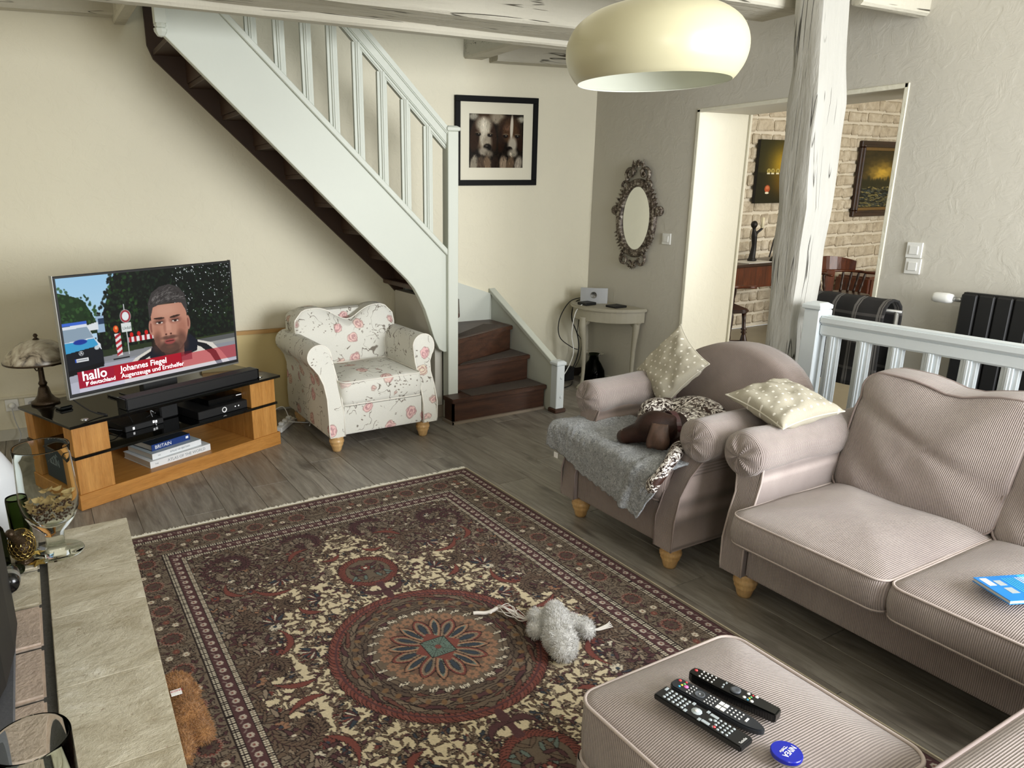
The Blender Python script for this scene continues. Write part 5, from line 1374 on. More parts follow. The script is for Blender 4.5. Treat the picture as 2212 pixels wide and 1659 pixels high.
P('frame', frame(PW_, PH_, 0.042, 0.002, 0.026), simple('frame_black', '#060606', 0.6, var=0.0, spec=0.15), dp, bevel=0.002)
simple('mat_board', '#d9d4c0', 0.12, var=0.01)
P('mat_board', box(0.03, -0.012, 0.03, PW_-0.03, -0.004, PH_-0.03), 'mat_board', dp)
iw, ih = PW_-0.084, PH_-0.084
painted_grid('print', dog_print(), (0.042+iw*0.124, -0.0135, 0.042+ih*0.853), (iw*0.744, 0, 0), (0, 0, -ih*0.692), 'print', dp)

# ---------------------------------------------------------------- carved oval mirror
t = NT('carved', 0.45, 0.25); v = t.obj(); a = t.noise(v, 45, 4, 0.65); b_n = t.noise(v, 160, 2)
t.col(t.ramp(a.outputs[0], [(0.36, '#2c241d'), (0.5, '#5d5044'), (0.6, '#9a9184'), (0.7, '#c2bcb0')])); t.bump(a.outputs[0], 0.004); MAT['carved'] = t.m
simple('mirror_glass', '#e8eae6', 0.02, 1.0, 0.0)
mi = thing('mirror', 'oval mirror in a carved silver brown frame on the wall left of the doorway', 'mirror', (4.22, 4.38, 1.375))
# local frame: wall is the plane x=0, the room is at -x; y to the left as seen
def ov(a, ry, rz, z0=0.0): return (ry*math.sin(a), z0+rz*math.cos(a))
V, F = [], []; N = 64
prof = [(0.0, 0.012), (0.006, 0.028), (0.018, 0.036), (0.028, 0.026), (0.034, 0.030), (0.048, 0.034), (0.060, 0.020), (0.062, 0.001)]
for i in range(N):
    a = 2*PI*i/N
    for o_, h_ in prof:
        y, z = ov(a, 0.152+o_, 0.238+o_); V.append((-h_, y, z))
m = len(prof)
for i in range(N):
    for j in range(m-1): F.append((i*m+j, i*m+j+1, ((i+1) % N)*m+j+1, ((i+1) % N)*m+j))
P('oval_frame', (V, F), 'carved', mi, smooth=True)
P('mirror_glass', ([(-0.012, 0, 0)]+[(-0.012, *ov(2*PI*i/N, 0.156, 0.242)) for i in range(N)], [(0, 1+i, 1+(i+1) % N) for i in range(N)]), 'mirror_glass', mi)
P('backing', ([(-0.001, 0, 0)]+[(-0.001, *ov(2*PI*i/N, 0.21, 0.296)) for i in range(N)], [(0, 1+i, 1+(i+1) % N) for i in range(N)]), 'carved', mi)
def scroll(cy, cz, r0_, turns, a0, th, n=34, dir_=1):
    pts = []
    for i in range(n):
        t_ = i/(n-1); r_ = r0_*(1-0.85*t_); a = a0+dir_*turns*2*PI*t_
        pts.append((-0.022-0.012*t_, cy+r_*math.cos(a), cz+r_*math.sin(a)))
    return tube(pts, lambda t_: th*(1-0.6*t_), 7)
def lf(cy, cz, L, ang, wd=0.012, x=-0.022):
    V = []; 
    pts = [(x, cy+L*t_*math.cos(ang), cz+L*t_*math.sin(ang)) for t_ in (0, 0.35, 0.7, 1.0)]
    return tube(pts, lambda t_: wd*(0.5+1.3*t_*(1-t_)*2)*(1-t_*0.75), 7, sm=3)
orn = []
for s_ in (1, -1):
    orn += [scroll(s_*0.075, 0.335, 0.055, 1.3, R(-60) if s_ > 0 else R(240), 0.015, dir_=s_), scroll(s_*0.13, 0.245, 0.045, 1.1, R(200) if s_ > 0 else R(-20), 0.013, dir_=-s_),
            scroll(s_*0.028, 0.385, 0.032, 1.1, R(-90), 0.012, dir_=s_), scroll(s_*0.09, -0.315, 0.05, 1.3, R(70) if s_ > 0 else R(110), 0.014, dir_=-s_), scroll(s_*0.035, -0.355, 0.028, 1.0, R(90), 0.010, dir_=s_)]
    for k in range(7):
        a = R(38+k*8); y, z = ov(a, 0.205, 0.29); orn.append(lf(s_*y, z, 0.045, R(20+k*2) if s_ > 0 else R(160-k*2), 0.012))
    for k in range(8):
        a = R(112+k*6); y, z = ov(a, 0.200, 0.285); orn.append(lf(s_*y, z, 0.042, R(-15-k*3) if s_ > 0 else R(195+k*3), 0.010))
    for k in range(6): orn.append(lf(s_*0.05, 0.31+k*0.016, 0.05, R(50+k*6) if s_ > 0 else R(130-k*6), 0.010))
for k in range(-3, 4): orn.append(lf(0, 0.395, 0.045, R(90+k*22), 0.012)); orn.append(lf(0, -0.34, 0.055, R(270+k*20), 0.010))
P('carving', join(*orn), 'carved', mi, smooth=True, kind='stuff')
for s_ in (1, -1):
    P('rosette', xf(lathe([(0.0, 0.034), (0.014, 0.036), (0.02, 0.028), (0.026, 0.032), (0.036, 0.02), (0.038, 0.002)], 20), lambda x, y, z, s_=s_: (-z, s_*0.238+x, 0.06+y)), 'carved', mi, smooth=True)
# --- switches
def switch(y, z, label, grp=None, h=0.082):
    s = thing('light_switch', label, 'switch', (4.22, y, z), 0, grp)
    P('plate', box(-0.010, -h/2, -h/2, -0.001, h/2, h/2), 'white_plastic', s, bevel=0.002)
    P('rocker', box(-0.015, -h*0.28, -h*0.28, -0.010, h*0.28, h*0.28), 'white_plastic', s, bevel=0.002)
switch(4.052, 1.235, 'white light switch on the wall between the oval mirror and the doorway')
switch(2.268, 1.268, 'upper white light switch right of the doorway')
switch(2.262, 1.182, 'lower white light switch right of the doorway')

# ---------------------------------------------------------------- half-moon table with router, boxes, cables and the glass vase
simple('table_paint', '#aaa492', 0.5, var=0.08, scale=14)
ct = thing('console_table', 'small half round grey beige table with cabriole legs in the corner', 'table', (4.205, 4.55, 0))
def halfm(r, z0, z1, cy=0.0, sq=0.98):
    return prism([(0.0, -r)]+[(-r*sq*math.cos(R(a)), r*math.sin(R(a))) for a in range(-84, 85, 7)]+[(0.0, r)], z0, z1, 'z')
P('table_top', halfm(0.37, 0.665, 0.69), 'table_paint', ct, bevel=0.006, segs=2)
P('apron', halfm(0.345, 0.575, 0.665), 'table_paint', ct, bevel=0.003)
for (x, y, dx, dy) in ((-0.325, 0.0, -1, 0), (-0.045, -0.30, -0.2, -1), (-0.045, 0.30, -0.2, 1)):
    path = [(x, y, 0.60), (x-0.008*dx*-1, y-0.004*dy*-1, 0.52), (x-0.012*dx, y-0.012*dy, 0.38), (x-0.02*dx, y-0.02*dy, 0.2), (x-0.012*dx, y-0.012*dy, 0.06), (x+0.008*dx, y+0.008*dy, 0.022), (x+0.012*dx, y+0.012*dy, 0.0)]
    P('leg', tube(path, lambda t_: 0.036-0.05*t_ if t_ < 0.35 else (0.0185-0.006*(t_-0.35)/0.4 if t_ < 0.75 else 0.0125+0.02*(t_-0.75)/0.2 if t_ < 0.95 else 0.026), 10, sm=5), 'table_paint', ct, smooth=True)
    P('bracket', mv(xf(blobb := box(-0.02, -0.06, 0.54, 0.02, 0.06, 0.58), lambda X_, Y_, Z_: (X_, Y_*(1 if Z_ > 0.56 else 0.45), Z_)), x+0.012 if x < -0.2 else x, y*0.96, 0), 'table_paint', ct, bevel=0.006)
ro = thing('wifi_router', 'upright white router standing on the half round table', 'router', (4.05, 4.64, 0.69), R(42))
g = [(-0.012+0.018*((y/0.11)**2), y, z) for z in (0.0, 0.125) for y in [(-0.11+0.22*k/10) for k in range(11)]]
g += [(x+0.018, y, z) for x, y, z in g]
F = [(k, k+1, k+12, k+11) for k in range(10)]+[(22+k, 33+k, 34+k, 23+k) for k in range(10)]+[(11+k, 12+k, 34+k, 33+k) for k in range(10)]+[(k, 22+k, 23+k, k+1) for k in range(10)]+[(0, 11, 33, 22), (10, 32, 43, 21)]
P('housing', (g, F), 'grey_plastic', ro, merge=True)
P('emblem', xf(lathe([(0.024, 0.0), (0.026, 0.0015), (0.028, 0.0)], 24), lambda x, y, z: (-0.0125-z, x, 0.068+y)), 'silver', ro, smooth=True)
T('box', box(-0.06, -0.05, 0, 0.05, 0.06, 0.022), 'black_matt', 'flat black box in front of the white router on the corner table', 'box', (3.955, 4.60, 0.69), world=False, bevel=0.004)
T('box', box(-0.06, -0.06, 0, 0.06, 0.06, 0.016), 'black_matt', 'flat black box lying alone at the right of the corner table', 'box', (4.06, 4.38, 0.69), world=False, bevel=0.004)
CB = [([(4.05, 4.78, 0.72), (3.93, 4.80, 0.69), (3.83, 4.80, 0.55), (3.84, 4.80, 0.40), (3.97, 4.80, 0.30), (4.04, 4.80, 0.27)], 0.004, 'black_rubber', 'black cable swinging out in a wide loop left of the corner table'),
      ([(4.05, 4.76, 0.71), (3.98, 4.79, 0.68), (3.96, 4.80, 0.55), (4.03, 4.80, 0.40), (4.05, 4.80, 0.26), (4.0, 4.80, 0.12), (3.90, 4.80, 0.03), (3.80, 4.78, 0.006)], 0.005, 'black_rubber', 'thick black cable dropping straight behind the corner table leg'),
      ([(4.06, 4.74, 0.71), (4.02, 4.77, 0.66), (4.03, 4.79, 0.52), (4.02, 4.79, 0.42), (4.07, 4.79, 0.34), (4.05, 4.78, 0.20), (3.98, 4.78, 0.10), (3.86, 4.77, 0.02)], 0.003, 'black_rubber', 'thin black cable twisted around the thicker one behind the table'),
      ([(3.92, 4.60, 0.70), (3.88, 4.60, 0.685), (3.835, 4.61, 0.62), (3.82, 4.62, 0.45), (3.83, 4.60, 0.30), (3.78, 4.62, 0.15), (3.68, 4.62, 0.05), (3.60, 4.58, 0.006), (3.55, 4.5, 0.005)], 0.004, 'white_plastic', 'white cable knotted at the table edge and running down in front'),
      ([(3.62, 4.66, 0.005), (3.72, 4.62, 0.005), (3.86, 4.66, 0.006), (3.95, 4.74, 0.01)], 0.004, 'black_rubber', 'black cable lying on the floor under the corner table')]
for pts, r_, m_, lab in CB: T('cable', tube(pts, r_, 6, sm=7), m_, lab, 'cable', smooth=True)
T('junction_box', box(3.86, 4.80, 0.001, 4.02, 4.88, 0.12), 'black_matt', 'dark box standing on the floor in the corner behind the cables', 'box', (3.94, 4.84, 0), bevel=0.008)
T('vase', lathe([(0.0, 0.0), (0.06, 0.0), (0.09, 0.02), (0.10, 0.06), (0.093, 0.11), (0.062, 0.17), (0.042, 0.20), (0.038, 0.235), (0.062, 0.25), (0.088, 0.258), (0.062, 0.246), (0.034, 0.232), (0.038, 0.20), (0.058, 0.168), (0.088, 0.11), (0.095, 0.06), (0.085, 0.024), (0.0, 0.008)], 32), 'dark_glass', 'dark green glass vase with a flared rim on the floor under the corner table', 'vase', (4.105, 4.66, 0.0), world=False, smooth=True)

# ---------------------------------------------------------------- pendant lamp
t = NT('lamp_cream', 0.32, spec=0.5, col='#bdb797'); MAT['lamp_cream'] = t.m
simple('lamp_inside', '#e9ebdd', 0.5, var=0.0)
pl = thing('pendant_lamp', 'large cream dome pendant lamp hanging from the ceiling', 'lamp', (1.819, 1.858, 1.924))
outer = [(0.236, 0.0), (0.248, 0.012), (0.268, 0.045), (0.277, 0.085), (0.272, 0.125), (0.25, 0.165), (0.208, 0.197), (0.16, 0.215), (0.115, 0.226), (0.095, 0.235), (0.088, 0.25), (0.085, 0.32), (0.08, 0.325)]
ofine = [(p.x, p.y) for p in catmull([(a, b, 0) for a, b in outer], 4)]
P('shade', lathe(ofine+[(0.0, 0.327)], 72, cap=False), 'lamp_cream', pl, smooth=True)
P('shade_lining', lathe([(0.236, 0.0), (0.233, 0.001)]+[(max(0.004, a-0.006), b-0.003) for a, b in ofine[3:-6]]+[(0.0, 0.25)], 72, cap=False), 'lamp_inside', pl, smooth=True)
P('bulb', lathe([(0.0, 0.035), (0.02, 0.04), (0.034, 0.06), (0.036, 0.08), (0.026, 0.11), (0.015, 0.13), (0.015, 0.2)], 20), 'grey_plastic', pl, smooth=True)
P('cord', tube([(0, 0, 0.32), (0, 0, 0.825)], 0.004, 8), 'white_plastic', pl)
P('ceiling_cup', lathe([(0.05, 0.826), (0.05, 0.80), (0.03, 0.78), (0.004, 0.775)], 24), 'lamp_cream', pl, smooth=True)

# ---------------------------------------------------------------- balustrade behind the sofa
bl = thing('balustrade', 'white painted balustrade with square newel behind the sofa', 'balustrade', (3.45, 1.2, 0))
n_ = newel(3.45, 2.275, 0, 1.045, 0.042, 0, bl, 'rail_paint')
P('handrail', join(box(3.415, -0.3, 0.945, 3.485, 2.235, 0.985), box(3.425, -0.3, 0.885, 3.475, 2.235, 0.945)), 'rail_paint', bl, bevel=0.008, segs=2, world=True)
P('bottom_rail', box(3.43, -0.3, 0.06, 3.47, 2.235, 0.11), 'rail_paint', bl, bevel=0.004, world=True)
P('stub_rail', box(3.492, 2.26, 0.965, 3.56, 2.29, 1.0), 'rail_paint', n_, bevel=0.006, world=True)
k = 0; y = 2.165
while y > -0.25:
    P('baluster', join(box(3.437, y-0.033, 0.10, 3.463, y+0.033, 0.89), box(3.428, y-0.016, 0.10, 3.437, y+0.016, 0.89), box(3.424, y-0.006, 0.10, 3.428, y+0.006, 0.89)), 'rail_paint', bl, bevel=0.002, world=True)
    y -= 0.153
# radiator
rd = thing('radiator', 'tall black panel radiator on the wall behind the balustrade', 'radiator', (4.14, 1.2, 0.12))
for i in range(22):
    y1 = 1.945-0.077*i
    P('column', box(4.10, y1-0.074, 0.14, 4.155, y1, 1.08), 'black_matt', rd, bevel=0.008, world=True)
for z_ in (1.055, 0.13): P('manifold', box(4.115, 0.28, z_, 4.145, 1.94, z_+0.03), 'black_matt', rd, world=True)
P('wall_bracket', join(box(4.155, 1.6, 0.9, 4.217, 1.64, 0.94), box(4.155, 0.5, 0.9, 4.217, 0.54, 0.94)), 'black_matt', rd, world=True)
P('foot_bracket', join(box(4.11, 1.55, 0.0, 4.14, 1.58, 0.14), box(4.11, 0.5, 0.0, 4.14, 0.53, 0.14)), 'black_matt', rd, world=True)
th_ = P('thermostat', lathe([(0.0, 2.085), (0.022, 2.082), (0.026, 2.07), (0.027, 2.015), (0.022, 1.99), (0.014, 1.985)], 20, (4.12, 0, 1.045), 'y'), 'white_plastic', rd, smooth=True, world=True)
P('valve', lathe([(0.012, 1.985), (0.014, 1.965), (0.012, 1.945)], 12, (4.12, 0, 1.045), 'y'), 'silver', rd, smooth=True, world=True)
# plaid blanket on a stand
t = NT('plaid', 0.95); tc = t.n('ShaderNodeTexCoord').outputs['Object']; sp = t.n('ShaderNodeSeparateXYZ', {0: tc})
def lines(sock, per, off, w_):
    f = t.math('FRACT', t.math('DIVIDE', t.math('ADD', sock, off), per)); return t.math('LESS_THAN', t.math('ABSOLUTE', t.math('SUBTRACT', f, 0.5)), w_)
l1 = t.math('MAXIMUM', lines(sp.outputs[1], 0.125, 0.02, 0.05), lines(sp.outputs[1], 0.125, 0.034, 0.03)); l2 = t.math('MAXIMUM', lines(sp.outputs[2], 0.145, 0.0, 0.05), lines(sp.outputs[0], 0.5, 0.0, 0.0))
c = t.mix(t.math('MULTIPLY', l1, 0.45), '#1c1a19', '#8a8580'); c = t.mix(t.math('MULTIPLY', l2, 0.25), c, '#76716c'); t.col(c); t.bump(t.noise(tc, 400, 2).outputs[0], 0.001); MAT['plaid'] = t.m
rk = thing('clothes_rack', 'metal rack with a round rod behind the balustrade carrying the plaid blanket', 'rack', (3.85, 2.36, 0))
P('rod', tube([(0, -0.28, 0.985), (0, 0.26, 0.985)], 0.009, 10), 'silver', rk, smooth=True)
for y in (-0.255, 0.245): P('upright', tube([(0, y, 0.02), (0, y, 0.985)], 0.011, 10), 'silver', rk, smooth=True); P('foot', box(-0.16, y-0.012, 0, 0.16, y+0.012, 0.02), 'silver', rk)
P('crossbar', tube([(0, -0.25, 0.3), (0, 0.24, 0.3)], 0.008, 8), 'silver', rk, smooth=True)
V, F = [], []; NU, NVv = 40, 30
for i in range(NU+1):
    y = -0.235+0.47*i/NU
    for j in range(NVv+1):
        s_ = j/NVv; 
        if s_ < 0.4: x, z = -0.085, 0.56+(0.94-0.56)*s_/0.4
        elif s_ < 0.6: a = PI-(s_-0.4)/0.2*PI; x, z = 0.085*math.cos(a), 0.94+0.085*math.sin(a)
        else: x, z = 0.085, 0.94-(s_-0.6)/0.4*0.42
        q = 0.012*math.sin(y*22+1.3*math.sin(s_*5))*min(1, abs(s_-0.5)*4)+0.006*noise.noise(Vector((y*9, s_*7, 0)))
        V.append((x+q, y, z+0.006*noise.noise(Vector((y*12, s_*5, 3)))))
for i in range(NU):
    for j in range(NVv): F.append((i*(NVv+1)+j, (i+1)*(NVv+1)+j, (i+1)*(NVv+1)+j+1, i*(NVv+1)+j+1))
pb = T('plaid_blanket', (V, F), 'plaid', 'folded dark plaid blanket with thin grey lines hanging over a rack by the doorway', 'blanket', (3.85, 2.36, 0.02), world=False, smooth=True)
md = pb.modifiers.new('thick', 'SOLIDIFY'); md.thickness = 0.012; md.offset = 1
# ---------------------------------------------------------------- dining room furniture
wood('dark_oak', '#20100a', '#3a1e12', 0.3, 0, 3, 9); wood('chair_oak', '#3c1a0c', '#6b3318', 0.28, 2, 3, 9)
simple('candle_wax', '#e9e2c4', 0.5, var=0.02); simple('iron', '#171412', 0.5, 0.3, 0.2)
TUR = [(0.018, 0.0), (0.022, 0.02), (0.014, 0.05), (0.030, 0.11), (0.034, 0.16), (0.022, 0.21), (0.016, 0.225), (0.030, 0.24), (0.016, 0.255), (0.030, 0.27), (0.018, 0.285), (0.018, 0.36), (0.022, 0.43)]
dt = thing('dining_table', 'dark wooden side table against the brick wall of the next room', 'table', (7.0, 5.45, 0))
P('table_top', box(-0.55, -0.24, 0.79, 0.85, 0.24, 0.82), 'dark_oak', dt, bevel=0.006)
P('apron', box(-0.48, -0.19, 0.56, 0.32, 0.2, 0.79), 'chair_oak', dt, bevel=0.003)
P('apron', box(0.32, -0.19, 0.66, 0.80, 0.2, 0.79), 'dark_oak', dt, bevel=0.003)
for x, y in ((-0.46, -0.17), (0.33, -0.17), (0.80, -0.17), (-0.46, 0.17), (0.80, 0.17)): P('leg', lathe([(r_*0.8, z*1.6) for r_, z in TUR], 10, (x, y, 0)), 'dark_oak', dt, smooth=True)
T('placemat', box(6.72, 5.27, 0.82, 7.12, 5.55, 0.824), 'white_plastic', 'white paper lying on the dark side table', 'paper', (6.92, 5.41, 0.82))
cs = blob('candle_figure', [('c', (6.98, 5.45, 0.83), (7.0, 5.45, 0.98), 0.04, 0.028), ('c', (7.0, 5.45, 0.98), (6.985, 5.45, 1.1), 0.026, 0.034), ('c', (6.985, 5.45, 1.1), (6.97, 5.45, 1.16), 0.03, 0.02), ('e', (6.965, 5.45, 1.215), (0.04, 0.035, 0.042)), ('c', (7.0, 5.44, 1.12), (7.06, 5.42, 1.17), 0.016, 0.016), ('c', (7.01, 5.46, 1.09), (7.03, 5.46, 0.98), 0.014, 0.014), ('e', (6.99, 5.45, 0.835), (0.06, 0.05, 0.015))], 0.009, 'iron')
cs['label'] = 'dark carved figure holding a candle on the side table of the next room'; cs['category'] = 'figurine'
T('candle', lathe([(0.0, 0.0), (0.017, 0.0), (0.017, 0.11), (0.004, 0.115), (0.0, 0.115)], 14), 'candle_wax', 'cream candle standing in the dark carved figure', 'candle', (7.06, 5.42, 1.175), world=False, smooth=True)
dl = thing('desk_lamp', 'small dark oil lamp with a clear glass chimney on the side table', 'lamp', (7.22, 5.32, 0.82))
P('base', lathe([(0.0, 0.0), (0.07, 0.0), (0.065, 0.02), (0.03, 0.07), (0.014, 0.12), (0.012, 0.16)], 18), 'iron', dl, smooth=True)
P('chimney', lathe([(0.012, 0.16), (0.02, 0.18), (0.018, 0.22), (0.011, 0.28), (0.012, 0.30)], 16), 'led_white', dl, smooth=True)
P('cap', lathe([(0.016, 0.30), (0.018, 0.31), (0.0, 0.325)], 14), 'iron', dl, smooth=True)
P('handle', tube([(-0.01, 0, 0.3), (-0.07, 0, 0.24), (-0.10, 0, 0.12), (-0.12, 0, 0.05)], 0.008, 8, sm=5), 'iron', dl, smooth=True)
P('glass_drop', lathe([(0.0, 0.12), (0.016, 0.14), (0.02, 0.19), (0.012, 0.27), (0.0, 0.3)], 14, (0.05, 0, 0)), 'led_white', dl, smooth=True)
def windsor(loc, rz, label):
    c = thing('wooden_armchair', label, 'chair', loc, rz)
    V = rrect(0.25, 0.22, 0.08, 5, 4)
    P('seat', prism(V, 0.43, 0.465, 'z'), 'dark_oak', c, bevel=0.01, segs=2)
    for x, y in ((-0.2, -0.17), (0.2, -0.17), (-0.18, 0.17), (0.18, 0.17)):
        P('leg', xf(lathe(TUR, 10), lambda a, b, z, x=x, y=y: (a+x*(1.12-0.12*z/0.43), b+y*(1.15-0.15*z/0.43), z)), 'dark_oak', c, smooth=True)
    P('stretcher', join(tube([(-0.21, -0.18, 0.15), (-0.20, 0.18, 0.15)], 0.012, 8), tube([(0.21, -0.18, 0.15), (0.20, 0.18, 0.15)], 0.012, 8), tube([(-0.2, 0.0, 0.15), (0.2, 0.0, 0.15)], 0.014, 8)), 'dark_oak', c, smooth=True)
    arc = [(0.27*math.cos(R(a)), 0.20*math.sin(R(a))) for a in range(-20, 201, 10)]
    arc = [(0.29, -0.14), (0.30, -0.22)][::-1]+arc+[(-0.29, -0.14), (-0.30, -0.22)]
    P('arm_rail', tube([(x, y, 0.69) for x, y in arc], 0.022, 8, flat=0.7), 'chair_oak', c, smooth=True)
    cr = [(0.24*math.cos(R(a)), 0.20*math.sin(R(a))+0.03) for a in range(15, 166, 10)]
    n = len(cr); VV = []
    for x, y in cr:
        f = math.sin(PI*(cr.index((x, y)))/(n-1)); VV += [(x, y, 0.70), (x*1.05, y*1.05+0.012, 0.70), (x*1.12, y*1.10+0.025, 0.80+0.05*f), (x*1.06, y*1.04+0.012, 0.80+0.05*f)]
    FF = [(i*4+j, i*4+(j+1) % 4, (i+1)*4+(j+1) % 4, (i+1)*4+j) for i in range(n-1) for j in range(4)]+[(3, 2, 1, 0), tuple((n-1)*4+j for j in range(4))]
    P('crest_rail', (VV, FF), 'chair_oak', c)
    for a in (-12, 15, 35, 55, 125, 145, 165, 192):
        x, y = 0.27*math.cos(R(a)), 0.20*math.sin(R(a))
        P('spindle', tube([(x*0.82, y*0.86, 0.46), (x*0.9, y*0.93, 0.55), (x, y, 0.69)], lambda t_: 0.009+0.007*abs(math.sin(t_*PI*3.2)), 8, sm=5), 'dark_oak', c, smooth=True)
    P('splat', box(-0.06, 0.175, 0.46, 0.06, 0.19, 0.70), 'chair_oak', c, bevel=0.004)
    return c
windsor((7.86, 4.95, 0), R(-18), 'brown spindle back armchair seen through the right half of the doorway')
windsor((5.98, 4.98, 0), R(60), 'brown wooden armchair half hidden behind the left door jamb')
T('low_cabinet', box(8.75, 5.15, 0, 9.75, 5.6, 0.56), 'chair_oak', 'low red brown chest by the brick wall at the right of the doorway', 'cabinet', (9.25, 5.4, 0), bevel=0.03, segs=3)
def night_sea():
    H, W = 110, 80; p = Paint(H, W, '#2b2a16'); Y, X = np.mgrid[0:H, 0:W]
    g = np.exp(-(((X-62)/34)**2+((Y-40)/30)**2)); g2 = np.exp(-(((X-66)/30)**2+((Y-78)/20)**2))
    p.a += g[..., None]*np.array([0.55, 0.42, 0.05])+g2[..., None]*np.array([0.30, 0.18, 0.0])
    p.a[56:, :] *= 0.72
    for x in (26, 36, 48, 60, 72): p.ell(x, 53, 4.2, 4, '#c9b96a'); p.ell(x, 53, 3, 2.6, '#8a7a3a'); p.ell(x, 57.5, 4, 1.2, '#efe9cf')
    p.ell(27, 84, 6.5, 6.5, '#b5532f'); p.ell(27, 82, 4, 3, '#d07a50'); p.ell(27, 91, 4.5, 2, '#efe9cf')
    return p.a*(0.94+0.1*np.random.RandomState(1).rand(H, W))[..., None]
def forest():
    H, W = 120, 90; p = Paint(H, W, '#3a331c'); Y, X = np.mgrid[0:H, 0:W]; r_ = np.random.RandomState(8)
    for _ in range(420):
        x, y = r_.rand()*W, r_.rand()*72; b = math.exp(-((y-48)/22)**2)*math.exp(-((x-52)/34)**2)
        c = np.array([0.20+0.6*b, 0.17+0.48*b, 0.09+0.16*b])*(0.8+0.4*r_.rand()); p.ell(x, y, 6, 3.5, tuple(c), 0.6, r_.rand()-0.5, 0.8)
    for x in range(4, 90, 7): p.ell(x+r_.rand()*3, 72-r_.rand()*6, 4.5, 9+5*r_.rand(), '#2a2a18', 0.9, 0, 0.5)
    p.rect(0, 78, W, H, '#1d1f17')
    for _ in range(200): p.leaf(r_.rand()*W, 76+r_.rand()*40, 3+5*r_.rand(), 0.7, r_.rand()*0.8-0.4, ('#4c5048', '#6f6a45', '#2c3a3e', '#8f8350')[r_.randint(4)], '#1d1f17', 0.1)
    return p.a
pt = thing('painting', 'unframed dark canvas of a golden sea at night on the brick wall', 'painting', (7.22, 5.715, 1.43))
P('canvas', box(0, -0.035, 0, 0.55, 0, 0.68), 'black_matt', pt); painted_grid('paint_layer', night_sea(), (0.0, -0.0362, 0.68), (0.55, 0, 0), (0, 0, -0.68), 'oil', pt)
p2_ = thing('painting', 'landscape painting in a heavy dark brown frame on the brick wall', 'painting', (9.06, 5.72, 1.24))
P('frame', join(frame(0.95, 0.90, 0.075, 0.0, 0.045), mv(frame(0.86, 0.81, 0.03, 0.0, 0.055), 0.045, 0, 0.045)), 'dark_oak', p2_, bevel=0.008)
P('gilt_slip', mv(frame(0.82, 0.77, 0.045, 0.0, 0.03), 0.065, 0, 0.065), simple('gilt', '#7d6238', 0.4, 0.4, 0.2, 40), p2_, bevel=0.003)
painted_grid('paint_layer', forest(), (0.105, -0.02, 0.795), (0.74, 0, 0), (0, 0, -0.69), 'oil', p2_)

# ---------------------------------------------------------------- dog, blanket, cushions
t = NT('dog_coat', 0.55, spec=0.3); tc = t.n('ShaderNodeTexCoord').outputs['Object']
st_ = t.n('ShaderNodeMapping', {'Vector': tc, 'Rotation': (0, 0, 0.5), 'Scale': (0.55, 1.2, 1.0)}).outputs[0]
sp_ = t.noise(st_, 75, 3, 0.7, 1.0); pa = t.noise(tc, 7.5, 2, 0.5)
roan = t.ramp(sp_.outputs[0], [(0.43, '#1d120d'), (0.50, '#5d4a40'), (0.55, '#e9e5de')])
patch = t.ramp(pa.outputs[0], [(0.58, 0.0), (0.61, 1.0)])
c = t.mix(patch, roan, t.mix(t.noise(tc, 160, 2).outputs[0], '#22120b', '#40241a'))
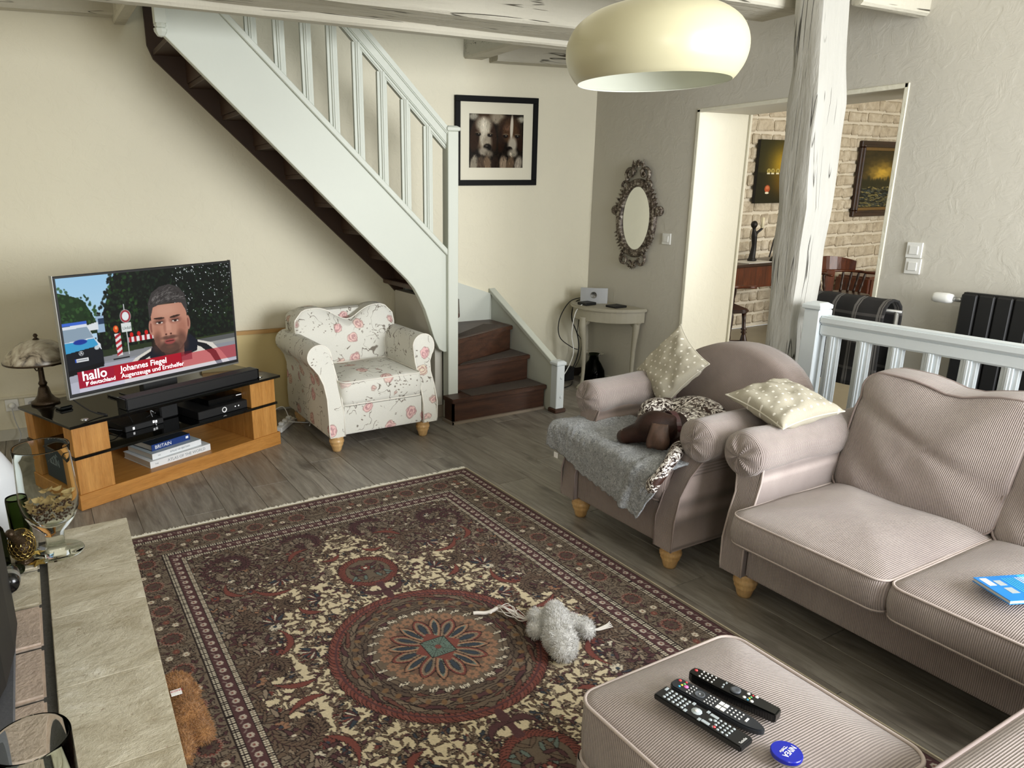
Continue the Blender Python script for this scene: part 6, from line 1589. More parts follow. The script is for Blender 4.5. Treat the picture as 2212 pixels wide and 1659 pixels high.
# saddle: dark stripe along the spine; head all brown
sep = t.n('ShaderNodeSeparateXYZ', {0: tc})
c = t.mix(t.math('MULTIPLY', t.math('LESS_THAN', t.n('ShaderNodeVectorMath', {0: tc, 1: (-0.205, -0.04, 0.09)}, operation='DISTANCE').outputs['Value'], 0.145), 1.0), c, t.mix(t.noise(tc, 30, 2).outputs[0], '#170a05', '#341b11'))
c = t.mix(t.math('LESS_THAN', t.n('ShaderNodeVectorMath', {0: tc, 1: (-0.31, 0.11, 0.03)}, operation='DISTANCE').outputs['Value'], 0.065), c, '#3b2e28')
t.col(c); t.bump(t.noise(st_, 240, 2).outputs[0], 0.0015); MAT['dog_coat'] = t.m
DO = Vector((2.55, 2.27, 0.475))
def D(x, y, z): return (x-DO.x, y-DO.y, z-DO.z)
dog = blob('dog', [('e', D(2.70, 2.33, 0.545), (0.16, 0.15, 0.095), (0, 0, 0.3)), ('e', D(2.60, 2.44, 0.54), (0.13, 0.075, 0.085), (0, 0, -0.2)), ('e', D(2.56, 2.23, 0.54), (0.13, 0.11, 0.09), (0, 0, 0.6)),
                   ('e', D(2.48, 2.15, 0.515), (0.10, 0.085, 0.07)), ('c', D(2.52, 2.20, 0.56), D(2.40, 2.24, 0.56), 0.075, 0.064),
                   ('e', D(2.345, 2.225, 0.578), (0.092, 0.078, 0.076), (0, 0.15, -0.5)), ('c', D(2.32, 2.255, 0.56), D(2.255, 2.33, 0.520), 0.056, 0.036), ('e', D(2.25, 2.335, 0.515), (0.028, 0.026, 0.022)),
                   ('e', D(2.385, 2.19, 0.62), (0.032, 0.03, 0.022)), ('e', D(2.44, 2.36, 0.52), (0.07, 0.05, 0.05)),
                   ('c', D(2.45, 2.12, 0.52), D(2.34, 2.085, 0.515), 0.050, 0.036), ('c', D(2.34, 2.085, 0.525), D(2.20, 1.995, 0.525), 0.036, 0.027), ('c', D(2.20, 1.995, 0.525), D(2.125, 1.992, 0.455), 0.027, 0.026), ('e', D(2.112, 2.000, 0.436), (0.026, 0.030, 0.034)),
                   ('e', D(2.106, 1.984, 0.416), (0.018, 0.011, 0.017)), ('e', D(2.102, 2.002, 0.410), (0.018, 0.011, 0.017)), ('e', D(2.106, 2.019, 0.417), (0.016, 0.010, 0.016)), ('e', D(2.52, 2.40, 0.60), (0.09, 0.06, 0.045)),
                   ('c', D(2.80, 2.38, 0.52), D(2.76, 2.48, 0.51), 0.022, 0.016), ('c', D(2.76, 2.48, 0.51), D(2.64, 2.545, 0.50), 0.016, 0.010)], 0.0085, 'dog_coat', smooth_it=5)
dog.location = DO; dog['label'] = 'brown and white speckled pointer dog curled up asleep on the taupe armchair'; dog['category'] = 'dog'
def earmesh(cx_, cy_, cz_, s_, yaw):
    V, F = [], []; n, m = 8, 8
    for i in range(n+1):
        u = i/n; wd = (0.034+0.014*min(1, u*1.6))*(1 if u < 0.9 else 0.86)
        for j in range(m+1):
            v_ = j/m*2-1
            x = 0.006*(1-v_*v_)+0.012*math.sin(u*PI)+0.006*math.sin(v_*4+u*3)*u+0.005*noise.noise(Vector((u*4, v_*3, s_)))
            V.append((-x, v_*wd+0.004*u, 0.012-u*0.115))
    for i in range(n):
        for j in range(m): F.append((i*(m+1)+j, (i+1)*(m+1)+j, (i+1)*(m+1)+j+1, i*(m+1)+j+1))
    b = len(V); V += [(x+0.008, y, z) for x, y, z in V]; F += [tuple(q+b for q in f[::-1]) for f in F]
    ring = [j for j in range(m+1)]+[i*(m+1)+m for i in range(1, n+1)]+[n*(m+1)+j for j in range(m-1, -1, -1)]+[i*(m+1) for i in range(n-1, 0, -1)]
    for a, c_ in zip(ring, ring[1:]+ring[:1]): F.append((a, c_, c_+b, a+b))
    g = rotz((V, F), yaw); return mv(g, cx_-DO.x, cy_-DO.y, cz_-DO.z)
wood('dog_ear', '#33221a', '#5e4638', 0.5, 2, 5, 3)
P('ear', earmesh(2.285, 2.150, 0.612, 1, R(38)), 'dog_ear', dog, smooth=True, merge=True); P('ear', earmesh(2.325, 2.315, 0.595, 2, R(-50)), 'dog_ear', dog, smooth=True, merge=True)
cc = Vector(D(2.435, 2.225, 0.56)); ax = Vector((0.9, -0.35, 0.0)).normalized(); bx = ax.cross(Vector((0, 0, 1))).normalized()
ring = [tuple(cc+bx*0.076*math.cos(R(a))+Vector((0, 0, 1))*0.076*math.sin(R(a))) for a in range(-35, 216, 12)]
V, F = [], []
for p_ in ring:
    q_ = Vector(p_); o_ = (q_-cc).normalized()*0.003
    V += [tuple(q_-ax*0.014), tuple(q_-ax*0.014+o_), tuple(q_+ax*0.014+o_), tuple(q_+ax*0.014)]
for i in range(len(ring)-1):
    for j in range(4): F.append((i*4+j, i*4+(j+1) % 4, (i+1)*4+(j+1) % 4, (i+1)*4+j))
P('collar', (V, F), simple('collar_leather', '#4a2a2c', 0.4), dog)
# blanket: lies on the seat, falls over the front edge; far corner sticks out over the arm front
t = NT('fleece', 0.98, spec=0.1); tc = t.n('ShaderNodeTexCoord').outputs['Object']; a = t.noise(tc, 85, 5, 0.75, 1.6); b_2 = t.noise(tc, 12, 3)
t.b.inputs['Sheen Weight'].default_value = 0.4
t.col(t.mix(b_2.outputs[0], t.ramp(a.outputs[0], [(0.38, '#6a6e73'), (0.62, '#cdd0d4')]), t.ramp(a.outputs[0], [(0.38, '#7c8086'), (0.62, '#dcdfe2')]))); t.bump(a.outputs[0], 0.012); MAT['fleece'] = t.m
V, F = [], []; NU, NVv = 110, 90
for i in range(NU+1):
    u = i/NU; y = 2.71-0.715*u          # far -> near
    drop = 0.10+0.155*(u**1.1) if u < 0.86 else (0.245-0.20*(u-0.86)/0.14)
    drop = {0: 0.11}.get(0, drop) if False else drop
    for j in range(NVv+1):
        v_ = j/NVv; L = v_*(0.40+drop); top = 0.36-0.02*math.sin(u*6)
        zt = 0.480+0.02*math.exp(-((u-0.12)/0.12)**2)
        if L < top: x, z = 2.56-L, zt
        else:
            s_ = L-top; rr_ = 0.035
            if s_ < rr_*PI/2: a_ = s_/rr_; x, z = 2.56-top-rr_*math.sin(a_), zt-rr_*(1-math.cos(a_))
            else: x, z = 2.56-top-rr_-0.004-0.02*(s_-0.055), zt-rr_-(s_-rr_*PI/2)
        n1 = noise.noise(Vector((u*5, v_*4, 0)))*0.012+noise.noise(Vector((u*14, v_*9, 2)))*0.004+0.016*math.exp(-((u-0.84+0.25*(v_-0.6))/0.03)**2)*(v_ > 0.5)+0.004*noise.noise(Vector((u*60, v_*50, 5)))+0.012*math.exp(-((u-0.30-0.3*v_)/0.035)**2)*(v_ < 0.55)-0.010*math.exp(-((u-0.15-0.2*v_)/0.03)**2)*(v_ < 0.6)
        yy = y+(0.05*(1-u)**3)*v_; 
        if L < top: V.append((x, yy, z+n1))
        else: V.append((x-abs(n1)*1.1-0.004, yy, z+0.004*math.sin(u*90)*(v_ > 0.98)))
for i in range(NU):
    for j in range(NVv): F.append((i*(NVv+1)+j, i*(NVv+1)+j+1, (i+1)*(NVv+1)+j+1, (i+1)*(NVv+1)+j))
bk = T('blanket', (V, F), 'fleece', 'grey fleece blanket draped over the front of the taupe armchair under the dog', 'blanket', (2.4, 2.35, 0.46), smooth=True)
md = bk.modifiers.new('thick', 'SOLIDIFY'); md.thickness = 0.009; md.offset = 1
P('care_label', box(2.176, 2.70, 0.305, 2.18, 2.73, 0.335), 'led_white', bk, world=True, bevel=0.002)
# polka dot cushions
t = NT('dots', 0.9, spec=0.2); tc = t.n('ShaderNodeTexCoord').outputs['Object']; sp = t.n('ShaderNodeSeparateXYZ', {0: tc})
pr_ = 0.034
gx = t.math('DIVIDE', sp.outputs[0], pr_); row_ = t.math('FLOOR', t.math('DIVIDE', sp.outputs[1], pr_)); odd = t.math('MULTIPLY', t.math('FLOORED_MODULO', row_, 2.0), 0.5)
fx = t.math('SUBTRACT', t.math('FRACT', t.math('ADD', gx, odd)), 0.5); fy = t.math('SUBTRACT', t.math('FRACT', t.math('DIVIDE', sp.outputs[1], pr_)), 0.5)
dd_ = t.math('SQRT', t.math('ADD', t.math('MULTIPLY', fx, fx), t.math('MULTIPLY', fy, fy)))
t.col(t.mix(t.math('LESS_THAN', dd_, 0.145), t.mix(t.noise(tc, 200, 2).outputs[0], '#a39d8c', '#b3ad9d'), '#e0dcd1')); t.bump(t.noise(tc, 9, 3).outputs[0], 0.006); MAT['dots'] = t.m
simple('dots_edge', '#c2bdae', 0.9)
def scatter(label, c, u_, v_, half, th_k, seed):
    u_, v_ = Vector(u_).normalized(), Vector(v_); v_ = (v_-u_*v_.dot(u_)).normalized(); n_k = u_.cross(v_)
    o = T('scatter_cushion', pillow(half, half, th_k, 26, 0.010, seed, 0.12), 'dots', label, 'cushion', world=False, smooth=True, merge=0.0006)
    M = Matrix((u_, v_, n_k)).transposed().to_4x4(); M.translation = Vector(c); o.matrix_world = M
    P('seam', tube(pillow_edge(half*1.005, half*1.005, 26, 0.12), 0.0035, 6, closed=True), 'dots_edge', o, smooth=True)
    return o
scatter('sage polka dot cushion standing on its corner against the far arm of the taupe armchair', (2.765, 2.56, 0.735), (0.107, -0.153, 0.235), (0.079, 0.261, 0.116), 0.162, 0.055, 2)
scatter('sage polka dot cushion lying across the armchair arm and the sofa arm', (2.66, 1.845, 0.742), (0.253, -0.036, 0.03), (0.04, 0.25, 0.05), 0.158, 0.055, 8)

# ---------------------------------------------------------------- soft toys
def furmat(name, c1, c2):
    t = NT(name, 0.95, spec=0.1); tc = t.n('ShaderNodeTexCoord').outputs['Object']
    t.col(t.mix(t.noise(tc, 70, 4, 0.7, 1.0).outputs[0], c1, c2)); t.bump(t.noise(tc, 260, 3, 0.7).outputs[0], 0.004); t.b.inputs['Sheen Weight'].default_value = 0.3; MAT[name] = t.m
furmat('plush_grey', '#c4c2bf', '#f0efec'); furmat('plush_brown', '#95643c', '#c2935f')
EO = Vector((1.50, 1.82, 0.012))
def E_(x, y, z): return (x-EO.x, y-EO.y, z)
el = blob('soft_toy', [('e', E_(1.462, 1.755, 0.055), (0.055, 0.060, 0.050), (0, 0, 0.5)), ('e', E_(1.445, 1.715, 0.048), (0.045, 0.042, 0.040)), ('c', E_(1.48, 1.80, 0.055), E_(1.545, 1.89, 0.05), 0.050, 0.046),
                        ('c', E_(1.545, 1.89, 0.05), E_(1.575, 1.935, 0.042), 0.044, 0.032), ('c', E_(1.56, 1.86, 0.045), E_(1.61, 1.80, 0.035), 0.032, 0.030), ('c', E_(1.61, 1.80, 0.035), E_(1.60, 1.775, 0.034), 0.032, 0.028),
                        ('e', E_(1.485, 1.925, 0.042), (0.030, 0.036, 0.034)), ('e', E_(1.442, 1.868, 0.038), (0.028, 0.034, 0.030)), ('e', E_(1.492, 1.752, 0.10), (0.010, 0.018, 0.010), (0, 0, 0.6))], 0.0065, 'plush_grey', smooth_it=3)
el.location = EO; el['label'] = 'pale grey plush toy with white rope legs lying on the rug medallion'; el['category'] = 'dog toy'
fur(el, 0.012, 9000, rad=0.0007, seed=3, lie=0.45, name='fur')
simple('rope', '#dcd6cf', 0.9)
def strand(pts, r_, n): return tube(pts, r_, 5, sm=5)
rs_ = random.Random(5); G = []
for k in range(11):
    j = lambda s_: (rs_.random()-0.5)*s_
    G.append(strand([E_(1.462+j(0.01), 1.945+j(0.01), 0.03), E_(1.452+j(0.05), 1.995+j(0.05), 0.016+rs_.random()*0.02), E_(1.425+j(0.05), 2.035+j(0.05), 0.02+rs_.random()*0.03), E_(1.405+j(0.012), 2.068+j(0.012), 0.028+rs_.random()*0.008), E_(1.372+j(0.012), 2.072+j(0.012), 0.014)], 0.0018, 5))
G.append(strand([E_(1.405, 2.068, 0.03), E_(1.385, 2.072, 0.022), E_(1.362, 2.085, 0.012), E_(1.335, 2.104, 0.010), E_(1.322, 2.112, 0.008)], 0.0075, 6))
P('rope_leg', join(*G), 'rope', el, smooth=True)
P('rope_leg', join(*[strand([E_(1.625, 1.785, 0.03), E_(1.655, 1.780+k*0.003, 0.018), E_(1.70+k*0.006, 1.782+k*0.006, 0.014), E_(1.73+k*0.004, 1.785+k*0.010, 0.012)], 0.0022, 5) for k in range(-1, 3)]), 'rope', el, smooth=True)
BO = Vector((0.22, 2.03, 0.012))
def B_(x, y, z): return (x-BO.x, y-BO.y, z)
br = blob('soft_toy', [('e', B_(0.222, 2.135, 0.06), (0.052, 0.05, 0.05)), ('e', B_(0.268, 2.105, 0.055), (0.022, 0.022, 0.018)), ('e', B_(0.195, 2.12, 0.052), (0.025, 0.03, 0.022)), ('c', B_(0.222, 2.09, 0.055), B_(0.232, 2.0, 0.055), 0.045, 0.050), ('c', B_(0.245, 1.99, 0.045), B_(0.262, 1.925, 0.035), 0.036, 0.030), ('c', B_(0.215, 1.98, 0.04), B_(0.205, 1.90, 0.032), 0.032, 0.024), ('c', B_(0.205, 1.90, 0.032), B_(0.198, 1.86, 0.03), 0.024, 0.018)], 0.0065, 'plush_brown', smooth_it=3)
br.location = BO; br['label'] = 'ginger brown plush toy lying against the stone hearth on the rug'; br['category'] = 'dog toy'
fur(br, 0.012, 8000, rad=0.0007, seed=4, lie=0.45, name='fur')
tg = P('tag', box(0.196-BO.x, 2.035-BO.y, 0.112, 0.228-BO.x, 2.062-BO.y, 0.114), 'led_white', br)
simple('red_ink', '#b82a3c', 0.6); text('tag_text', 'KONG', 0.012, 'red_ink', tg, (0.197-BO.x, 2.050-BO.y, 0.1142), (0, 0, 0), ext=0.0002)

# ---------------------------------------------------------------- remotes, tin and book
simple('key_grey', '#a9b2b6', 0.4, var=0.05); simple('key_dark', '#4b4f54', 0.5); simple('key_red', '#d2484e', 0.4); simple('key_pink', '#e879b9', 0.4); simple('key_green', '#5fae6a', 0.4); simple('key_yellow', '#d9cf55', 0.4); simple('key_blue', '#4fa9cf', 0.4); simple('remote_blue', '#22252b', 0.4); simple('key_white', '#e8e8e6', 0.4)
def keys(parent, pts, w_, h_, mat, z, rnd=True, rows=None):
    for x, y in pts:
        g = lathe([(w_/2, 0), (w_/2, 0.0012), (w_/2-0.0006, 0.0018), (0.0, 0.002)], 10) if rnd else mv(box(-w_/2, -h_/2, 0, w_/2, h_/2, 0.0016), 0, 0, 0)
        P('button', mv(g, x, y, z), mat, parent, smooth=rnd)
def remote(label, a, b, wd, th_r, outline, mat, z0):
    a, b = Vector(a), Vector(b); L = (b-a).length
    o = thing('remote_control', label, 'remote', ((a.x+b.x)/2, (a.y+b.y)/2, z0), math.atan2(b.y-a.y, b.x-a.x)-PI/2, None)
    P('shell', prism(outline(L, wd), 0.0, th_r, 'z'), mat, o, bevel=0.003, segs=2)
    return o, L
zt = 0.462
r1, L1 = remote('black remote control with many light grey round buttons, nearest the ottoman edge', (1.152, 1.018), (1.185, 0.804), 0.048, 0.015, lambda L, w_: [(-w_/2, -L/2), (w_/2, -L/2), (w_/2, L/2), (-w_/2, L/2)], 'black_matt', zt)
for row in range(5): keys(r1, [(-0.0145+0.0098*c_, -L1/2+0.022+0.0115*row) for c_ in range(4)], 0.0072, 0.007, 'key_grey', 0.015)
keys(r1, [(0, L1*0.0-0.012)], 0.024, 0, 'key_grey', 0.015); keys(r1, [(0, L1*0.0-0.012)], 0.010, 0, 'key_white', 0.0168)
keys(r1, [(-0.017, -0.030), (0.017, -0.030), (-0.018, 0.006), (0.018, 0.006)], 0.009, 0.006, 'key_grey', 0.015, False)
keys(r1, [(-0.016, 0.022), (0.016, 0.020)], 0.008, 0.018, 'key_grey', 0.015, False); keys(r1, [(0.0, 0.022), (-0.005, 0.030)], 0.008, 0, 'key_grey', 0.015)
for row in range(4): keys(r1, [(-0.0145+0.0098*c_, 0.038+0.0105*row) for c_ in range(4)], 0.0065, 0.007, 'key_grey', 0.015)
keys(r1, [(-0.012, -L1/2+0.010)], 0.012, 0.005, 'key_grey', 0.015, False); keys(r1, [(0.014, 0.040)], 0.007, 0, 'key_red', 0.0155)
text('maker_text', 'TechniSat', 0.008, 'key_white', r1, (0.014, L1/2-0.006, 0.0152), (0, 0, R(180)), ext=0.0002, sx=0.8)
def pointy(L, w_): return [(w_/2*math.sin(PI*0.5), -L/2+0.01)]+[(w_/2, -L/2+0.02+0.09*k/3) for k in range(4)]+[(w_/2*math.cos(R(a)), L/2-0.055+0.055*math.sin(R(a))) for a in range(0, 181, 12)]+[(-w_/2, -L/2+0.11-0.09*k/3) for k in range(4)]+[(-w_/2, -L/2+0.01), (-w_/2+0.01, -L/2), (w_/2-0.01, -L/2)]
r2_, L2 = remote('dark blue grey remote control with a pointed end, the middle of the three', (1.205, 1.028), (1.250, 0.812), 0.044, 0.014, pointy, 'remote_blue', zt)
keys(r2_, [(-0.010, -L2/2+0.012)], 0.008, 0, 'key_red', 0.014); keys(r2_, [(-0.0145, -L2/2+0.026)], 0.006, 0, 'key_red', 0.014); keys(r2_, [(-0.006, -L2/2+0.026)], 0.006, 0, 'key_green', 0.014); keys(r2_, [(0.002, -L2/2+0.024)], 0.006, 0, 'key_yellow', 0.014); keys(r2_, [(0.010, -L2/2+0.022)], 0.006, 0, 'key_blue', 0.014); keys(r2_, [(0.0, -L2/2+0.034)], 0.011, 0, 'key_pink', 0.014)
P('dial', lathe([(0.012, 0.014), (0.012, 0.0155), (0.009, 0.0155), (0.008, 0.0145), (0.0, 0.0145)], 20, (0, -0.042, 0)), 'key_dark', r2_, smooth=True); keys(r2_, [(0, -0.042)], 0.003, 0, 'key_white', 0.0148)
for yy in (-0.066, -0.058, -0.022, -0.014, -0.006): keys(r2_, [(-0.013, yy), (-0.004, yy), (0.006, yy), (0.015, yy)], 0.0026, 0.0026, 'key_white', 0.014, False)
for yy in (0.008, 0.019): keys(r2_, [(-0.008, yy), (0.008, yy)], 0.012, 0.009, 'key_white', 0.014, False)
for yy in (0.031, 0.040, 0.049, 0.058): keys(r2_, [(-0.010, yy), (0.0, yy), (0.010, yy)], 0.0035, 0.003, 'key_white', 0.014, False)
keys(r2_, [(0.0, 0.071)], 0.014, 0.004, 'key_white', 0.014, False)
def oval(L, w_): return [(w_/2*(0.80+0.2*math.cos(PI*(t_-0.45)))*1.0, -L/2+0.012+(L-0.016)*t_) for t_ in [k/10 for k in range(11)]]+[(-w_/2*(0.80+0.2*math.cos(PI*(t_-0.45))), -L/2+0.012+(L-0.016)*t_) for t_ in [1-k/10 for k in range(11)]]+[(-w_/2*0.6, -L/2+0.002), (0, -L/2), (w_/2*0.6, -L/2+0.002)]
r3_, L3 = remote('glossy black curved remote control, the thick one farthest from the tin', (1.262, 1.028), (1.316, 0.823), 0.042, 0.024, oval, 'black_gloss', zt)
keys(r3_, [(-0.004, -L3/2+0.012)], 0.008, 0, 'key_red', 0.024)
for row in range(4): keys(r3_, [(-0.011+0.011*c_, -L3/2+0.028+0.010*row) for c_ in range(3)], 0.0036, 0.003, 'key_white', 0.024, False)
keys(r3_, [(-0.010, -0.022), (0.0, -0.024), (0.010, -0.022)], 0.005, 0.003, 'key_grey', 0.024, False)
P('wheel', lathe([(0.012, 0.024), (0.012, 0.027), (0.008, 0.028), (0.0, 0.026)], 20, (0, 0.004, 0)), 'key_dark', r3_, smooth=True)
keys(r3_, [(-0.010, 0.030), (0.008, 0.028), (-0.012, 0.048), (0.010, 0.046)], 0.008, 0, 'key_white', 0.024); keys(r3_, [(-0.011, 0.040)], 0.005, 0, 'key_red', 0.024); keys(r3_, [(-0.003, 0.039)], 0.005, 0, 'key_green', 0.024); keys(r3_, [(0.004, 0.038)], 0.005, 0, 'key_yellow', 0.024); keys(r3_, [(0.011, 0.037)], 0.005, 0, 'key_blue', 0.024)
simple('tin_blue', '#0a1fa8', 0.25, var=0.02)
tn = thing('tin', 'small round blue tin with white lettering at the lower edge of the ottoman top', 'tin', (1.236, 0.748, 0.462), 0.2)
P('tin_base', lathe([(0.0, 0.0), (0.029, 0.0), (0.030, 0.002), (0.030, 0.006), (0.029, 0.007)], 40), 'silver', tn, smooth=True)
P('lid', lathe([(0.0305, 0.005), (0.0312, 0.007), (0.0312, 0.013), (0.030, 0.0148), (0.0, 0.0152)], 48), 'tin_blue', tn, smooth=False)
text('lid_text', 'NIVEA', 0.016, 'led_white', tn, (0.024, 0.001, 0.0155), (0, 0, R(180)), ext=0.0002, bold=0.01, sx=0.95); text('lid_text', 'Creme', 0.008, 'led_white', tn, (0.010, 0.010, 0.0155), (0, 0, R(180)), ext=0.0002, shear=0.3)
P('lid_mark', tube([(0.012, 0.005, 0.0156), (0.008, 0.0045, 0.0156), (0.0, 0.006, 0.0156), (-0.008, 0.0045, 0.0156)], 0.0007, 5, sm=4), 'led_white', tn)
simple('cover_blue', '#1f7fce', 0.3, var=0.25, scale=12); simple('cover_cyan', '#49b5e2', 0.3, var=0.1)
bk2 = thing('book', 'blue paperback lying face down on the sofa seat at the right edge', 'book', (2.37, 0.83, 0.476), R(-113))
P('pages', box(-0.062, -0.085, 0.002, 0.062, 0.085, 0.011), 'page', bk2); cv = P('cover', join(box(-0.064, -0.088, 0, 0.064, 0.088, 0.002), box(-0.064, -0.088, 0.011, 0.064, 0.088, 0.013)), 'cover_blue', bk2)
P('cover_panel', box(-0.062, 0.045, 0.013, 0.062, 0.086, 0.0133), 'cover_cyan', bk2)
for k in range(9): P('text_line', box(-0.050, 0.055-0.0085*k, 0.0133, 0.045-0.008*(k % 3), 0.0585-0.0085*k, 0.0136), 'cover_cyan' if k > 3 else 'key_white', bk2)
P('barcode_field', box(-0.055, -0.078, 0.0132, -0.015, -0.056, 0.0136), 'key_white', bk2); P('picture_field', box(0.0, -0.05, 0.0132, 0.03, -0.025, 0.0136), 'key_grey', bk2); P('picture_field', box(-0.04, -0.048, 0.0132, -0.012, -0.025, 0.0136), 'key_grey', bk2)

# ---------------------------------------------------------------- on the hearth
T('glass_vase', lathe([(0.0, 0.0), (0.080, 0.0), (0.083, 0.002), (0.080, 0.0045), (0.034, 0.010), (0.029, 0.016), (0.0275, 0.035), (0.028, 0.055), (0.032, 0.078), (0.048, 0.093), (0.068, 0.118), (0.084, 0.155), (0.090, 0.20), (0.086, 0.28), (0.083, 0.345), (0.085, 0.370), (0.0838, 0.3735), (0.0822, 0.370), (0.080, 0.345), (0.083, 0.28), (0.087, 0.20), (0.080, 0.16), (0.060, 0.124), (0.03, 0.106), (0.0, 0.102)], 64), 'clear_glass', 'large footed clear glass vase holding dried petals at the far end of the hearth', 'vase', (-0.052, 2.53, 0.4505), world=False, smooth=True)
t = NT('petal', 0.8); t.col(t.mix(t.noise(t.obj(), 25, 2).outputs[0], '#8d6c3d', '#d9c08c')); MAT['petal'] = t.m
simple('seed', '#4a2e1c', 0.7, var=0.4, scale=60)
V, F = [], []; rs_ = random.Random(8)
for k in range(46):
    a = rs_.random()*6.28; r_ = 0.066*math.sqrt(rs_.random()); z = 0.135+0.075*rs_.random()+(0.02 if r_ < 0.03 else 0)
    r_ *= 0.75+0.25*min(1, (z-0.12)/0.05)
    M = Matrix.Translation(Vector((r_*math.cos(a), r_*math.sin(a), z))) @ Matrix.Rotation(rs_.random()*6.28, 4, 'Z') @ Matrix.Rotation((rs_.random()-0.5)*2.2, 4, 'X')
    b = len(V); w_, h_ = 0.010+0.010*rs_.random(), 0.006+0.007*rs_.random(); n = 5
    for i in range(n+1):
        for j in range(3):
            u = i/n*2-1; v_ = j-1; V.append(tuple(M @ Vector((u*w_*1.3, v_*h_*(1-u*u)**0.5, 0.010*u*u+0.004*v_*v_*math.sin(k)))))
    for i in range(n):
        for j in range(2): F.append((b+i*3+j, b+(i+1)*3+j, b+(i+1)*3+j+1, b+i*3+j+1))
T('dried_petals', (V, F), 'petal', 'dried beige petals filling the lower part of the footed glass vase', 'potpourri', (-0.052, 2.53, 0.4505), world=False, kind='stuff', smooth=True)
V, F = [], []
for k in range(260):
    a = rs_.random()*6.28; r_ = 0.070*math.sqrt(rs_.random()); z = 0.120+0.06*rs_.random(); r_ *= min(1.0, 0.55+(z-0.115)/0.06)
    g = mv(lathe([(0.0, -0.004), (0.004, 0.0), (0.0, 0.004)], 5), r_*math.cos(a), r_*math.sin(a), z); b = len(V); V += g[0]; F += [tuple(i+b for i in f) for f in g[1]]
T('dried_seeds', (V, F), 'seed', 'small brown seed heads at the bottom of the footed glass vase', 'potpourri', (-0.052, 2.53, 0.4505), world=False, kind='stuff')
T('glass_vase', lathe([(0.0, 0.0), (0.062, 0.0), (0.064, 0.01), (0.0635, 0.12), (0.064, 0.25), (0.0625, 0.254), (0.060, 0.25), (0.0595, 0.12), (0.060, 0.012), (0.0, 0.008)], 64), 'clear_glass', 'plain clear glass cylinder vase at the lower left edge of the photo', 'vase', (-0.112, 1.245, 0.4505), world=False, smooth=True)
T('canister', lathe([(0.0, 0.0), (0.105, 0.0), (0.11, 0.01), (0.11, 0.50), (0.105, 0.53), (0.07, 0.60), (0.045, 0.64), (0.04, 0.70), (0.0, 0.705)], 40), 'white_ceramic', 'large white bottle shaped canister standing on the floor behind the hearth', 'canister', (-0.27, 3.22, 0.0), world=False, smooth=True)
T('candle_holder', lathe([(0.0, 0.0), (0.030, 0.0), (0.032, 0.01), (0.033, 0.17), (0.031, 0.18), (0.028, 0.17), (0.027, 0.02), (0.0, 0.015)], 28), 'green_glass', 'dark green glass cylinder holder behind the bronze bird', 'candle holder', (-0.150, 2.63, 0.449), world=False, smooth=True)
bd = blob('bird', [('e', (0, 0, 0.065), (0.038, 0.050, 0.050)), ('c', (0.0, -0.03, 0.09), (-0.02, -0.055, 0.125), 0.020, 0.014), ('e', (-0.022, -0.06, 0.135), (0.015, 0.018, 0.014)), ('c', (0.0, 0.04, 0.06), (0.01, 0.085, 0.05), 0.02, 0.008), ('e', (0, 0, 0.008), (0.03, 0.035, 0.01))], 0.005, 'bronze', smooth_it=3)
bd.location = (-0.148, 2.50, 0.449); bd['label'] = 'bronze bird ornament with scaly feathers beside the footed glass vase'; bd['category'] = 'ornament'
sc_ = []
for i in range(9):
    for j in range(16):
        ph1 = R(-50+i*14); ph2 = 2*PI*(j+0.5*(i % 2))/16
        n_k = Vector((math.cos(ph1)*math.cos(ph2), math.cos(ph1)*math.sin(ph2), math.sin(ph1))); c_ = Vector((n_k.x*0.0385, n_k.y*0.0505, 0.065+n_k.z*0.0505))
        a1 = n_k.cross(Vector((0, 0, 1))).normalized(); a2 = n_k.cross(a1)
        sc_.append(tube([tuple(c_+a1*0.0075*math.cos(R(q))+a2*0.0075*math.sin(R(q))+n_k*0.001) for q in range(-20, 201, 44)], 0.0010, 4))
P('feather_scales', join(*sc_), 'brass', bd, kind='stuff')
def star(r_, th_s):
    pts = []
    for k in range(10):
        a = PI/2+k*PI/5; q = r_ if k % 2 == 0 else r_*0.42; pts.append((q*math.cos(a), q*math.sin(a)))
    V = [(0, 0, th_s)]+[(x, y, 0.002) for x, y in pts]+[(x, y, 0) for x, y in pts]; n = 10
    F = [(0, 1+k, 1+(k+1) % n) for k in range(n)]+[(1+k, 11+k, 11+(k+1) % n, 1+(k+1) % n) for k in range(n)]+[tuple(11+k for k in range(n-1, -1, -1))]
    return V, F
T('star_ornament', star(0.030, 0.012), 'brass', 'brass star ornament in front of the footed glass vase', 'ornament', (-0.112, 2.475, 0.449), 0.3, world=False)
T('star_ornament', star(0.024, 0.010), 'brass', 'smaller brass star ornament lying behind the other star', 'ornament', (-0.108, 2.55, 0.449), 0.9, world=False)
T('bottle', lathe([(0.0, 0.0), (0.028, 0.0), (0.030, 0.01), (0.030, 0.10), (0.024, 0.13), (0.012, 0.15), (0.012, 0.18), (0.0, 0.181)], 24), 'dark_glass', 'dark brown bottle at the far left edge beside the bronze bird', 'bottle', (-0.215, 2.50, 0.449), world=False, smooth=True)
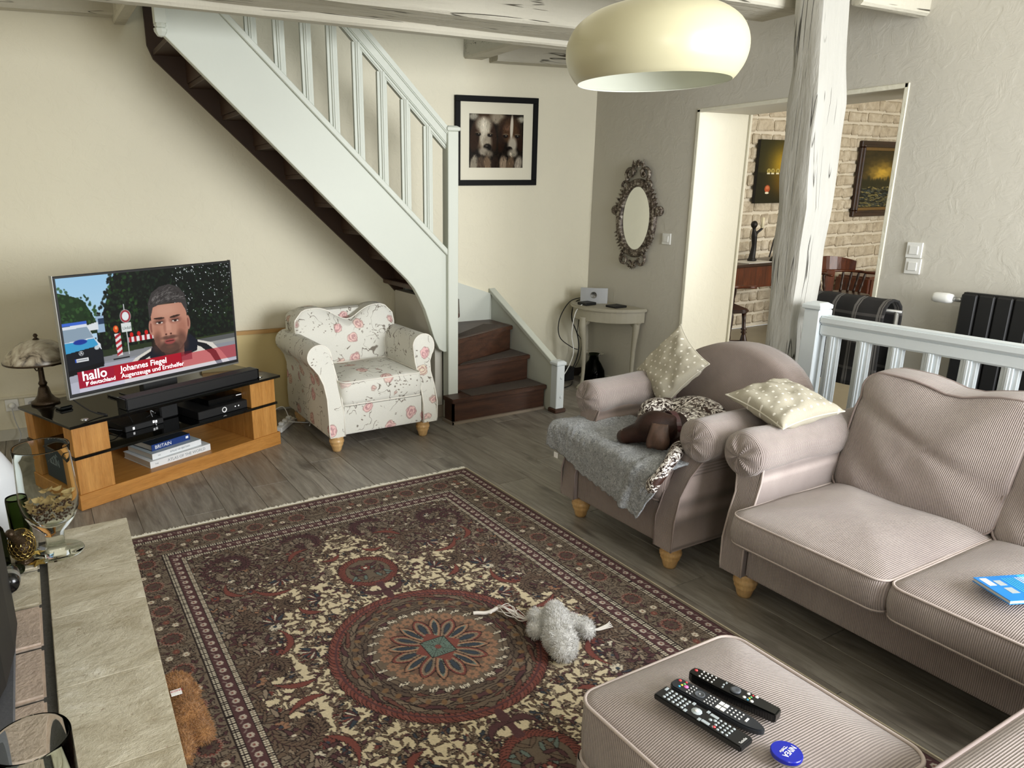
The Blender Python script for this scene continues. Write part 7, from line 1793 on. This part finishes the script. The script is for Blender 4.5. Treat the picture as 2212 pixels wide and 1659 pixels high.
T('glass_ball', lathe([(0.017*math.sin(R(a)), 0.017-0.017*math.cos(R(a))) for a in range(0, 181, 15)], 20), 'dark_glass', 'small dark glass ball in front of the bottle on the hearth', 'ball', (-0.162, 2.425, 0.449), world=False, smooth=True)
simple('slate', '#55565a', 0.6, var=0.15, scale=14, bump=0.001)
T('stone_ornament', blob_g := lathe([(0.0, 0.0), (0.05, 0.0), (0.055, 0.02), (0.045, 0.045), (0.02, 0.055), (0.0, 0.056)], 16), 'slate', 'dark grey rounded stone lying on the hearth above the stove handle', 'ornament', (-0.225, 2.33, 0.449), world=False, smooth=True)
so_ = thing('stove', 'black cast iron stove with a rounded edge standing on the hearth at the left edge', 'stove', (-0.5, 1.75, 0.449))
P('base_plate', prism([(-0.80, 0.9), (-0.185, 0.9), (-0.172, 1.5), (-0.172, 2.12), (-0.80, 2.12)], 0.45, 0.462, 'z'), 'slate', so_, world=True, bevel=0.003)
ol = [(-0.42, 1.45), (-0.30, 1.50), (-0.225, 1.62), (-0.185, 1.76), (-0.168, 1.90), (-0.163, 2.04), (-0.175, 2.14), (-0.22, 2.22), (-0.30, 2.25), (-0.8, 2.25), (-0.8, 1.45)]
P('body', prism(ol, 0.47, 0.98, 'z'), 'black_matt', so_, world=True, bevel=0.02, segs=3)
P('top_plate', prism([(x*1.0+(0.012 if x > -0.5 else 0), y) for x, y in ol], 0.985, 1.01, 'z'), 'black_matt', so_, world=True, bevel=0.006)
P('handle', lathe([(0.0, 2.13), (0.022, 2.13), (0.024, 2.12), (0.024, 2.06), (0.022, 2.05), (0.0, 2.05)], 20, (-0.165, 0, 0.60), 'y'), 'black_gloss', so_, smooth=True, world=True)
P('handle_ring', lathe([(0.0245, 2.075), (0.026, 2.08), (0.026, 2.095), (0.0245, 2.10), (0.0245, 2.075)], 20, (-0.165, 0, 0.60), 'y', cap=False), 'silver', so_, smooth=True, world=True)
for yy in (0.93, 2.05): P('foot', box(-0.5, yy, 0.462, -0.45, yy+0.05, 0.472), 'black_matt', so_, world=True)
